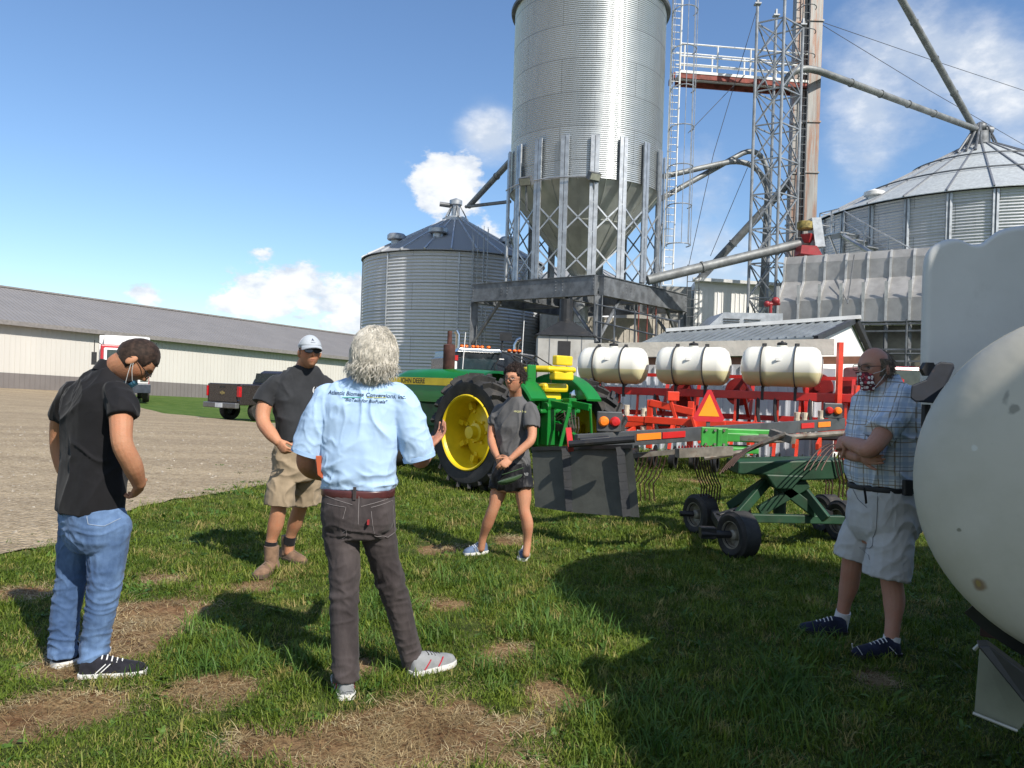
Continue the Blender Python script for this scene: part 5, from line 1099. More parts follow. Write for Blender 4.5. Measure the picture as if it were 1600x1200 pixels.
def hand(mb, w_, d, nrm, side, curl=(.4,.5,.5), s=1., spread=0., thumb=(.75,.55,.35), cl=None):
    """w_ wrist, d towards fingers, nrm out of the palm, side=+1/-1 picks thumb side"""
    d = V(d).normalized(); nrm = V(nrm); nrm = (nrm-d*nrm.dot(d)).normalized(); t_ = d.cross(nrm)*side; w_ = V(w_)
    def ov(c0, a, b_, c_): 
        e = MB(); e.sph((0,0,0), 1, 14, 10); mb.add([c0+d*v[0]*a+t_*v[1]*b_+nrm*v[2]*c_ for v in e.v], e.f)
    ov(w_+d*.045*s, .058*s, .040*s, .017*s); ov(w_+d*.07*s, .04*s, .042*s, .014*s); ov(w_+d*.035*s+t_*.022*s+nrm*.008*s, .035*s, .02*s, .016*s)
    for i, (o, ln, r) in enumerate(((.031,.074,.0088),(.0105,.082,.0090),(-.0105,.077,.0086),(-.030,.060,.0078))):
        cu = [c_*(1+.08*i) for c_ in (cl[i] if cl else curl)]; p = w_+d*(.088-.004*abs(i-1))*s+t_*o*s; dr = (d+t_*(o*spread*12)).normalized(); pts = [p-dr*.02*s, p]; a = 0
        for k, f_ in enumerate((.45,.30,.25)):
            a += cu[k]; dd_ = dr*math.cos(a)+nrm*math.sin(a); p = p+dd_*ln*f_*s; pts.append(p)
        chain(mb, pts, [r*1.05*s, r*1.05*s, r*.98*s, r*.9*s, r*.78*s], 10, sub=3)
    p = w_+d*.022*s+t_*.028*s+nrm*.004*s; td_ = (t_*thumb[0]+d*thumb[1]+nrm*thumb[2]).normalized(); p2 = p+td_*.036*s; td2 = (td_+d*.45).normalized(); p3 = p2+td2*.03*s; p4 = p3+(td2+d*.2).normalized()*.026*s
    chain(mb, [p-td_*.01, p, p2, p3, p4], [.013*s,.0125*s,.0108*s,.0098*s,.0082*s], 10, sub=3)
skinm = bpy.data.materials.new('skin'); skinm.use_nodes = True; t = skinm.node_tree; b = t.nodes['Principled BSDF']
at = nd(t, 'ShaderNodeAttribute', attribute_name='tint'); ob = nd(t, 'ShaderNodeTexCoord').outputs['Object']
c = mixc(t, mth(t, 'MULTIPLY', nz(t, ob, 35, 5), .5), at.outputs['Color'], mixc(t, 1., at.outputs['Color'], (.72,.62,.6), 'MULTIPLY'))
c = mixc(t, mth(t, 'MULTIPLY', sstep(t, nz(t, ob, 11, 4), .42, .7), .4), c, mixc(t, 1., at.outputs['Color'], (1.0,.72,.66), 'MULTIPLY')); c = mixc(t, mth(t, 'MULTIPLY', sstep(t, nz(t, ob, 160, 3), .55, .75), .3), c, mixc(t, 1., at.outputs['Color'], (.6,.5,.45), 'MULTIPLY'))
t.links.new(c, b.inputs['Base Color']); b.inputs['Roughness'].default_value = .6; b.inputs['Specular IOR Level'].default_value = .3; b.inputs['Subsurface Weight'].default_value = .12; b.inputs['Subsurface Radius'].default_value = (.03,.012,.006); b.inputs['Subsurface Scale'].default_value = .3
bn = nd(t, 'ShaderNodeBump'); bn.inputs['Distance'].default_value = .0015; t.links.new(nz(t, ob, 120, 5), bn.inputs['Height']); t.links.new(bn.outputs[0], b.inputs['Normal'])
def fabric(name, col, var=.15, vs=6, rough=.85, weave=420, col2=None, wr=.003, wsc=14, stretch=None):
    m = bpy.data.materials.new(name); m.use_nodes = True; t = m.node_tree; b = t.nodes['Principled BSDF']; ob = nd(t, 'ShaderNodeTexCoord').outputs['Object']
    src = ob
    if stretch: mp = nd(t, 'ShaderNodeMapping'); mp.inputs['Scale'].default_value = stretch; t.links.new(ob, mp.inputs[0]); src = mp.outputs[0]
    c = mixc(t, sstep(t, nz(t, src, vs, 6, .6), .35, .68), col2 or tuple(x*(1-var) for x in col), tuple(min(1,x*(1+var)) for x in col))
    c = mixc(t, mth(t, 'MULTIPLY', nz(t, ob, weave, 2), .25), c, tuple(x*.6 for x in col))
    t.links.new(c, b.inputs['Base Color']); b.inputs['Roughness'].default_value = rough; b.inputs['Specular IOR Level'].default_value = .2; b.inputs['Sheen Weight'].default_value = .08
    bn = nd(t, 'ShaderNodeBump'); bn.inputs['Distance'].default_value = wr; t.links.new(mth(t, 'ADD', nz(t, src, wsc, 4, .5), mth(t, 'MULTIPLY', nz(t, ob, weave, 2), .06)), bn.inputs['Height']); t.links.new(bn.outputs[0], b.inputs['Normal'])
    return m
def fold(co, no, amp, sc, seed, zones=None, n2=.5):
    out = np.array(co)
    for i, (p, n) in enumerate(zip(co, no)):
        w_ = 1. if zones is None else max(.22, max(math.exp(-((p[2]-z0)/h_)**2)*a_ for z0, h_, a_ in zones))
        q = V((p[0]*sc[0], p[1]*sc[1], p[2]*sc[2]+seed)); wp = noise.noise(V((p[0]*5, p[1]*5, p[2]*4+seed)))*1.3
        f = noise.noise(q+V((wp, wp*.5, wp))); f = (1-abs(f)*2.2); f = max(0, f)**2
        out[i] = p+n*amp*w_*((f-.35)+n2*noise.noise(q*2.1))
    if 'amp2' in globals():
        for i, (p, n) in enumerate(zip(co, no)):
            q = V((p[0]*17, p[1]*17, p[2]*12+seed)); q += noise.noise_vector(q*.35)*1.2; f = max(0, 1-abs(noise.noise(q))*3)**2; m_ = max(0, noise.noise(V((p[0]*3, p[1]*3, p[2]*3+seed)))+.25); out[i] = V(out[i])+V(n)*(f*amp2*m_)
    return out
amp2 = .007
def finish(me, name, m, par, tintf=None, ff=None, smooth=180):
    org = np.array(RO[par]); co, no = mesh_np(me)
    if ff: co = ff(co, no)
    if tintf is not None:
        cols = tintf(co); a = me.color_attributes.new('tint', 'FLOAT_COLOR', 'POINT'); a.data.foreach_set('color', np.c_[cols, np.ones(len(cols))].ravel())
    me.vertices.foreach_set('co', (co-org).ravel()); me.update(); me.name = name
    o = fin_obj(me, name, m, par, smooth); o['_'] = 0; del o['_']; return o
def bvh_of(o):
    org = RO[o]; return BVHTree.FromPolygons([V(v.co)+org for v in o.data.vertices], [tuple(p.vertices) for p in o.data.polygons])
def stitch(par, lines, dr, m, name='stitching', r=.0016, off=.002):
    bv = bvh_of(par); mb = MB(); dr = V(dr).normalized()
    for ln in lines:
        pts = []
        for a, b_ in zip(ln, ln[1:]):
            for k in range(8):
                p = V(a).lerp(V(b_), k/8); h_ = bv.ray_cast(p-dr*.6, dr)
                if h_[0]: pts.append(h_[0]+h_[1]*off)
        if len(pts) > 2: mb.tube(pts, r, 5)
    return mb.build(name, m, par)
def wrap_text(par, rows, dr, rt, up, m, name='print', off=.0025):
    bv = bvh_of(par); mb = MB(); dr = V(dr).normalized(); rt = V(rt).normalized(); up = V(up).normalized()
    for txt, size, c0, sh in rows:
        vs, fs = text_mesh(txt, size, 0, True, sh); out = []
        for x, y, z in vs:
            p = V(c0)+rt*x+up*y; h_ = bv.ray_cast(p-dr*.6, dr); out.append((h_[0] if h_[0] else p)-dr*off)
        mb.add(out, fs)
    return mb.build(name, m, par, 0)
def shoe(par, heel, toe, m_up, m_sole, m_lace, wide=1., high=0., accent=None, lift=0.):
    heel, toe = V(heel), V(toe); d = (toe-heel); d.z = 0; L_ = d.length; d.normalize(); s = V((d.y,-d.x,0)); z0 = V((0,0,heel.z))
    def sec(f, w_, h_, b0, off=0): return [V((heel.x,heel.y,0))+z0+d*(f*L_)+s*(w_*math.cos(a))*wide+ZV*(b0+h_*max(0,math.sin(a))**.75+ (0 if math.sin(a) > 0 else .0)) for a in np.linspace(-math.pi*.12, math.pi*1.12, 17)]
    Sx = [(.0,.02,.05),(.02,.030,.072),(.1,.036,.088),(.25,.038,.095),(.4,.040,.085),(.55,.045,.068),(.7,.049,.056),(.85,.045,.046),(.95,.034,.036),(1.0,.016,.02)]
    m = MB(); m.rings([sec(f, w_, h_, .018) for f, w_, h_ in Sx]); up_ = m.build('shoe', m_up, par, 60)
    m = MB(); rs = []
    for f, w_, h_ in Sx:
        c = V((heel.x,heel.y,0))+z0+d*(f*1.03*L_-.006); rs.append([c+s*(w_+.006)*wide*a_+ZV*b_ for a_, b_ in ((-1,.028),(-1.03,.012),(-.96,.0),(.96,.0),(1.03,.012),(1,.028))])
    m.rings(rs); m.build('sole', m_sole, up_, 50)
    m = MB()
    for k in range(5):
        f = .33+k*.075; hh = np.interp(f, [a[0] for a in Sx], [a[2] for a in Sx])+.019; c = V((heel.x,heel.y,0))+z0+d*f*L_; m.tube([c-s*.026+ZV*(hh-.014), c+ZV*(hh+.002), c+s*.026+ZV*(hh-.014)], .0035, 6)
    m.build('laces', m_lace, up_)
    if accent:
        for sg in (1,-1):
            for aa in accent[1]:
                m = MB(); f0, f1 = aa; pts = []
                for k in range(6):
                    f = f0+(f1-f0)*k/5; w_ = np.interp(f, [a[0] for a in Sx], [a[1] for a in Sx])*wide; hz = .03+.042*(k/5); c = V((heel.x,heel.y,0))+z0+d*f*L_; pts.append(c+s*sg*(w_*math.cos(math.asin(min(.9,(hz-.018)/.09))**1.0)+.003)+ZV*hz)
                m.tube(pts, .005, 5, sq=.5); m.build('stripe', accent[0], up_)
    if high:
        m = MB(); c = V((heel.x,heel.y,0))+z0+d*.27*L_; m.tube([c+ZV*.05, c+ZV*.09, c+ZV*high], [.054,.053,.057], 18); m.build('boot_shaft', m_up, up_, 60)
    return up_
def eyeglasses(par, c, M3, s, m_fr, lens=None, w_=.026, h_=.017, dark_=False, zc=.006, fy=.104, r=.0022):
    m = MB(); L3 = lambda x, y, z: c+M3 @ (V((x,y,z))*s)
    for sg in (-1,1): m.tube([L3(sg*.032+w_*math.copysign(abs(math.cos(a))**.7, math.cos(a)), fy-abs(sg*.032+w_*math.cos(a))*.18, zc+h_*math.copysign(abs(math.sin(a))**.7, math.sin(a))) for a in np.linspace(0, 2*math.pi, 25)], r, 5); m.tube([L3(sg*.06,fy-.01,zc+.006), L3(sg*.077,.05,zc+.006), L3(sg*.083,-.012,zc+.004), L3(sg*.08,-.03,zc-.012)], r, 5)
    m.tube([L3(-.008,fy+.002,zc+.004), L3(0,fy+.005,zc+.006), L3(.008,fy+.002,zc+.004)], r, 5); g = m.build('glasses', m_fr, par)
    if lens:
        for sg in (-1,1):
            m = MB(); pts = [L3(sg*.032+w_*.96*math.copysign(abs(math.cos(a))**.7, math.cos(a)), fy-abs(sg*.032+w_*math.cos(a))*.18, zc+h_*.96*math.copysign(abs(math.sin(a))**.7, math.sin(a))) for a in np.linspace(0, 2*math.pi, 24, endpoint=False)]; n = len(pts); dv = M3 @ V((0,.002,0)); m.add(pts+[p+dv for p in pts], [tuple(range(n)), tuple(range(2*n-1,n-1,-1))]+[((i+1)%n,i,n+i,n+(i+1)%n) for i in range(n)]); m.build('lens', lens, g, 30)
    return g
def face_tint(c, M3, s, skin, lipc, brow, hairc=None, stub=0., stubc=(.1,.07,.05), eye=True):
    Mi = np.array(M3.transposed()); cc = np.array(c); skin = np.array(skin)
    def f(co):
        loc = (co-cc) @ Mi.T/s; x, y, z = loc[:,0], loc[:,1], loc[:,2]; col = np.tile(skin, (len(co),1)); near = (np.abs(z) < .14) & (np.abs(x) < .1) & (np.abs(y) < .14)
        def mixin(w_, cl): nonlocal col; w_ = np.clip(w_*near, 0, 1)[:,None]; col = col*(1-w_)+np.array(cl)*w_
        G_ = lambda v, s_: np.exp(-(v/s_)**2); ax_ = np.abs(x); fr = (y > .04)
        mixin(.35*G_(ax_-.045,.02)*G_(z+.025,.02)*fr, (skin[0]*1.0,skin[1]*.6,skin[2]*.55)); mixin(.3*G_(x,.012)*G_(z+.025,.012)*fr, (skin[0],skin[1]*.6,skin[2]*.55))
        if stub: mixin(stub*np.clip((-.03-z)/.02,0,1)*(y > -.02)*(1-G_(ax_,.02)*G_(z+.045,.01)), stubc)
        mixin(.8*G_(x,.02)*(G_(z+.062,.008))*fr, lipc); mixin(.7*G_(x,.02)*G_(z+.0625,.0025)*fr, (.12,.04,.03))
        if eye:
            mixin(.9*G_(ax_-.031,.019)*G_(z-.0275-.004*G_(ax_-.03,.015),.0042)*fr, brow); mixin(.6*G_(ax_-.031,.016)*G_(z-.010,.0095)*fr, tuple(skin*.45))
            mixin(.9*G_(ax_-.031,.011)*G_(z-.007,.0055)*fr, (.5,.47,.44)); mixin(1.*G_(x*0+ax_-.031,.006)*G_(z-.007,.0062)*fr, (.03,.02,.015)); mixin(.9*G_(ax_-.031,.014)*G_(z-.0135,.003)*fr, (.04,.03,.025))
        mixin(.35*G_(ax_-.008,.004)*G_(z+.036,.004)*fr, (.1,.04,.03))
        return col
    return f
def hair_shell(par, c, M3, s, m, keep, thick=.006, nse=.004, nsc=40, wide=1., name='hair', vscale=1.):
    n, k_ = 80, 60; me = MB(); idx = {}; fs = []; grid = {}
    for j in range(1, k_):
        for q in range(n):
            a = math.pi*j/k_; sx_, sy_, sz_ = math.sin(a)*math.cos(q*2*math.pi/n), math.sin(a)*math.sin(q*2*math.pi/n), -math.cos(a)
            p = V(head_pt(sx_, sy_, sz_, wide)); kp = keep(p); nn_ = V((sx_/.074, sy_/.098, sz_/.118)).normalized()
            th = thick*min(1, max(0, kp))*vscale + noise.fractal(p*nsc, 1, 2, 4)*nse*min(1, max(0, kp)) - (.004 if kp <= 0 else 0); grid[j,q] = (p+nn_*th, kp)
    vs = []; 
    for (j,q), (p, kp) in grid.items(): idx[j,q] = len(vs); vs.append(c+M3 @ (p*s))
    for j in range(1, k_-1):
        for q in range(n):
            qq = (j,q),(j,(q+1)%n),(j+1,(q+1)%n),(j+1,q)
            if max(grid[x][1] for x in qq) > 0: fs.append(tuple(idx[x] for x in qq))
    # crown cap
    if grid[k_-1,0][1] > 0: fs.append(tuple(idx[k_-1,q] for q in range(n)))
    used = sorted({i for f in fs for i in f}); mp = {u: i for i, u in enumerate(used)}; me.v = [tuple(vs[u]) for u in used]; me.f = [tuple(mp[i] for i in f) for f in fs]
    return me.build(name, m, par, 180)
def strands(par, c, M3, s, m, n, keep, ln, flow, curl=.006, r=.0013, lift=.01, seed=1, name='hair_strands', wide=1.):
    rnd = random.Random(seed); mb = MB(); cnt = 0
    while cnt < n:
        d = V((rnd.gauss(0,1), rnd.gauss(0,1), rnd.gauss(0,1))).normalized(); p = V(head_pt(d.x, d.y, d.z, wide))
        if keep(p) <= 0: continue
        cnt += 1; nn_ = V((d.x/.074, d.y/.098, d.z/.118)).normalized(); q = p+nn_*lift*.6; f = flow(p, nn_, rnd); pts = []; ph = rnd.random()*6.3; l_ = ln*(.6+.7*rnd.random()); side = f.cross(nn_)
        for k in range(8):
            u = k/7; pts.append(c+M3 @ ((q+nn_*(lift*(.2+u*(1.1-.7*u)))+side*math.sin(ph+u*7)*curl*u+nn_*math.cos(ph+u*6)*curl*.6*u)*s)); q = q+f*l_/7; f = (f+V((0,0,-.10))-nn_*.03).normalized()
        mb.tube(pts, [r, r, r, r, r*.9, r*.8, r*.6, r*.25], 3, cap=False)
    return mb.build(name, m, par, 180)
def belt(par, ring, rt, fw, m, h_=.036, buckle=None, k=1.02):
    c, hw, hd = ring; mb = MB(); torso(mb, [(c-ZV*h_/2, hw*k, hd*k), (c-ZV*h_*.35, hw*k+.003, hd*k+.003), (c+ZV*h_*.35, hw*k+.003, hd*k+.003), (c+ZV*h_/2, hw*k, hd*k)], rt, fw)
    return mb.build('belt', m, par, 60)
def rr_(lst, dflt): return [(P(a[0], a[1], dflt if len(a) == 4 else a[4]), a[2], a[3]) for a in lst]
def cp(lst): return [P(a[0], a[1], a[2]) for a in lst], [a[3] for a in lst]
white_r = mat('white_rubber', (.66,.66,.64), .6, 0, var=.06, dirt=(.35,.3,.22), dscale=12, dthr=(.6,.8)); lace_w = mat('white_lace', (.7,.7,.68), .8); blacklace = mat('black_lace', (.02,.02,.02), .8)
blackf = fabric('black_pique', (.010,.010,.012), .2); gl_lens = mat('clear_lens', (.95,.96,.97), .0, 0, spec=.3, trans=1.)
gl_lens.node_tree.nodes['Principled BSDF'].inputs['IOR'].default_value = 1.04
fr_b = mat('black_frame', (.015,.015,.018), .3)
def human(label, fdir, rings, arms, legs, hd, skin, vox=.0045, hands=(), lean_up=ZV, neck=(.056,.06), wide=1., fem=0., tint=None, kb=.9, loc=None):
    fw = V((*fdir, 0)).normalized(); rt = V((fw.y, -fw.x, 0))
    root = thing('person', label, 'person', loc)
    mb = MB(); torso(mb, [(c, a, b_) for c, a, b_ in rings], rt, fw, kb)
    for a in arms: chain(mb, *cp(a), n=14)
    for l in legs: chain(mb, *cp(l), n=16)
    hc, hM, hs = hd; head(mb, hc, hM, hs, wide, fem)
    nb_ = rings[-1][0]; chain(mb, [nb_-ZV*.03, nb_.lerp(hc+hM @ V((0,-.02,-.05)), .6), hc+hM @ V((0,-.018,-.04))], [neck[1]*1.05, neck[1], neck[0]], 16)
    for h_ in hands: hand(mb, **h_)
    me = remesh(mb, vox, 4, .45); body = finish(me, 'body', skinm, root, tintf=tint); return root, fw, rt, body
# ---- person: black polo, blue jeans (far left)
Y1 = 3.85; sk = (.44,.22,.125)
h1M = Matrix.Identity(3); f1 = V((.52,.30,-.80)).normalized(); u1 = V((.72,.28,.63)); u1 = (u1-f1*u1.dot(f1)).normalized(); h1M = Matrix((f1.cross(u1), f1, u1)).transposed()
hc = P(211,563,3.82); hd1 = (hc, h1M, 1.0)
R1 = rr_([(150,850,.15,.12),(147,815,.175,.135),(138,798,.178,.135),(142,770,.18,.138),(147,730,.176,.132),(150,690,.18,.135),(152,650,.195,.14),(154,622,.196,.13),(160,600,.165,.11),(168,585,.11,.085),(177,576,.070,.068)], Y1)
a1r = [(183,622,3.74,.050),(189,650,3.67,.054),(191,692,3.62,.048),(206,725,3.66,.047),(217,755,3.74,.033)]; a1l = [(120,622,4.0,.048),(98,650,4.08,.053),(92,690,4.12,.045),(98,725,4.12,.042),(112,755,4.1,.032)]
l1r = [(168,830,3.83,.085),(165,900,3.81,.062),(157,950,3.80,.055),(148,1000,3.80,.048),(146,1040,3.79,.04)]; l1l = [(118,830,3.95,.08),(112,900,3.95,.056),(103,950,3.93,.052),(98,1000,3.91,.045),(97,1030,3.9,.038)]
hw = P(218,757,3.74)
p1, fw, rt, body = human('man in black polo and blue jeans looking down, wearing blue mask under his chin', (.62,.78), R1, [a1r,a1l], [l1r,l1l], hd1, sk, .0042,
  [dict(w_=hw, d=P(208,785,3.85)-hw, nrm=V((-.7,.4,0)), side=1, curl=(.3,.4,.3)), dict(w_=P(112,755,4.1), d=V((.4,.2,-.9)), nrm=V((1,0,0)), side=-1)], tint=face_tint(hc, h1M, 1., sk, (.45,.2,.15), (.04,.025,.015), stub=.25), loc=G(140,1050))
rt1, fw1 = rt, fw
def sleeve(mb, l, n=16): chain(mb, *cp(l), n=n, flat_end=True)
mb = MB(); torso(mb, R1[2:], rt, fw, 1.03); sleeve(mb, [(182,616,3.74,.072),(190,634,3.69,.074),(191,652,3.66,.070)]); sleeve(mb, [(120,614,4.0,.070),(104,634,4.05,.070),(97,653,4.08,.066)])
me = remesh(mb, .0065, 5); sh1 = finish(me, 'polo_shirt', blackf, p1, ff=lambda c, n: fold(c, n, .011, (7,7,3.2), 1.))
mb = MB(); cc_ = R1[-1][0]; un = (V((.25,.2,1))).normalized(); xx = un.cross(V((0,1,0))).normalized(); yy = un.cross(xx)
mb.rings([[cc_+un*o+(xx*math.cos(a)*r_+yy*math.sin(a)*r_) for a in np.linspace(0, 2*math.pi, 28, endpoint=False)] for o, r_ in ((-.03,.088),(.005,.08),(.026,.073),(.028,.068),(.0,.066))], cap=False); mb.build('collar', blackf, sh1)
jean = fabric('blue_denim', (.115,.19,.33), .25, 5, .8, 600, col2=(.04,.08,.175), wr=.004, wsc=26, stretch=(1,1,.55))
mb = MB(); torso(mb, rr_([(152,858,.13,.11),(150,838,.172,.135),(147,812,.180,.14),(141,790,.178,.135)], Y1), rt, fw, 1.)
chain(mb, *cp([(172,825,3.82,.10),(168,862,3.82,.092),(165,900,3.81,.082),(158,950,3.80,.072),(149,1000,3.80,.066),(146,1034,3.79,.070)]), flat_end=True)
chain(mb, *cp([(122,825,3.95,.09),(117,862,3.95,.084),(113,900,3.95,.076),(103,950,3.93,.070),(99,1000,3.91,.066),(97,1027,3.9,.070)]), flat_end=True)
me = remesh(mb, .006, 3); z_ = lambda py, y: P(150,py,y).z
j1 = finish(me, 'jeans', jean, p1, ff=lambda c, n: fold(c, n, .0085, (8,8,20), 4., [(z_(1010,3.8),.11,1.2),(z_(930,3.8),.12,.9),(z_(830,3.8),.08,.6)]))
stc = mat('pale_thread', (.30,.36,.45), .8); bdir = (P(165,830,3.8)-V((0,0,CH))).normalized()
stitch(j1, [[P(138,806,3.7),P(140,818,3.7),P(160,823,3.7),P(180,812,3.7),P(181,804,3.7)],[P(203,800,3.7),P(196,850,3.7),P(187,900,3.7),P(175,960,3.7),P(166,1020,3.7)]], (0,1,0), stc)
shm = fabric('black_mesh_shoe', (.016,.016,.022), .3, 20)
hl = V((P(130,1055,3.77).x, 3.74, .0)); shoe(p1, hl, hl+V((.285,.085,0)), shm, white_r, lace_w, accent=(lace_w, ((.25,.4),(.32,.47))))
hl = V((P(92,1040,3.9).x, 3.86, 0)); shoe(p1, hl, hl+V((.14,.25,0)), shm, white_r, lace_w)
brh = fabric('short_brown_hair', (.030,.018,.013), .5, 60, .7, 500)
hair_shell(p1, hc, h1M, 1., brh, lambda p: (p.z-(.058 if p.y > .045 else (.01 if p.y > .0 else -.045+ (p.y+.09)*-.1)))*60, .006, .0015, 90)
mb = MB(); mk = mat('blue_surgical_mask', (.16,.42,.62), .8, 0, var=.08)
def mask_patch(par, c, M3, s, m, z0, z1, xm=.058, off=.007, nm='face_mask', dz=0, n=14, puff=.008, taper=.1):
    mb = MB(); rows = []
    for j in range(n+1):
        row = []
        for i in range(n+1):
            x = -xm+2*xm*i/n; z = z0+(z1-z0)*j/n; zz = max(-.113, min(.1, z)); rad = math.sqrt(max(.02, 1-(zz/.118)**2-(min(.066,abs(x))/.074)**2)); _, y, _ = head_pt(min(.95,max(-.95,x/.074)), rad, zz/.118)
            y = max(y, .098*.92*math.sqrt(max(.1,1-(x/.085)**2))-(.02 if z < -.09 else 0)); tp = 1-taper*abs(2*j/n-1)**2.2; row.append(V((x*.98*tp, y+off+puff*math.exp(-(x/.03)**2)+.0015*math.sin(j*2.4), z+dz)))
        rows.append(row)
    N = n+1
    for q in (0, -.003): o = len(mb.v); mb.v += [tuple(c+M3 @ ((p+V((0,q,0)))*s)) for r_ in rows for p in r_]; mb.f += [((o+j*N+i, o+j*N+i+1, o+(j+1)*N+i+1, o+(j+1)*N+i)) for j in range(n) for i in range(n)]
    o = mb.build(nm, m, par, 180)
    for sg in (-1,1):
        mb = MB()
        for z in (z0+.01, z1-.01): mb.tube([c+M3 @ (V((sg*xm*.96,.075,z+dz))*s), c+M3 @ (V((sg*.080,.03,z*.5+dz))*s), c+M3 @ (V((sg*.086,-.012,-.004+(z-z0)*.2))*s)], .0016, 5)
        mb.build('ear_loop', lace_w, o)
    return o
mask_patch(p1, hc, h1M, 1., mk, -.112, -.052, .05, dz=-.004)
eyeglasses(p1, hc, h1M, 1., fr_b, gl_lens)
# ---- person: cap man
Y2 = 5.95; sk2 = (.50,.25,.145); f2 = V((.48,-.87,.08)); h2M = basis(f2); hc2 = P(484,551,5.86)
R2 = rr_([(463,752,.12,.11),(463,735,.16,.125),(463,712,.17,.13),(468,688,.165,.122),(468,668,.17,.125),(467,645,.182,.13),(467,620,.2,.13),(469,602,.196,.115),(472,588,.165,.10),(474,578,.120,.09),(476,573,.086,.078),(477,566,.064,.062)], Y2)
a2r = [(432,606,5.87,.055),(414,632,5.81,.058),(411,658,5.76,.052),(422,676,5.68,.05),(434,690,5.64,.034)]; a2l = [(506,608,6.03,.052),(525,635,6.05,.054),(530,662,6.02,.047),(525,680,5.95,.044),(514,697,5.9,.032)]
l2r = [(447,735,5.90,.09),(438,775,5.87,.07),(435,797,5.86,.058),(431,818,5.88,.060),(424,845,5.90,.042),(421,872,5.90,.038)]; l2l = [(480,735,6.08,.09),(474,775,6.12,.07),(468,795,6.15,.057),(462,815,6.2,.059),(454,838,6.24,.042),(451,862,6.26,.038)]
hw = P(434,690,5.64)
p2, fw, rt, body = human('man in dark grey t-shirt, khaki shorts, white cap and sunglasses, thumb in his pocket', (.5,-.86), R2, [a2r,a2l], [l2r,l2l], (hc2,h2M,1.03), sk2, .005,
  [dict(w_=hw, d=P(446,706,5.6)-hw, nrm=V((.6,.75,0)), side=1, curl=(.7,.6,.5), thumb=(.3,.8,.6)), dict(w_=P(514,697,5.9), d=V((-.3,-.2,-1)), nrm=V((-1,0,0)), side=-1)], tint=face_tint(hc2, h2M, 1.03, sk2, (.42,.17,.13), (.08,.05,.03), stub=.22, stubc=(.2,.11,.07)), loc=G(437,885), neck=(.062,.066))
tee = fabric('charcoal_tee', (.030,.032,.036), .2)
mb = MB(); torso(mb, R2[3:-1], rt, fw, 1.04); sleeve(mb, [(432,600,5.87,.078),(416,617,5.83,.080),(409,631,5.80,.078)]); sleeve(mb, [(506,602,6.03,.074),(519,622,6.05,.074),(524,636,6.05,.07)])
sh2 = finish(remesh(mb, .0075, 4), 'tshirt', tee, p2, ff=lambda c, n: fold(c, n, .013, (6,6,4), 11.))
wrap_text(sh2, [('e',.05,P(499,610,5.8),0),('( )',.06,P(499,610,5.8),0)], (-fw), rt*-1, ZV, mat('white_ink', (.6,.6,.6), .7), 'chest_logo')
khaki = fabric('khaki_cotton', (.30,.235,.16), .12, 5, wr=.004)
mb = MB(); torso(mb, rr_([(463,750,.14,.12),(463,735,.182,.14),(464,712,.182,.14),(466,692,.172,.13)], Y2), rt, fw, 1.); chain(mb, *cp([(448,735,5.89,.1),(440,762,5.87,.108),(436,790,5.86,.112)]), flat_end=True); chain(mb, *cp([(478,735,6.06,.1),(479,760,6.1,.108),(479,785,6.13,.112)]), flat_end=True)
s2 = finish(remesh(mb, .0075, 3), 'shorts', khaki, p2, ff=lambda c, n: fold(c, n, .012, (6,6,9), 21.))
stitch(s2, [[P(434,700,5.6),P(446,707,5.6),P(452,694,5.6)]], (0,1,0), dark, r=.003)
boot = fabric('brown_suede_boot', (.20,.125,.08), .3, 14); bsole = mat('dark_tan_sole', (.09,.065,.045), .8)
hl = V((P(423,880,5.98).x+.045, 5.97, 0)); shoe(p2, hl, hl+V((-.05,-.30,0)), boot, bsole, bsole, 1.15, .20); hl = V((P(448,870,6.3).x-.055, 6.345, 0)); shoe(p2, hl, hl+V((.24,-.19,0)), boot, bsole, bsole, 1.15, .20)
bs = fabric('black_sock', (.012,.012,.014), .2)
for pts in ([(424,846,5.90,.047),(422,860,5.90,.045)], [(454,838,6.24,.047),(452,850,6.25,.045)]): mb = MB(); chain(mb, *cp(pts), flat_end=True, flat_start=True); mb.build('sock', bs, p2)
# cap
capm = fabric('light_grey_cap', (.42,.46,.50), .06, 6); capw = fabric('white_mesh', (.72,.70,.74), .05, 60)
def cap_of(par, c, M3, s, m1, m2):
    def kp(p): return (p.z-.038)*60
    cp_ = hair_shell(par, c, M3, s, m1, lambda p: (p.z-.030+ (0.004 if p.y < 0 else 0))*60, .014, .0, 10, name='cap'); cp_.data.materials.append(m2)
    Mi = M3.transposed()
    for pl_ in cp_.data.polygons:
        l = Mi @ (V(pl_.center)+RO[cp_]-c)
        if l.y < .015*s: pl_.material_index = 1
    mb = MB(); rws = []
    for rr0, dz in ((.0,.006),(.35,.004),(.7,-.004),(1.0,-.014)):
        rws.append([c+M3 @ (V((math.sin(a)*(.080+.004*rr0), .012+math.cos(a)*(.098+.055*rr0*math.cos(a)**.35), .036+dz-.012*math.sin(a)**2*rr0-.0*rr0))*s) for a in np.linspace(-1.15, 1.15, 21)])
    n = 21
    for off in (0,-.004): o = len(mb.v); mb.v += [tuple(p+M3 @ V((0,0,off))) for r_ in rws for p in r_]; mb.f += [(o+j*n+i, o+j*n+i+1, o+(j+1)*n+i+1, o+(j+1)*n+i) for j in range(3) for i in range(n-1)]
    mb.build('brim', m1, cp_, 180); return cp_
cap2 = cap_of(p2, hc2, h2M, 1.03, capm, capw)
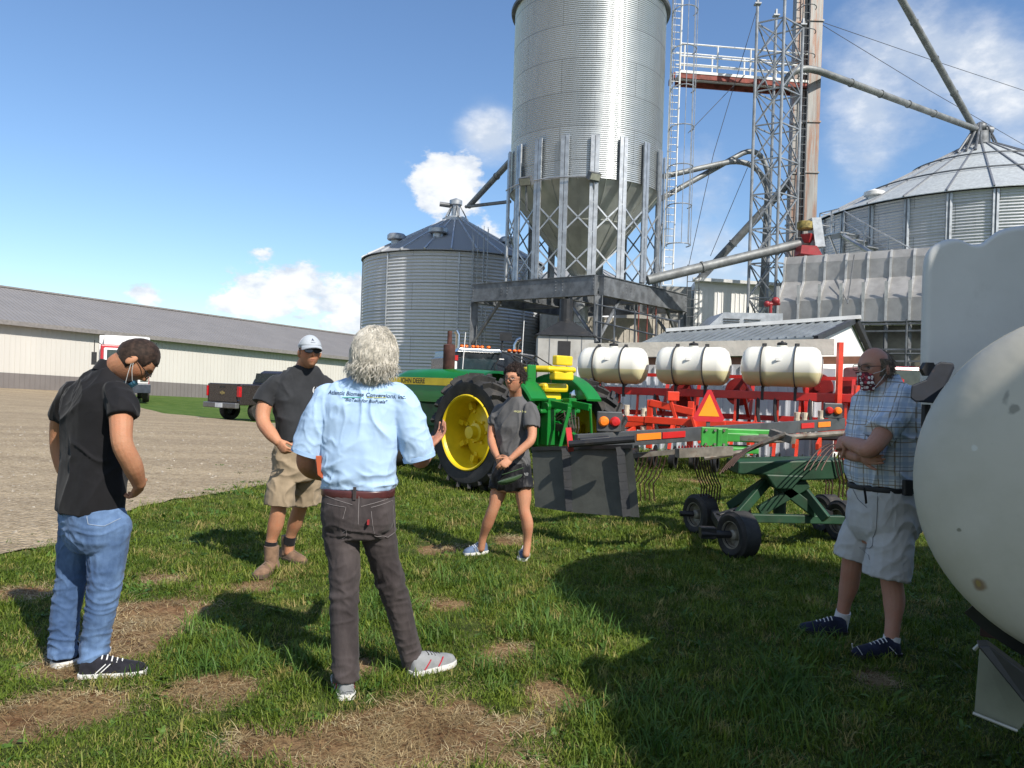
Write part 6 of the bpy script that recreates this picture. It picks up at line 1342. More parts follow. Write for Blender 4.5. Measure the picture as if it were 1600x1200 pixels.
wrap_text(cap2, [('A',.03,hc2+h2M @ V((0,.1,.088)),0),('-----',.022,hc2+h2M @ V((0,.1,.068)),0)], h2M @ V((0,-1,0)), h2M @ V((-1,0,0)), h2M @ V((0,0,1)), mat('navy_thread', (.03,.04,.09), .8), 'cap_logo')
sgl = mat('sunglass_lens', (.008,.008,.010), .06, 0, spec=.8)
eyeglasses(p2, hc2, h2M, 1.03, fr_b, sgl, .029, .019, zc=.007, fy=.108, r=.003)
hair_shell(p2, hc2, h2M, 1.03, fabric('brown_sideburn', (.07,.04,.025), .4, 60), lambda p: (p.z-(.2 if p.y > .02 else -.02))*60, .003, .001, 90)
# ---- person: grey-haired man, light blue polo
Y3 = 3.75; sk3 = (.47,.235,.155); f3 = V((.22,.97,-.05)); h3M = basis(f3); hc3 = P(585,556,3.73)
R3 = rr_([(560,832,.12,.11),(560,812,.165,.13),(560,790,.17,.13),(560,763,.165,.113),(561,745,.172,.122),(562,715,.176,.126),(563,680,.181,.126),(565,648,.190,.124),(567,622,.194,.114),(569,606,.165,.096),(571,596,.11,.078),(574,589,.066,.064)], Y3)
a3l = [(514,630,3.75,.052),(492,670,3.74,.055),(478,715,3.75,.046),(484,732,3.86,.045),(503,742,4.02,.032)]; a3r = [(622,630,3.75,.052),(645,672,3.76,.055),(655,715,3.79,.046),(662,712,3.93,.044),(670,698,4.06,.031)]
l3l = [(535,800,3.74,.08),(538,880,3.70,.058),(537,940,3.67,.052),(539,1000,3.65,.046),(541,1062,3.63,.04)]; l3r = [(586,800,3.76,.08),(602,880,3.82,.056),(620,940,3.88,.05),(636,1000,3.93,.044),(646,1038,3.96,.038)]
hwr = P(670,698,4.06)
p3, fw, rt, body = human('grey haired man seen from behind in light blue polo and charcoal jeans, gesturing', (.0,1.), R3, [a3l,a3r], [l3l,l3r], (hc3,h3M,1.02), sk3, .0042,
  [dict(w_=hwr, d=V((.55,.35,.62)), nrm=V((-.5,-.35,.6)), side=-1, curl=(.25,.3,.2), spread=.6, thumb=(.9,.3,.1)), dict(w_=P(503,742,4.02), d=V((.1,.75,.3)), nrm=V((1,0,.2)), side=1, curl=(.3,.5,.3))], tint=face_tint(hc3, h3M, 1.02, sk3, (.4,.2,.15), (.4,.38,.35)), loc=G(590,1075))
lblue = fabric('light_blue_pique', (.40,.56,.78), .05, 4, .85, 700, wr=.003, wsc=9)
mb = MB(); torso(mb, R3[3:], rt, fw, 1.035); sleeve(mb, [(514,624,3.75,.080),(500,655,3.74,.082),(487,690,3.74,.080),(481,709,3.74,.078)]); sleeve(mb, [(622,624,3.75,.080),(636,655,3.75,.082),(650,692,3.76,.080),(655,716,3.77,.078)])
def f3f(c, n):
    c = fold(c, n, .012, (5.5,5.5,2.4), 31.); _ = 0; return fold(c, n, .012, (3.5,3.5,15), 37., [(P(560,752,3.7).z,.06,1.3),(P(560,700,3.7).z,.04,.3)], .3)
sh3 = finish(remesh(mb, .006, 5), 'polo_shirt', lblue, p3, ff=f3f)
navy_i = mat('navy_ink', (.03,.06,.12), .7); ctr = P(567,620,3.6)
wrap_text(sh3, [('Atlantic Biomass Conversions, Inc.',.0265,P(569,617,3.6),.15),('"BioTech for BioFuels"',.022,P(568,626.5,3.6),.2)], (0,1,0), V((1,0,-.03)), ZV, navy_i, 'back_print')
stitch(sh3, [[P(532,621.5,3.6),P(571,621.5,3.6)]], (0,1,0), mat('green_ink', (.05,.45,.30), .7), 'green_underline', .0016); stitch(sh3, [[P(571,621.5,3.6),P(604,622,3.6)]], (0,1,0), mat('yellow_ink', (.6,.6,.15), .7), 'yellow_underline', .0016)
mb = MB(); cc_ = R3[-1][0]+ZV*.0
mb.rings([[cc_+ZV*o+V((math.cos(a)*r_*1.08, math.sin(a)*r_*.95, .012*math.sin(a))) for a in np.linspace(0, 2*math.pi, 28, endpoint=False)] for o, r_ in ((-.045,.098),(-.02,.092),(.012,.080),(.018,.074),(.0,.07))], cap=False); mb.build('collar', fabric('blue_collar', (.33,.5,.76), .05), sh3)
for l in ([(482,704,3.74,.0815),(480,710,3.74,.081)], [(654,711,3.768,.0815),(655.5,717,3.77,.081)]): mb = MB(); chain(mb, *cp(l), flat_end=True, flat_start=True, n=28); mb.build('cuff', fabric('cuff_blue', (.34,.50,.74), .04), sh3)
cjean = fabric('charcoal_denim', (.060,.050,.050), .25, 5, .85, 600, col2=(.034,.028,.029), wr=.004, wsc=26, stretch=(1,1,.55))
mb = MB(); torso(mb, rr_([(560,838,.12,.115),(560,820,.172,.14),(560,795,.178,.142),(560,762,.168,.118)], Y3), rt, fw, 1.)
chain(mb, *cp([(532,810,3.74,.092),(534,845,3.72,.086),(538,880,3.70,.076),(537,940,3.67,.067),(539,1000,3.65,.066),(541,1064,3.63,.062)]), flat_end=True); chain(mb, *cp([(588,810,3.76,.092),(594,845,3.79,.084),(602,880,3.82,.073),(620,940,3.88,.065),(636,1000,3.93,.060),(646,1040,3.96,.054)]), flat_end=True)
j3 = finish(remesh(mb, .006, 3), 'jeans', cjean, p3, ff=lambda c, n: fold(c, n, .008, (8,8,19), 44., [(P(540,930,3.7).z,.13,1.1),(P(540,1040,3.7).z,.08,1.),(P(560,835,3.7).z,.06,1.)]))
belt(p3, (P(560,768,Y3), .168, .12), rt, fw, mat('oxblood_leather', (.07,.02,.02), .35, 0, var=.2, vscale=10), .036, k=1.035)
th = mat('grey_thread', (.20,.18,.18), .8); S3 = [[(504,792),(536,796),(531,817)],[(575,797),(614,788),(616,838),(597,850),(580,843),(575,797)],[(556,772),(556,830)],[(500,780),(553,794)],[(560,795),(612,783)],[(529,838),(537,832),(536,842),(528,848)]]
stitch(j3, [[P(x,y,3.55) for x, y in l] for l in S3], (0,1,0), th, r=.0013)
mb = MB(); q = P(575.5,816,3.60); mb.box(q+V((0,.0,0)), (.008,.02,.022)); mb.build('red_tab', redp, j3, 0)
mb = MB(); mb.box(P(554,771,3.618), (.014,.01,.06)); mb.build('belt_loop', cjean, j3, 0)
runner = fabric('grey_mesh_runner', (.24,.25,.26), .12, 20); rac = mat('red_accent', (.45,.03,.05), .5)
hl = V((P(543,1095,3.6).x, 3.58, 0)); shoe(p3, hl, hl+V((-.09,.27,0)), runner, white_r, blacklace, 1.05, accent=(rac, ((.2,.35),(.5,.62))))
hl = V((P(641,1060,3.88).x-.0, 3.9, 0)); shoe(p3, hl, hl+V((.20,.20,0)), runner, white_r, blacklace, 1.05, accent=(rac, ((.2,.35),(.5,.62))))
gh = fabric('silver_hair', (.72,.68,.60), .08, 30, .5, 400, col2=(.52,.49,.42)); kp3 = lambda p: (p.z-(.06 if p.y > .05 else (-.0 if p.y > .01 else -.072)))*50
hair_shell(p3, hc3, h3M, 1.02, gh, kp3, .012, .008, 30)
def fl3(p, n, r): 
    f = V((p.x*2.2+.5*math.sin(p.z*60+p.x*30)+r.gauss(0,.12), -.35+r.gauss(0,.12), -1)); return (f-n*f.dot(n)).normalized()
strands(p3, hc3, h3M, 1.02, gh, 4600, kp3, .075, fl3, .006, .0012, .024, 3)
strands(p3, hc3, h3M, 1.02, gh, 900, lambda p: kp3(p) if p.z < -.02 and p.y < .03 else 0, .05, lambda p, n, r: (n*.35+V((p.x*6, -.3, -.8))+V((r.gauss(0,.4),r.gauss(0,.3),0))).normalized(), .012, .0013, .026, 5)
mb = MB(); q = [P(493,712,3.66),P(501,712,3.67),P(505,749,3.67),P(496,742,3.66)]; qd = V((.10,.24,-.02)); n = 4; mb.add(q+[p+qd for p in q], [(3,2,1,0),(4,5,6,7),(0,1,5,4),(1,2,6,5),(2,3,7,6),(3,0,4,7)])
tag(mb.build('folder', mat('orange_folder', (.36,.07,.02), .5, 0, var=.06), None, 0, .002), 'orange folder held at the left side of the grey haired man', 'folder')
# ---- person: woman
Y4 = 6.6; sk4 = (.49,.245,.145); f4 = V((-.5,-.86,.02)); h4M = basis(f4); hc4 = P(803,593,6.5)
R4 = rr_([(799,768,.12,.11),(799,752,.155,.125),(800,735,.158,.122),(802,727,.140,.102),(801,705,.130,.10),(800,685,.128,.095),(800,665,.138,.11),(803,648,.142,.10),(805,636,.138,.085),(806,627,.095,.07),(806,619,.055,.055),(806,616,.05,.05)], Y4)
a4r = [(782,643,6.65,.038),(771,662,6.66,.042),(768,686,6.6,.036),(771,700,6.5,.034),(777,714,6.4,.025)]; a4l = [(827,643,6.51,.038),(831,664,6.46,.041),(830,687,6.38,.037),(815,702,6.34,.034),(798,717,6.3,.025)]
l4r = [(784,750,6.63,.082),(778,772,6.62,.068),(771,794,6.6,.049),(763,815,6.63,.050),(755,838,6.68,.034),(752,857,6.7,.031)]; l4l = [(815,750,6.55,.082),(818,774,6.53,.068),(819,797,6.5,.049),(824,818,6.5,.051),(824,845,6.52,.034),(822,866,6.5,.031)]
w1_, w2_ = P(777,714,6.4), P(798,717,6.3)
p4, fw, rt, body = human('woman in grey t-shirt and black running shorts with glasses, hands folded over a green cap', (-.38,-.92), R4, [a4r,a4l], [l4r,l4l], (hc4,h4M,.96), sk4, .005,
  [dict(w_=w1_, d=P(786,735,6.28)-w1_, nrm=V((.8,.4,-.1)), side=1, curl=(.5,.5,.4), s=.93), dict(w_=w2_, d=P(778,733,6.24)-w2_, nrm=V((-.1,.9,-.4)), side=-1, curl=(.4,.45,.4), s=.93, cl=((.4,.4,.3),(.5,.5,.3),(.6,.5,.4),(.7,.5,.4)))], neck=(.047,.052), wide=.96, fem=1, tint=face_tint(hc4, h4M, .96, sk4, (.40,.13,.10), (.03,.02,.015)), loc=G(785,870))
gtee = fabric('grey_tee', (.105,.105,.108), .1)
mb = MB(); torso(mb, R4[3:], rt, fw, 1.06); sleeve(mb, [(782,640,6.65,.058),(775,652,6.66,.060),(771,664,6.66,.058)]); sleeve(mb, [(828,639,6.51,.060),(831,653,6.48,.066),(831,668,6.45,.066)])
sh4 = finish(remesh(mb, .0075, 4), 'tshirt', gtee, p4, ff=lambda c, n: fold(c, n, .013, (7,7,3), 51.))
wrap_text(sh4, [('cargo bros',.026,P(807,643,6.4),.1)], -fw, rt*-1, ZV, mat('pale_yellow_ink', (.6,.58,.3), .7), 'chest_print')
bsh = fabric('black_nylon', (.010,.010,.012), .2, rough=.5)
mb = MB(); torso(mb, rr_([(799,765,.13,.12),(799,752,.165,.135),(800,735,.162,.13),(801,722,.146,.112)], Y4), rt, fw, 1.02); chain(mb, *cp([(783,748,6.63,.09),(780,765,6.62,.095)]), flat_end=True); chain(mb, *cp([(815,748,6.55,.09),(817,764,6.53,.095)]), flat_end=True)
s4 = finish(remesh(mb, .0075, 3), 'shorts', bsh, p4, ff=lambda c, n: fold(c, n, .010, (9,9,5), 61.)); wrap_text(s4, [('NB',.035,P(821,741,6.4),.3)], -fw, rt*-1, ZV, mat('silver_ink', (.4,.4,.4), .5), 'logo')
bl4 = fabric('slate_blue_mesh', (.10,.145,.24), .2, 20)
q = G(760,864); shoe(p4, V((q.x,q.y,0)), V((q.x-.19,q.y-.14,0)), bl4, white_r, lace_w, .9, accent=(lace_w, ((.35,.42),(.47,.54),(.59,.66)))); q = G(823,868); shoe(p4, V((q.x,q.y,0)), V((q.x-.05,q.y-.23,0)), bl4, white_r, lace_w, .9, accent=(lace_w, ((.35,.42),(.47,.54),(.59,.66))))
eyeglasses(p4, hc4, h4M, .96, fr_b, gl_lens, .025, .016, zc=.004, r=.0019)
dh_ = fabric('dark_curly_hair', (.030,.016,.012), .5, 50, .5, 400, col2=(.012,.008,.007)); kp4 = lambda p: (p.z-(.062 if p.y > .05 else (.03 if p.y > .015 else -.03)))*50
hair_shell(p4, hc4, h4M, .96, dh_, kp4, .014, .008, 35)
def fl4(p, n, r): f = V((-p.x*2, -.8, .75))+V((r.gauss(0,.4),r.gauss(0,.4),r.gauss(0,.4))); return (f-n*f.dot(n)*.6).normalized()
strands(p4, hc4, h4M, .96, dh_, 900, kp4, .05, fl4, .012, .002, .018, 8)
mb = MB(); bc = hc4+h4M @ V((.0,-.085,.07)); rnd = random.Random(5)
for k in range(420):
    d = V((rnd.gauss(0,1),rnd.gauss(0,1),rnd.gauss(0,1))).normalized(); q = bc+d*.03; tn = d.cross(V((rnd.gauss(0,1),rnd.gauss(0,1),rnd.gauss(0,1)))).normalized(); mb.tube([q+d*.018*math.sin(u*3)+tn*.05*(u-.5)+d.cross(tn)*.012*math.sin(u*9) for u in np.linspace(0,1,6)], .003, 3, cap=False)
mb.sph(bc, .04); mb.build('hair_bun', dh_, p4)
gcap = fabric('green_cap_cloth', (.045,.09,.035), .25, 8); ct = thing('cap', 'green baseball cap held in the folded hands of the woman', 'cap', P(796,742,6.16))
mb = MB(); cq = P(797,741,6.2); rs = []
for j in range(9):
    a = j/8*1.45; rs.append([cq+V((math.cos(q_)*.095*math.cos(a)*1.05, math.sin(q_)*.06*math.cos(a)-.01, -.03+.0*a-math.sin(a)*.045+math.cos(q_)*.035*math.cos(a))) for q_ in np.linspace(0,2*math.pi,24,endpoint=False)])
mb.rings(rs); mb.build('crown', gcap, ct, 60); mb = MB(); mb.tube([cq+V((-.06,-.045,.0)), cq+V((-.02,-.07,.015)), cq+V((.05,-.06,.04)), cq+V((.1,-.02,.055))], .012, 8, sq=.4); mb.build('brim', gcap, ct)
# ---- person: plaid shirt man
Y5 = 4.6; sk5 = (.50,.27,.19); f5 = V((-.92,-.38,-.06)); h5M = basis(f5); hc5 = P(1366,576,4.55)
R5 = rr_([(1381,850,.14,.13),(1381,820,.185,.165),(1382,790,.19,.175),(1382,757,.178,.172),(1381,735,.19,.186),(1380,705,.198,.19),(1384,675,.20,.178),(1388,648,.205,.165),(1390,625,.205,.14),(1388,609,.165,.11),(1384,600,.1,.08),(1381,594,.064,.064)], Y5)
a5l = [(1402,630,4.46,.052),(1390,660,4.36,.057),(1362,700,4.26,.05),(1342,697,4.36,.047),(1324,690,4.52,.033)]; a5r = [(1368,630,4.76,.050),(1345,660,4.80,.054),(1322,700,4.74,.048),(1330,708,4.58,.045),(1344,714,4.44,.032)]
l5r = [(1352,820,4.70,.1),(1338,855,4.72,.075),(1331,882,4.74,.06),(1327,912,4.79,.058),(1319,945,4.83,.04),(1315,975,4.86,.037)]; l5l = [(1394,820,4.52,.1),(1393,870,4.50,.078),(1393,905,4.48,.061),(1397,938,4.47,.060),(1395,975,4.45,.042),(1391,1012,4.44,.038)]
wl_, wr_ = P(1324,690,4.52), P(1344,714,4.44)
p5, fw, rt, body = human('balding man in plaid shirt and pale shorts with patterned mask, arms crossed in shade', (-.85,-.5), R5, [a5l,a5r], [l5r,l5l], (hc5,h5M,1.05), sk5, .0045,
  [dict(w_=wl_, d=V((-.15,.9,-.15)), nrm=V((.6,.2,-.2)), side=1, curl=(.3,.5,.4)), dict(w_=wr_, d=P(1366,716,4.32)-wr_, nrm=V((.6,.5,.1)), side=-1, curl=(.25,.4,.3), thumb=(.5,.8,.1))], wide=1.04, tint=face_tint(hc5, h5M, 1.05, sk5, (.4,.18,.14), (.2,.15,.1)), loc=G(1350,1010))
plaid = bpy.data.materials.new('plaid_cotton'); plaid.use_nodes = True; t = plaid.node_tree; b = t.nodes['Principled BSDF']; ob = nd(t, 'ShaderNodeTexCoord').outputs['Object']; sx_ = nd(t, 'ShaderNodeSeparateXYZ'); t.links.new(ob, sx_.inputs[0])
hx = mth(t, 'ADD', mth(t, 'MULTIPLY', sx_.outputs[0], .75), mth(t, 'MULTIPLY', sx_.outputs[1], -.66))
def stripe(v, per, ph, wd):
    f = mth(t, 'FRACT', mth(t, 'ADD', mth(t, 'DIVIDE', v, per), ph)); return sstep(t, mth(t, 'MULTIPLY', mth(t, 'ABSOLUTE', mth(t, 'SUBTRACT', f, .5)), -1), -wd, -wd*.7)
c = mixc(t, sstep(t, nz(t, ob, 5), .35, .65), (.58,.62,.68), (.68,.72,.76))
wz = mth(t, 'ADD', sx_.outputs[2], mth(t, 'MULTIPLY', nz(t, ob, 4, 2), .03))
for v, per, ph, wd, col, st_ in ((hx,.085,.0,.16,(.34,.44,.58),.6),(hx,.085,.5,.05,(.26,.20,.13),.8),(wz,.085,.2,.15,(.34,.44,.58),.55),(wz,.085,.7,.045,(.25,.19,.12),.8),(hx,.085,.25,.02,(.08,.1,.16),.7),(wz,.085,.45,.02,(.08,.1,.16),.7)): c = mixc(t, mth(t, 'MULTIPLY', stripe(v, per, ph, wd), st_), c, col)
t.links.new(c, b.inputs['Base Color']); b.inputs['Roughness'].default_value = .85; bn = nd(t, 'ShaderNodeBump'); bn.inputs['Distance'].default_value = .004; t.links.new(nz(t, ob, 11, 4), bn.inputs['Height']); t.links.new(bn.outputs[0], b.inputs['Normal'])
mb = MB(); torso(mb, R5[3:], rt, fw, 1.05); sleeve(mb, [(1402,624,4.46,.085),(1392,650,4.40,.090),(1374,678,4.32,.088)]); sleeve(mb, [(1368,624,4.76,.08),(1352,650,4.79,.084),(1340,676,4.80,.08)])
sh5 = finish(remesh(mb, .0065, 4), 'plaid_shirt', plaid, p5, ff=lambda c, n: fold(c, n, .015, (6,6,5), 71.))
mb = MB(); cc_ = R5[-1][0]; mb.rings([[cc_+ZV*o+V((math.cos(a)*r_*1.05, math.sin(a)*r_, -.018*math.cos(a)*-1)) for a in np.linspace(0,2*math.pi,28,endpoint=False)] for o, r_ in ((-.05,.105),(-.02,.098),(.014,.082),(.02,.076),(.0,.072))], cap=False); mb.build('collar', plaid, sh5)
psh = fabric('pale_stone_cotton', (.54,.53,.51), .08, 5, wr=.004)
mb = MB(); torso(mb, rr_([(1381,845,.15,.14),(1381,822,.2,.185),(1382,790,.2,.19),(1382,760,.187,.18)], Y5), rt, fw, 1.); chain(mb, *cp([(1352,815,4.70,.11),(1340,845,4.72,.112),(1332,872,4.73,.112)]), flat_end=True); chain(mb, *cp([(1394,815,4.52,.12),(1390,860,4.50,.126),(1385,902,4.49,.130)]), flat_end=True)
s5 = finish(remesh(mb, .0065, 3), 'shorts', psh, p5, ff=lambda c, n: fold(c, n, .008, (6,6,7), 81.))
stitch(s5, [[P(1381,775,4.2),P(1386,795,4.2),P(1394,808,4.2)],[P(1353,836,4.2),P(1384,836,4.2)],[P(1405,780,4.2),P(1402,850,4.2),P(1393,898,4.2)]], (0,1,0), mat('shadow_seam', (.2,.2,.2), .8), r=.002)
belt(p5, (P(1382,761,Y5), .185, .178), rt, fw, mat('black_webbing', (.012,.012,.013), .6), .03, k=1.04)
mb = MB(); q = P(1418,762,4.36); mb.box(q, (.05,.035,.09)); mb.build('phone_pouch', blks, p5, 0, .006); mb = MB(); q = P(1350,770,4.42); mb.tube([q+ZV*.03, q+V((.005,-.01,-.02)), q+V((.015,0,-.06))], .01, 6, sq=.4); mb.build('strap_end', blks, p5)
ws = fabric('white_sock', (.70,.69,.68), .06, 60, wr=.002, wsc=60); navs = fabric('navy_mesh', (.018,.022,.045), .3, 20)
for pts in ([(1318,955,4.84,.045),(1314,972,4.86,.046),(1311,986,4.87,.047)], [(1394,994,4.45,.046),(1391,1012,4.44,.047),(1389,1025,4.44,.048)]): mb = MB(); chain(mb, *cp(pts), flat_end=True, flat_start=True); mb.build('sock', ws, p5)
q = G(1322,992); shoe(p5, V((q.x,q.y,0)), V((q.x-.29,q.y+.02,0)), navs, blks, lace_w, 1.05); q = G(1404,1026); shoe(p5, V((q.x,q.y,0)), V((q.x-.28,q.y-.04,0)), navs, blks, lace_w, 1.05, accent=(white_r, ((.15,.3),(.9,.98))))
mm = bpy.data.materials.new('patterned_mask_cloth'); mm.use_nodes = True; t = mm.node_tree; b = t.nodes['Principled BSDF']; ob = nd(t, 'ShaderNodeTexCoord').outputs['Object']
vo = nd(t, 'ShaderNodeTexVoronoi'); vo.inputs['Scale'].default_value = 55; t.links.new(ob, vo.inputs[0]); sc3 = nd(t, 'ShaderNodeSeparateColor'); t.links.new(vo.outputs['Color'], sc3.inputs[0])
c = mixc(t, sstep(t, sc3.outputs[0], .35, .4), (.45,.05,.07), (.75,.72,.68)); c = mixc(t, sstep(t, sc3.outputs[1], .8, .84), c, (.02,.22,.05)); c = mixc(t, sstep(t, vo.outputs['Distance'], .42, .55), c, (.12,.02,.03)); t.links.new(c, b.inputs['Base Color']); b.inputs['Roughness'].default_value = .85
mk5 = mask_patch(p5, hc5, h5M, 1.05, mm, -.122, -.016, .062, puff=.018, taper=.35)
eyeglasses(p5, hc5, h5M, 1.05, mat('wire_frame', (.08,.07,.06), .3, .6), gl_lens, .026, .017, fy=.108, zc=.009, r=.0018)
gb_h = fabric('grey_brown_hair', (.19,.145,.105), .4, 50, .7, 400); kp5 = lambda p: (min(p.z+.045, .058-p.z+max(0,-.03-p.y)*1.1, .035-p.y))*70
hair_shell(p5, hc5, h5M, 1.05, gb_h, kp5, .010, .004, 50); strands(p5, hc5, h5M, 1.05, gb_h, 800, kp5, .03, lambda p, n, r: (V((0,-.8,-.6))+V((r.gauss(0,.3),r.gauss(0,.3),r.gauss(0,.3)))).normalized(), .004, .0013, .010, 9)
# ---------------------------------------------------------------- grass blades, straw and stones (instanced, uncountable)
gc = bpy.data.collections.new('grass_sources')
def leafmat(name, c_dark, c_light, c_dry, dryamt, trans=.25):
    m = bpy.data.materials.new(name); m.use_nodes = True; t = m.node_tree; b = t.nodes['Principled BSDF']; geo = nd(t, 'ShaderNodeNewGeometry'); ps = geo.outputs['Position']; oi = nd(t, 'ShaderNodeObjectInfo')
    sp_ = nd(t, 'ShaderNodeMapping'); sp_.inputs['Scale'].default_value = (1,1,0); t.links.new(ps, sp_.inputs[0]); q = sp_.outputs[0]
    a = mth(t, 'ADD', mth(t, 'MULTIPLY', nz(t, q, 1.3, 5, .6), .7), mth(t, 'MULTIPLY', oi.outputs['Random'], .45))
    c = mixc(t, sstep(t, a, .35, .85), c_dark, c_light)
    dr = mth(t, 'ADD', nz(t, q, 2.3, 6, .7), mth(t, 'MULTIPLY', mth(t, 'SUBTRACT', oi.outputs['Random'], .5), .35))
    c = mixc(t, sstep(t, dr, dryamt, dryamt+.16), c, c_dry); t.links.new(c, b.inputs['Base Color']); b.inputs['Roughness'].default_value = .5; b.inputs['Specular IOR Level'].default_value = .2
    tr = nd(t, 'ShaderNodeBsdfTranslucent'); t.links.new(mixc(t, 1., c, (1.0,1.15,.5), 'MULTIPLY'), tr.inputs[0]); mx = nd(t, 'ShaderNodeMixShader'); mx.inputs[0].default_value = trans
    t.links.new(b.outputs[0], mx.inputs[1]); t.links.new(tr.outputs[0], mx.inputs[2]); t.links.new(mx.outputs[0], t.nodes['Material Output'].inputs[0]); return m
lawnm = leafmat('grass_blade', (.066,.112,.014), (.175,.23,.03), (.32,.26,.10), .57); weedm = leafmat('weed_blade', (.055,.12,.022), (.12,.20,.04), (.2,.2,.08), .8); strawm = leafmat('dry_straw', (.20,.14,.065), (.42,.32,.17), (.5,.42,.25), .55, .1)
def tuft(name, m, n, rad, hmin, hmax, wd, lean, flat=0., seed=0):
    rn = random.Random(seed); vs, fs = [], []
    for _ in range(n):
        a = rn.random()*6.283; rr = rad*math.sqrt(rn.random()); b0 = V((math.cos(a)*rr, math.sin(a)*rr, -.004)); az_ = rn.random()*6.283; d = V((math.cos(az_), math.sin(az_), 0)); s = V((-d.y, d.x, 0)); h_ = hmin+(hmax-hmin)*rn.random(); ln = lean*(.3+rn.random()); w_ = wd*(.6+.6*rn.random()); o = len(vs); K = 4
        for k in range(K):
            u = k/K; c = b0+d*(h_*ln*u**1.6)+ZV*(h_*(u-.35*ln*u*u)*(1-flat)+flat*.006); ww = w_*(1-u*u*.7); vs += [tuple(c-s*ww/2), tuple(c+s*ww/2)]
        vs.append(tuple(b0+d*h_*ln+ZV*(h_*(1-.4*ln)*(1-flat)+flat*.004)))
        for k in range(K-1): fs.append((o+2*k, o+2*k+1, o+2*k+3, o+2*k+2))
        fs.append((o+2*K-2, o+2*K-1, o+2*K))
    me = bpy.data.meshes.new(name); me.from_pydata(vs, [], fs); me.materials.append(m); me.polygons.foreach_set('use_smooth', [True]*len(fs)); ob_ = bpy.data.objects.new(name, me); gc.objects.link(ob_)
SRC = []
for i in range(5): tuft('a%02d_lawn' % i, lawnm, 26, .075, .012, .038, .004, .75, 0, i)          # 0-4 short lawn
for i in range(3): tuft('b%02d_long' % i, lawnm, 24, .07, .04, .09, .0052, .8, 0, 20+i)           # 5-7 longer
for i in range(2): tuft('c%02d_weed' % i, weedm, 26, .10, .06, .15, .006, .9, 0, 40+i)           # 8-9 coarse clumps
for i in range(2): tuft('d%02d_straw' % i, strawm, 26, .09, .03, .09, .0028, 1.1, .75, 60+i)      # 10-11 straw
rn = random.Random(99)
for i in range(3):                                                                               # 12-14 stones
    m = MB(); m.sph((0,0,.003), .012, 7, 5, (1.2,.9,.6)); m.v = [tuple(V(v)*(1+.35*noise.noise(V(v)*120+V((i*7,0,0))))) for v in m.v]; me = bpy.data.meshes.new('e%02d_stone' % i); me.from_pydata(m.v, [], m.f); me.materials.append(mat('pale_stone', (.36,.32,.26), .9, 0, var=.3, vscale=30)); ob_ = bpy.data.objects.new('e%02d_stone' % i, me); gc.objects.link(ob_)
for i in range(2): tuft('f%02d_broadleaf' % i, weedm, 11, .05, .03, .06, .02, 1.1, .35, 80+i)      # 15-16 broad leaf weeds
def scatter(name, pts, label, cat):
    me = bpy.data.meshes.new(name); me.from_pydata([p[0] for p in pts], [], [])
    me.attributes.new('rot', 'FLOAT_VECTOR', 'POINT').data.foreach_set('vector', np.array([p[1] for p in pts], dtype=np.float32).ravel()); me.attributes.new('scl', 'FLOAT', 'POINT').data.foreach_set('value', [p[2] for p in pts]); me.attributes.new('idx', 'INT', 'POINT').data.foreach_set('value', [p[3] for p in pts])
    ng = bpy.data.node_groups.new(name, 'GeometryNodeTree'); ng.interface.new_socket('Geometry', in_out='INPUT', socket_type='NodeSocketGeometry'); ng.interface.new_socket('Geometry', in_out='OUTPUT', socket_type='NodeSocketGeometry')
    gi = ng.nodes.new('NodeGroupInput'); go = ng.nodes.new('NodeGroupOutput'); ci = ng.nodes.new('GeometryNodeCollectionInfo'); ci.inputs['Collection'].default_value = gc; ci.inputs['Separate Children'].default_value = True; ci.inputs['Reset Children'].default_value = True
    ip = ng.nodes.new('GeometryNodeInstanceOnPoints'); ip.inputs['Pick Instance'].default_value = True
    def na__(nm, dt): n = ng.nodes.new('GeometryNodeInputNamedAttribute'); n.data_type = dt; n.inputs[0].default_value = nm; return n.outputs[0]
    e2r = ng.nodes.new('FunctionNodeEulerToRotation'); ng.links.new(na__('rot','FLOAT_VECTOR'), e2r.inputs[0])
    mp_ = ng.nodes.new('GeometryNodeMeshToPoints'); ng.links.new(gi.outputs[0], mp_.inputs[0]); ng.links.new(mp_.outputs[0], ip.inputs['Points']); ng.links.new(ci.outputs[0], ip.inputs['Instance']); ng.links.new(e2r.outputs[0], ip.inputs['Rotation']); ng.links.new(na__('scl','FLOAT'), ip.inputs['Scale']); ng.links.new(na__('idx','INT'), ip.inputs['Instance Index']); ng.links.new(ip.outputs[0], go.inputs[0])
    o = bpy.data.objects.new(name, me); LK(o); md = o.modifiers.new('scatter', 'NODES'); md.node_group = ng; tag(o, label, cat, kind='stuff'); return o
LONG = []
for a, k in [((570,1010,70,35),1.),((330,1045,70,30),.8),((600,960,50,25),.7),((1250,1110,90,60),.9),((820,1050,60,25),.8),((740,905,60,20),.6),((700,1100,80,30),.5),((560,1060,60,20),.8),((300,1000,60,20),.5),((140,1045,40,10),.7),((1000,1120,200,60),.4),((880,960,90,40),.5),((1290,1010,60,16),.6)]: LONG.append((*ell(*a), k))
gp, sp3, stn = [], [], []; rn = random.Random(11)
def bias(lst): return lst[int(rn.random()*len(lst))]
def put(lst, x, y, idx, sc, tilt=.18):
    z = zg(x, y)
    if abs(x) < 14 and y < 22: z += noise.noise(V((x*1.7, y*1.7, 0)))*.018-.004
    lst.append(((x, y, z), (rn.gauss(0, tilt), rn.gauss(0, tilt), rn.random()*6.283), sc, idx))
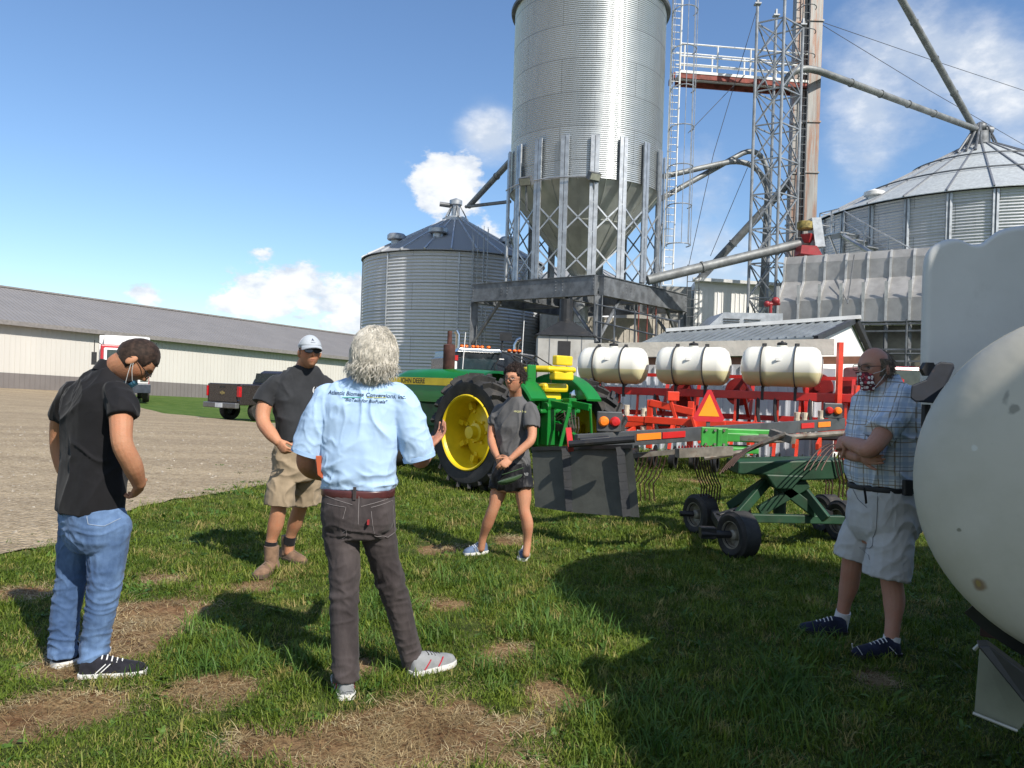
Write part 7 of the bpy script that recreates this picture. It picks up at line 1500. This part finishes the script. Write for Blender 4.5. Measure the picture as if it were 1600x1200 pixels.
for (y0, y1, dens_, sc) in ((2.0,4.2,900,1.0),(4.2,6.5,620,1.12),(6.5,9.5,330,1.35),(9.5,14,150,1.8),(14,22,50,2.6)):
    n = int((y1*y1-y0*y0)*1.35*dens_)
    for _ in range(n):
        y = math.sqrt(y0*y0+(y1*y1-y0*y0)*rn.random()); x = y*(rn.random()*2.7-1.35)
        if abs(x) > .74*y and (rn.random() < .5 or x > 4+.8*y): continue
        if on_gravel(x, y):
            dg_ = math.hypot(x, y)-np.interp(math.atan2(x, y), na_, nr_)
            if rn.random() < .008+max(0, 1-dg_/.8)*.35 and y < 14: put(gp, x, y, bias([0,1,2,15]), sc*.7)
            continue
        b_ = baremask(x, y)
        if b_ > .18 and rn.random() < (b_-.18)*3.2:
            if rn.random() < .28: put(sp3, x, y, bias([10,11]), sc*(.7+.5*rn.random()), .08)
            continue
        lw = 0
        for cx, cy, rx, ry, k in LONG:
            d = ((x-cx)/rx)**2+((y-cy)/ry)**2
            if d < 4: lw = max(lw, k*math.exp(-d))
        cl = noise.fractal(V((x*1.1, y*1.1, 4.)), 1, 2, 4)
        r_ = rn.random()
        if r_ < lw*.16 and y < 8: idx, s_ = bias([8,9]), .6+.6*rn.random()
        elif r_ < .04+lw*.4+max(0, cl)*.25: idx, s_ = bias([5,6,7]), .7+.5*rn.random()
        elif r_ > .955: idx, s_ = bias([15,16]), .6+.6*rn.random()
        else: idx, s_ = bias([0,1,2,3,4]), (.75+.55*rn.random())*(1+cl*.35)
        put(gp, x, y, idx, sc*s_)
for _ in range(9000):
    y = 4.5+rn.random()**1.5*15; x = y*(rn.random()*.72-.74)
    if on_gravel(x, y): put(stn, x, y, bias([12,13,14]), (.35+rn.random()**3*1.3)*(1+y*.05), .5)
scatter('grass', gp, 'short green lawn blades with coarse clumps under the people', 'grass'); scatter('straw', sp3, 'dry straw and clippings lying on the bare soil patches', 'straw'); scatter('pebbles', stn, 'small loose stones scattered over the gravel yard', 'stones')
print('tufts', len(gp), len(sp3), len(stn))
# far grass strip between gravel and barn
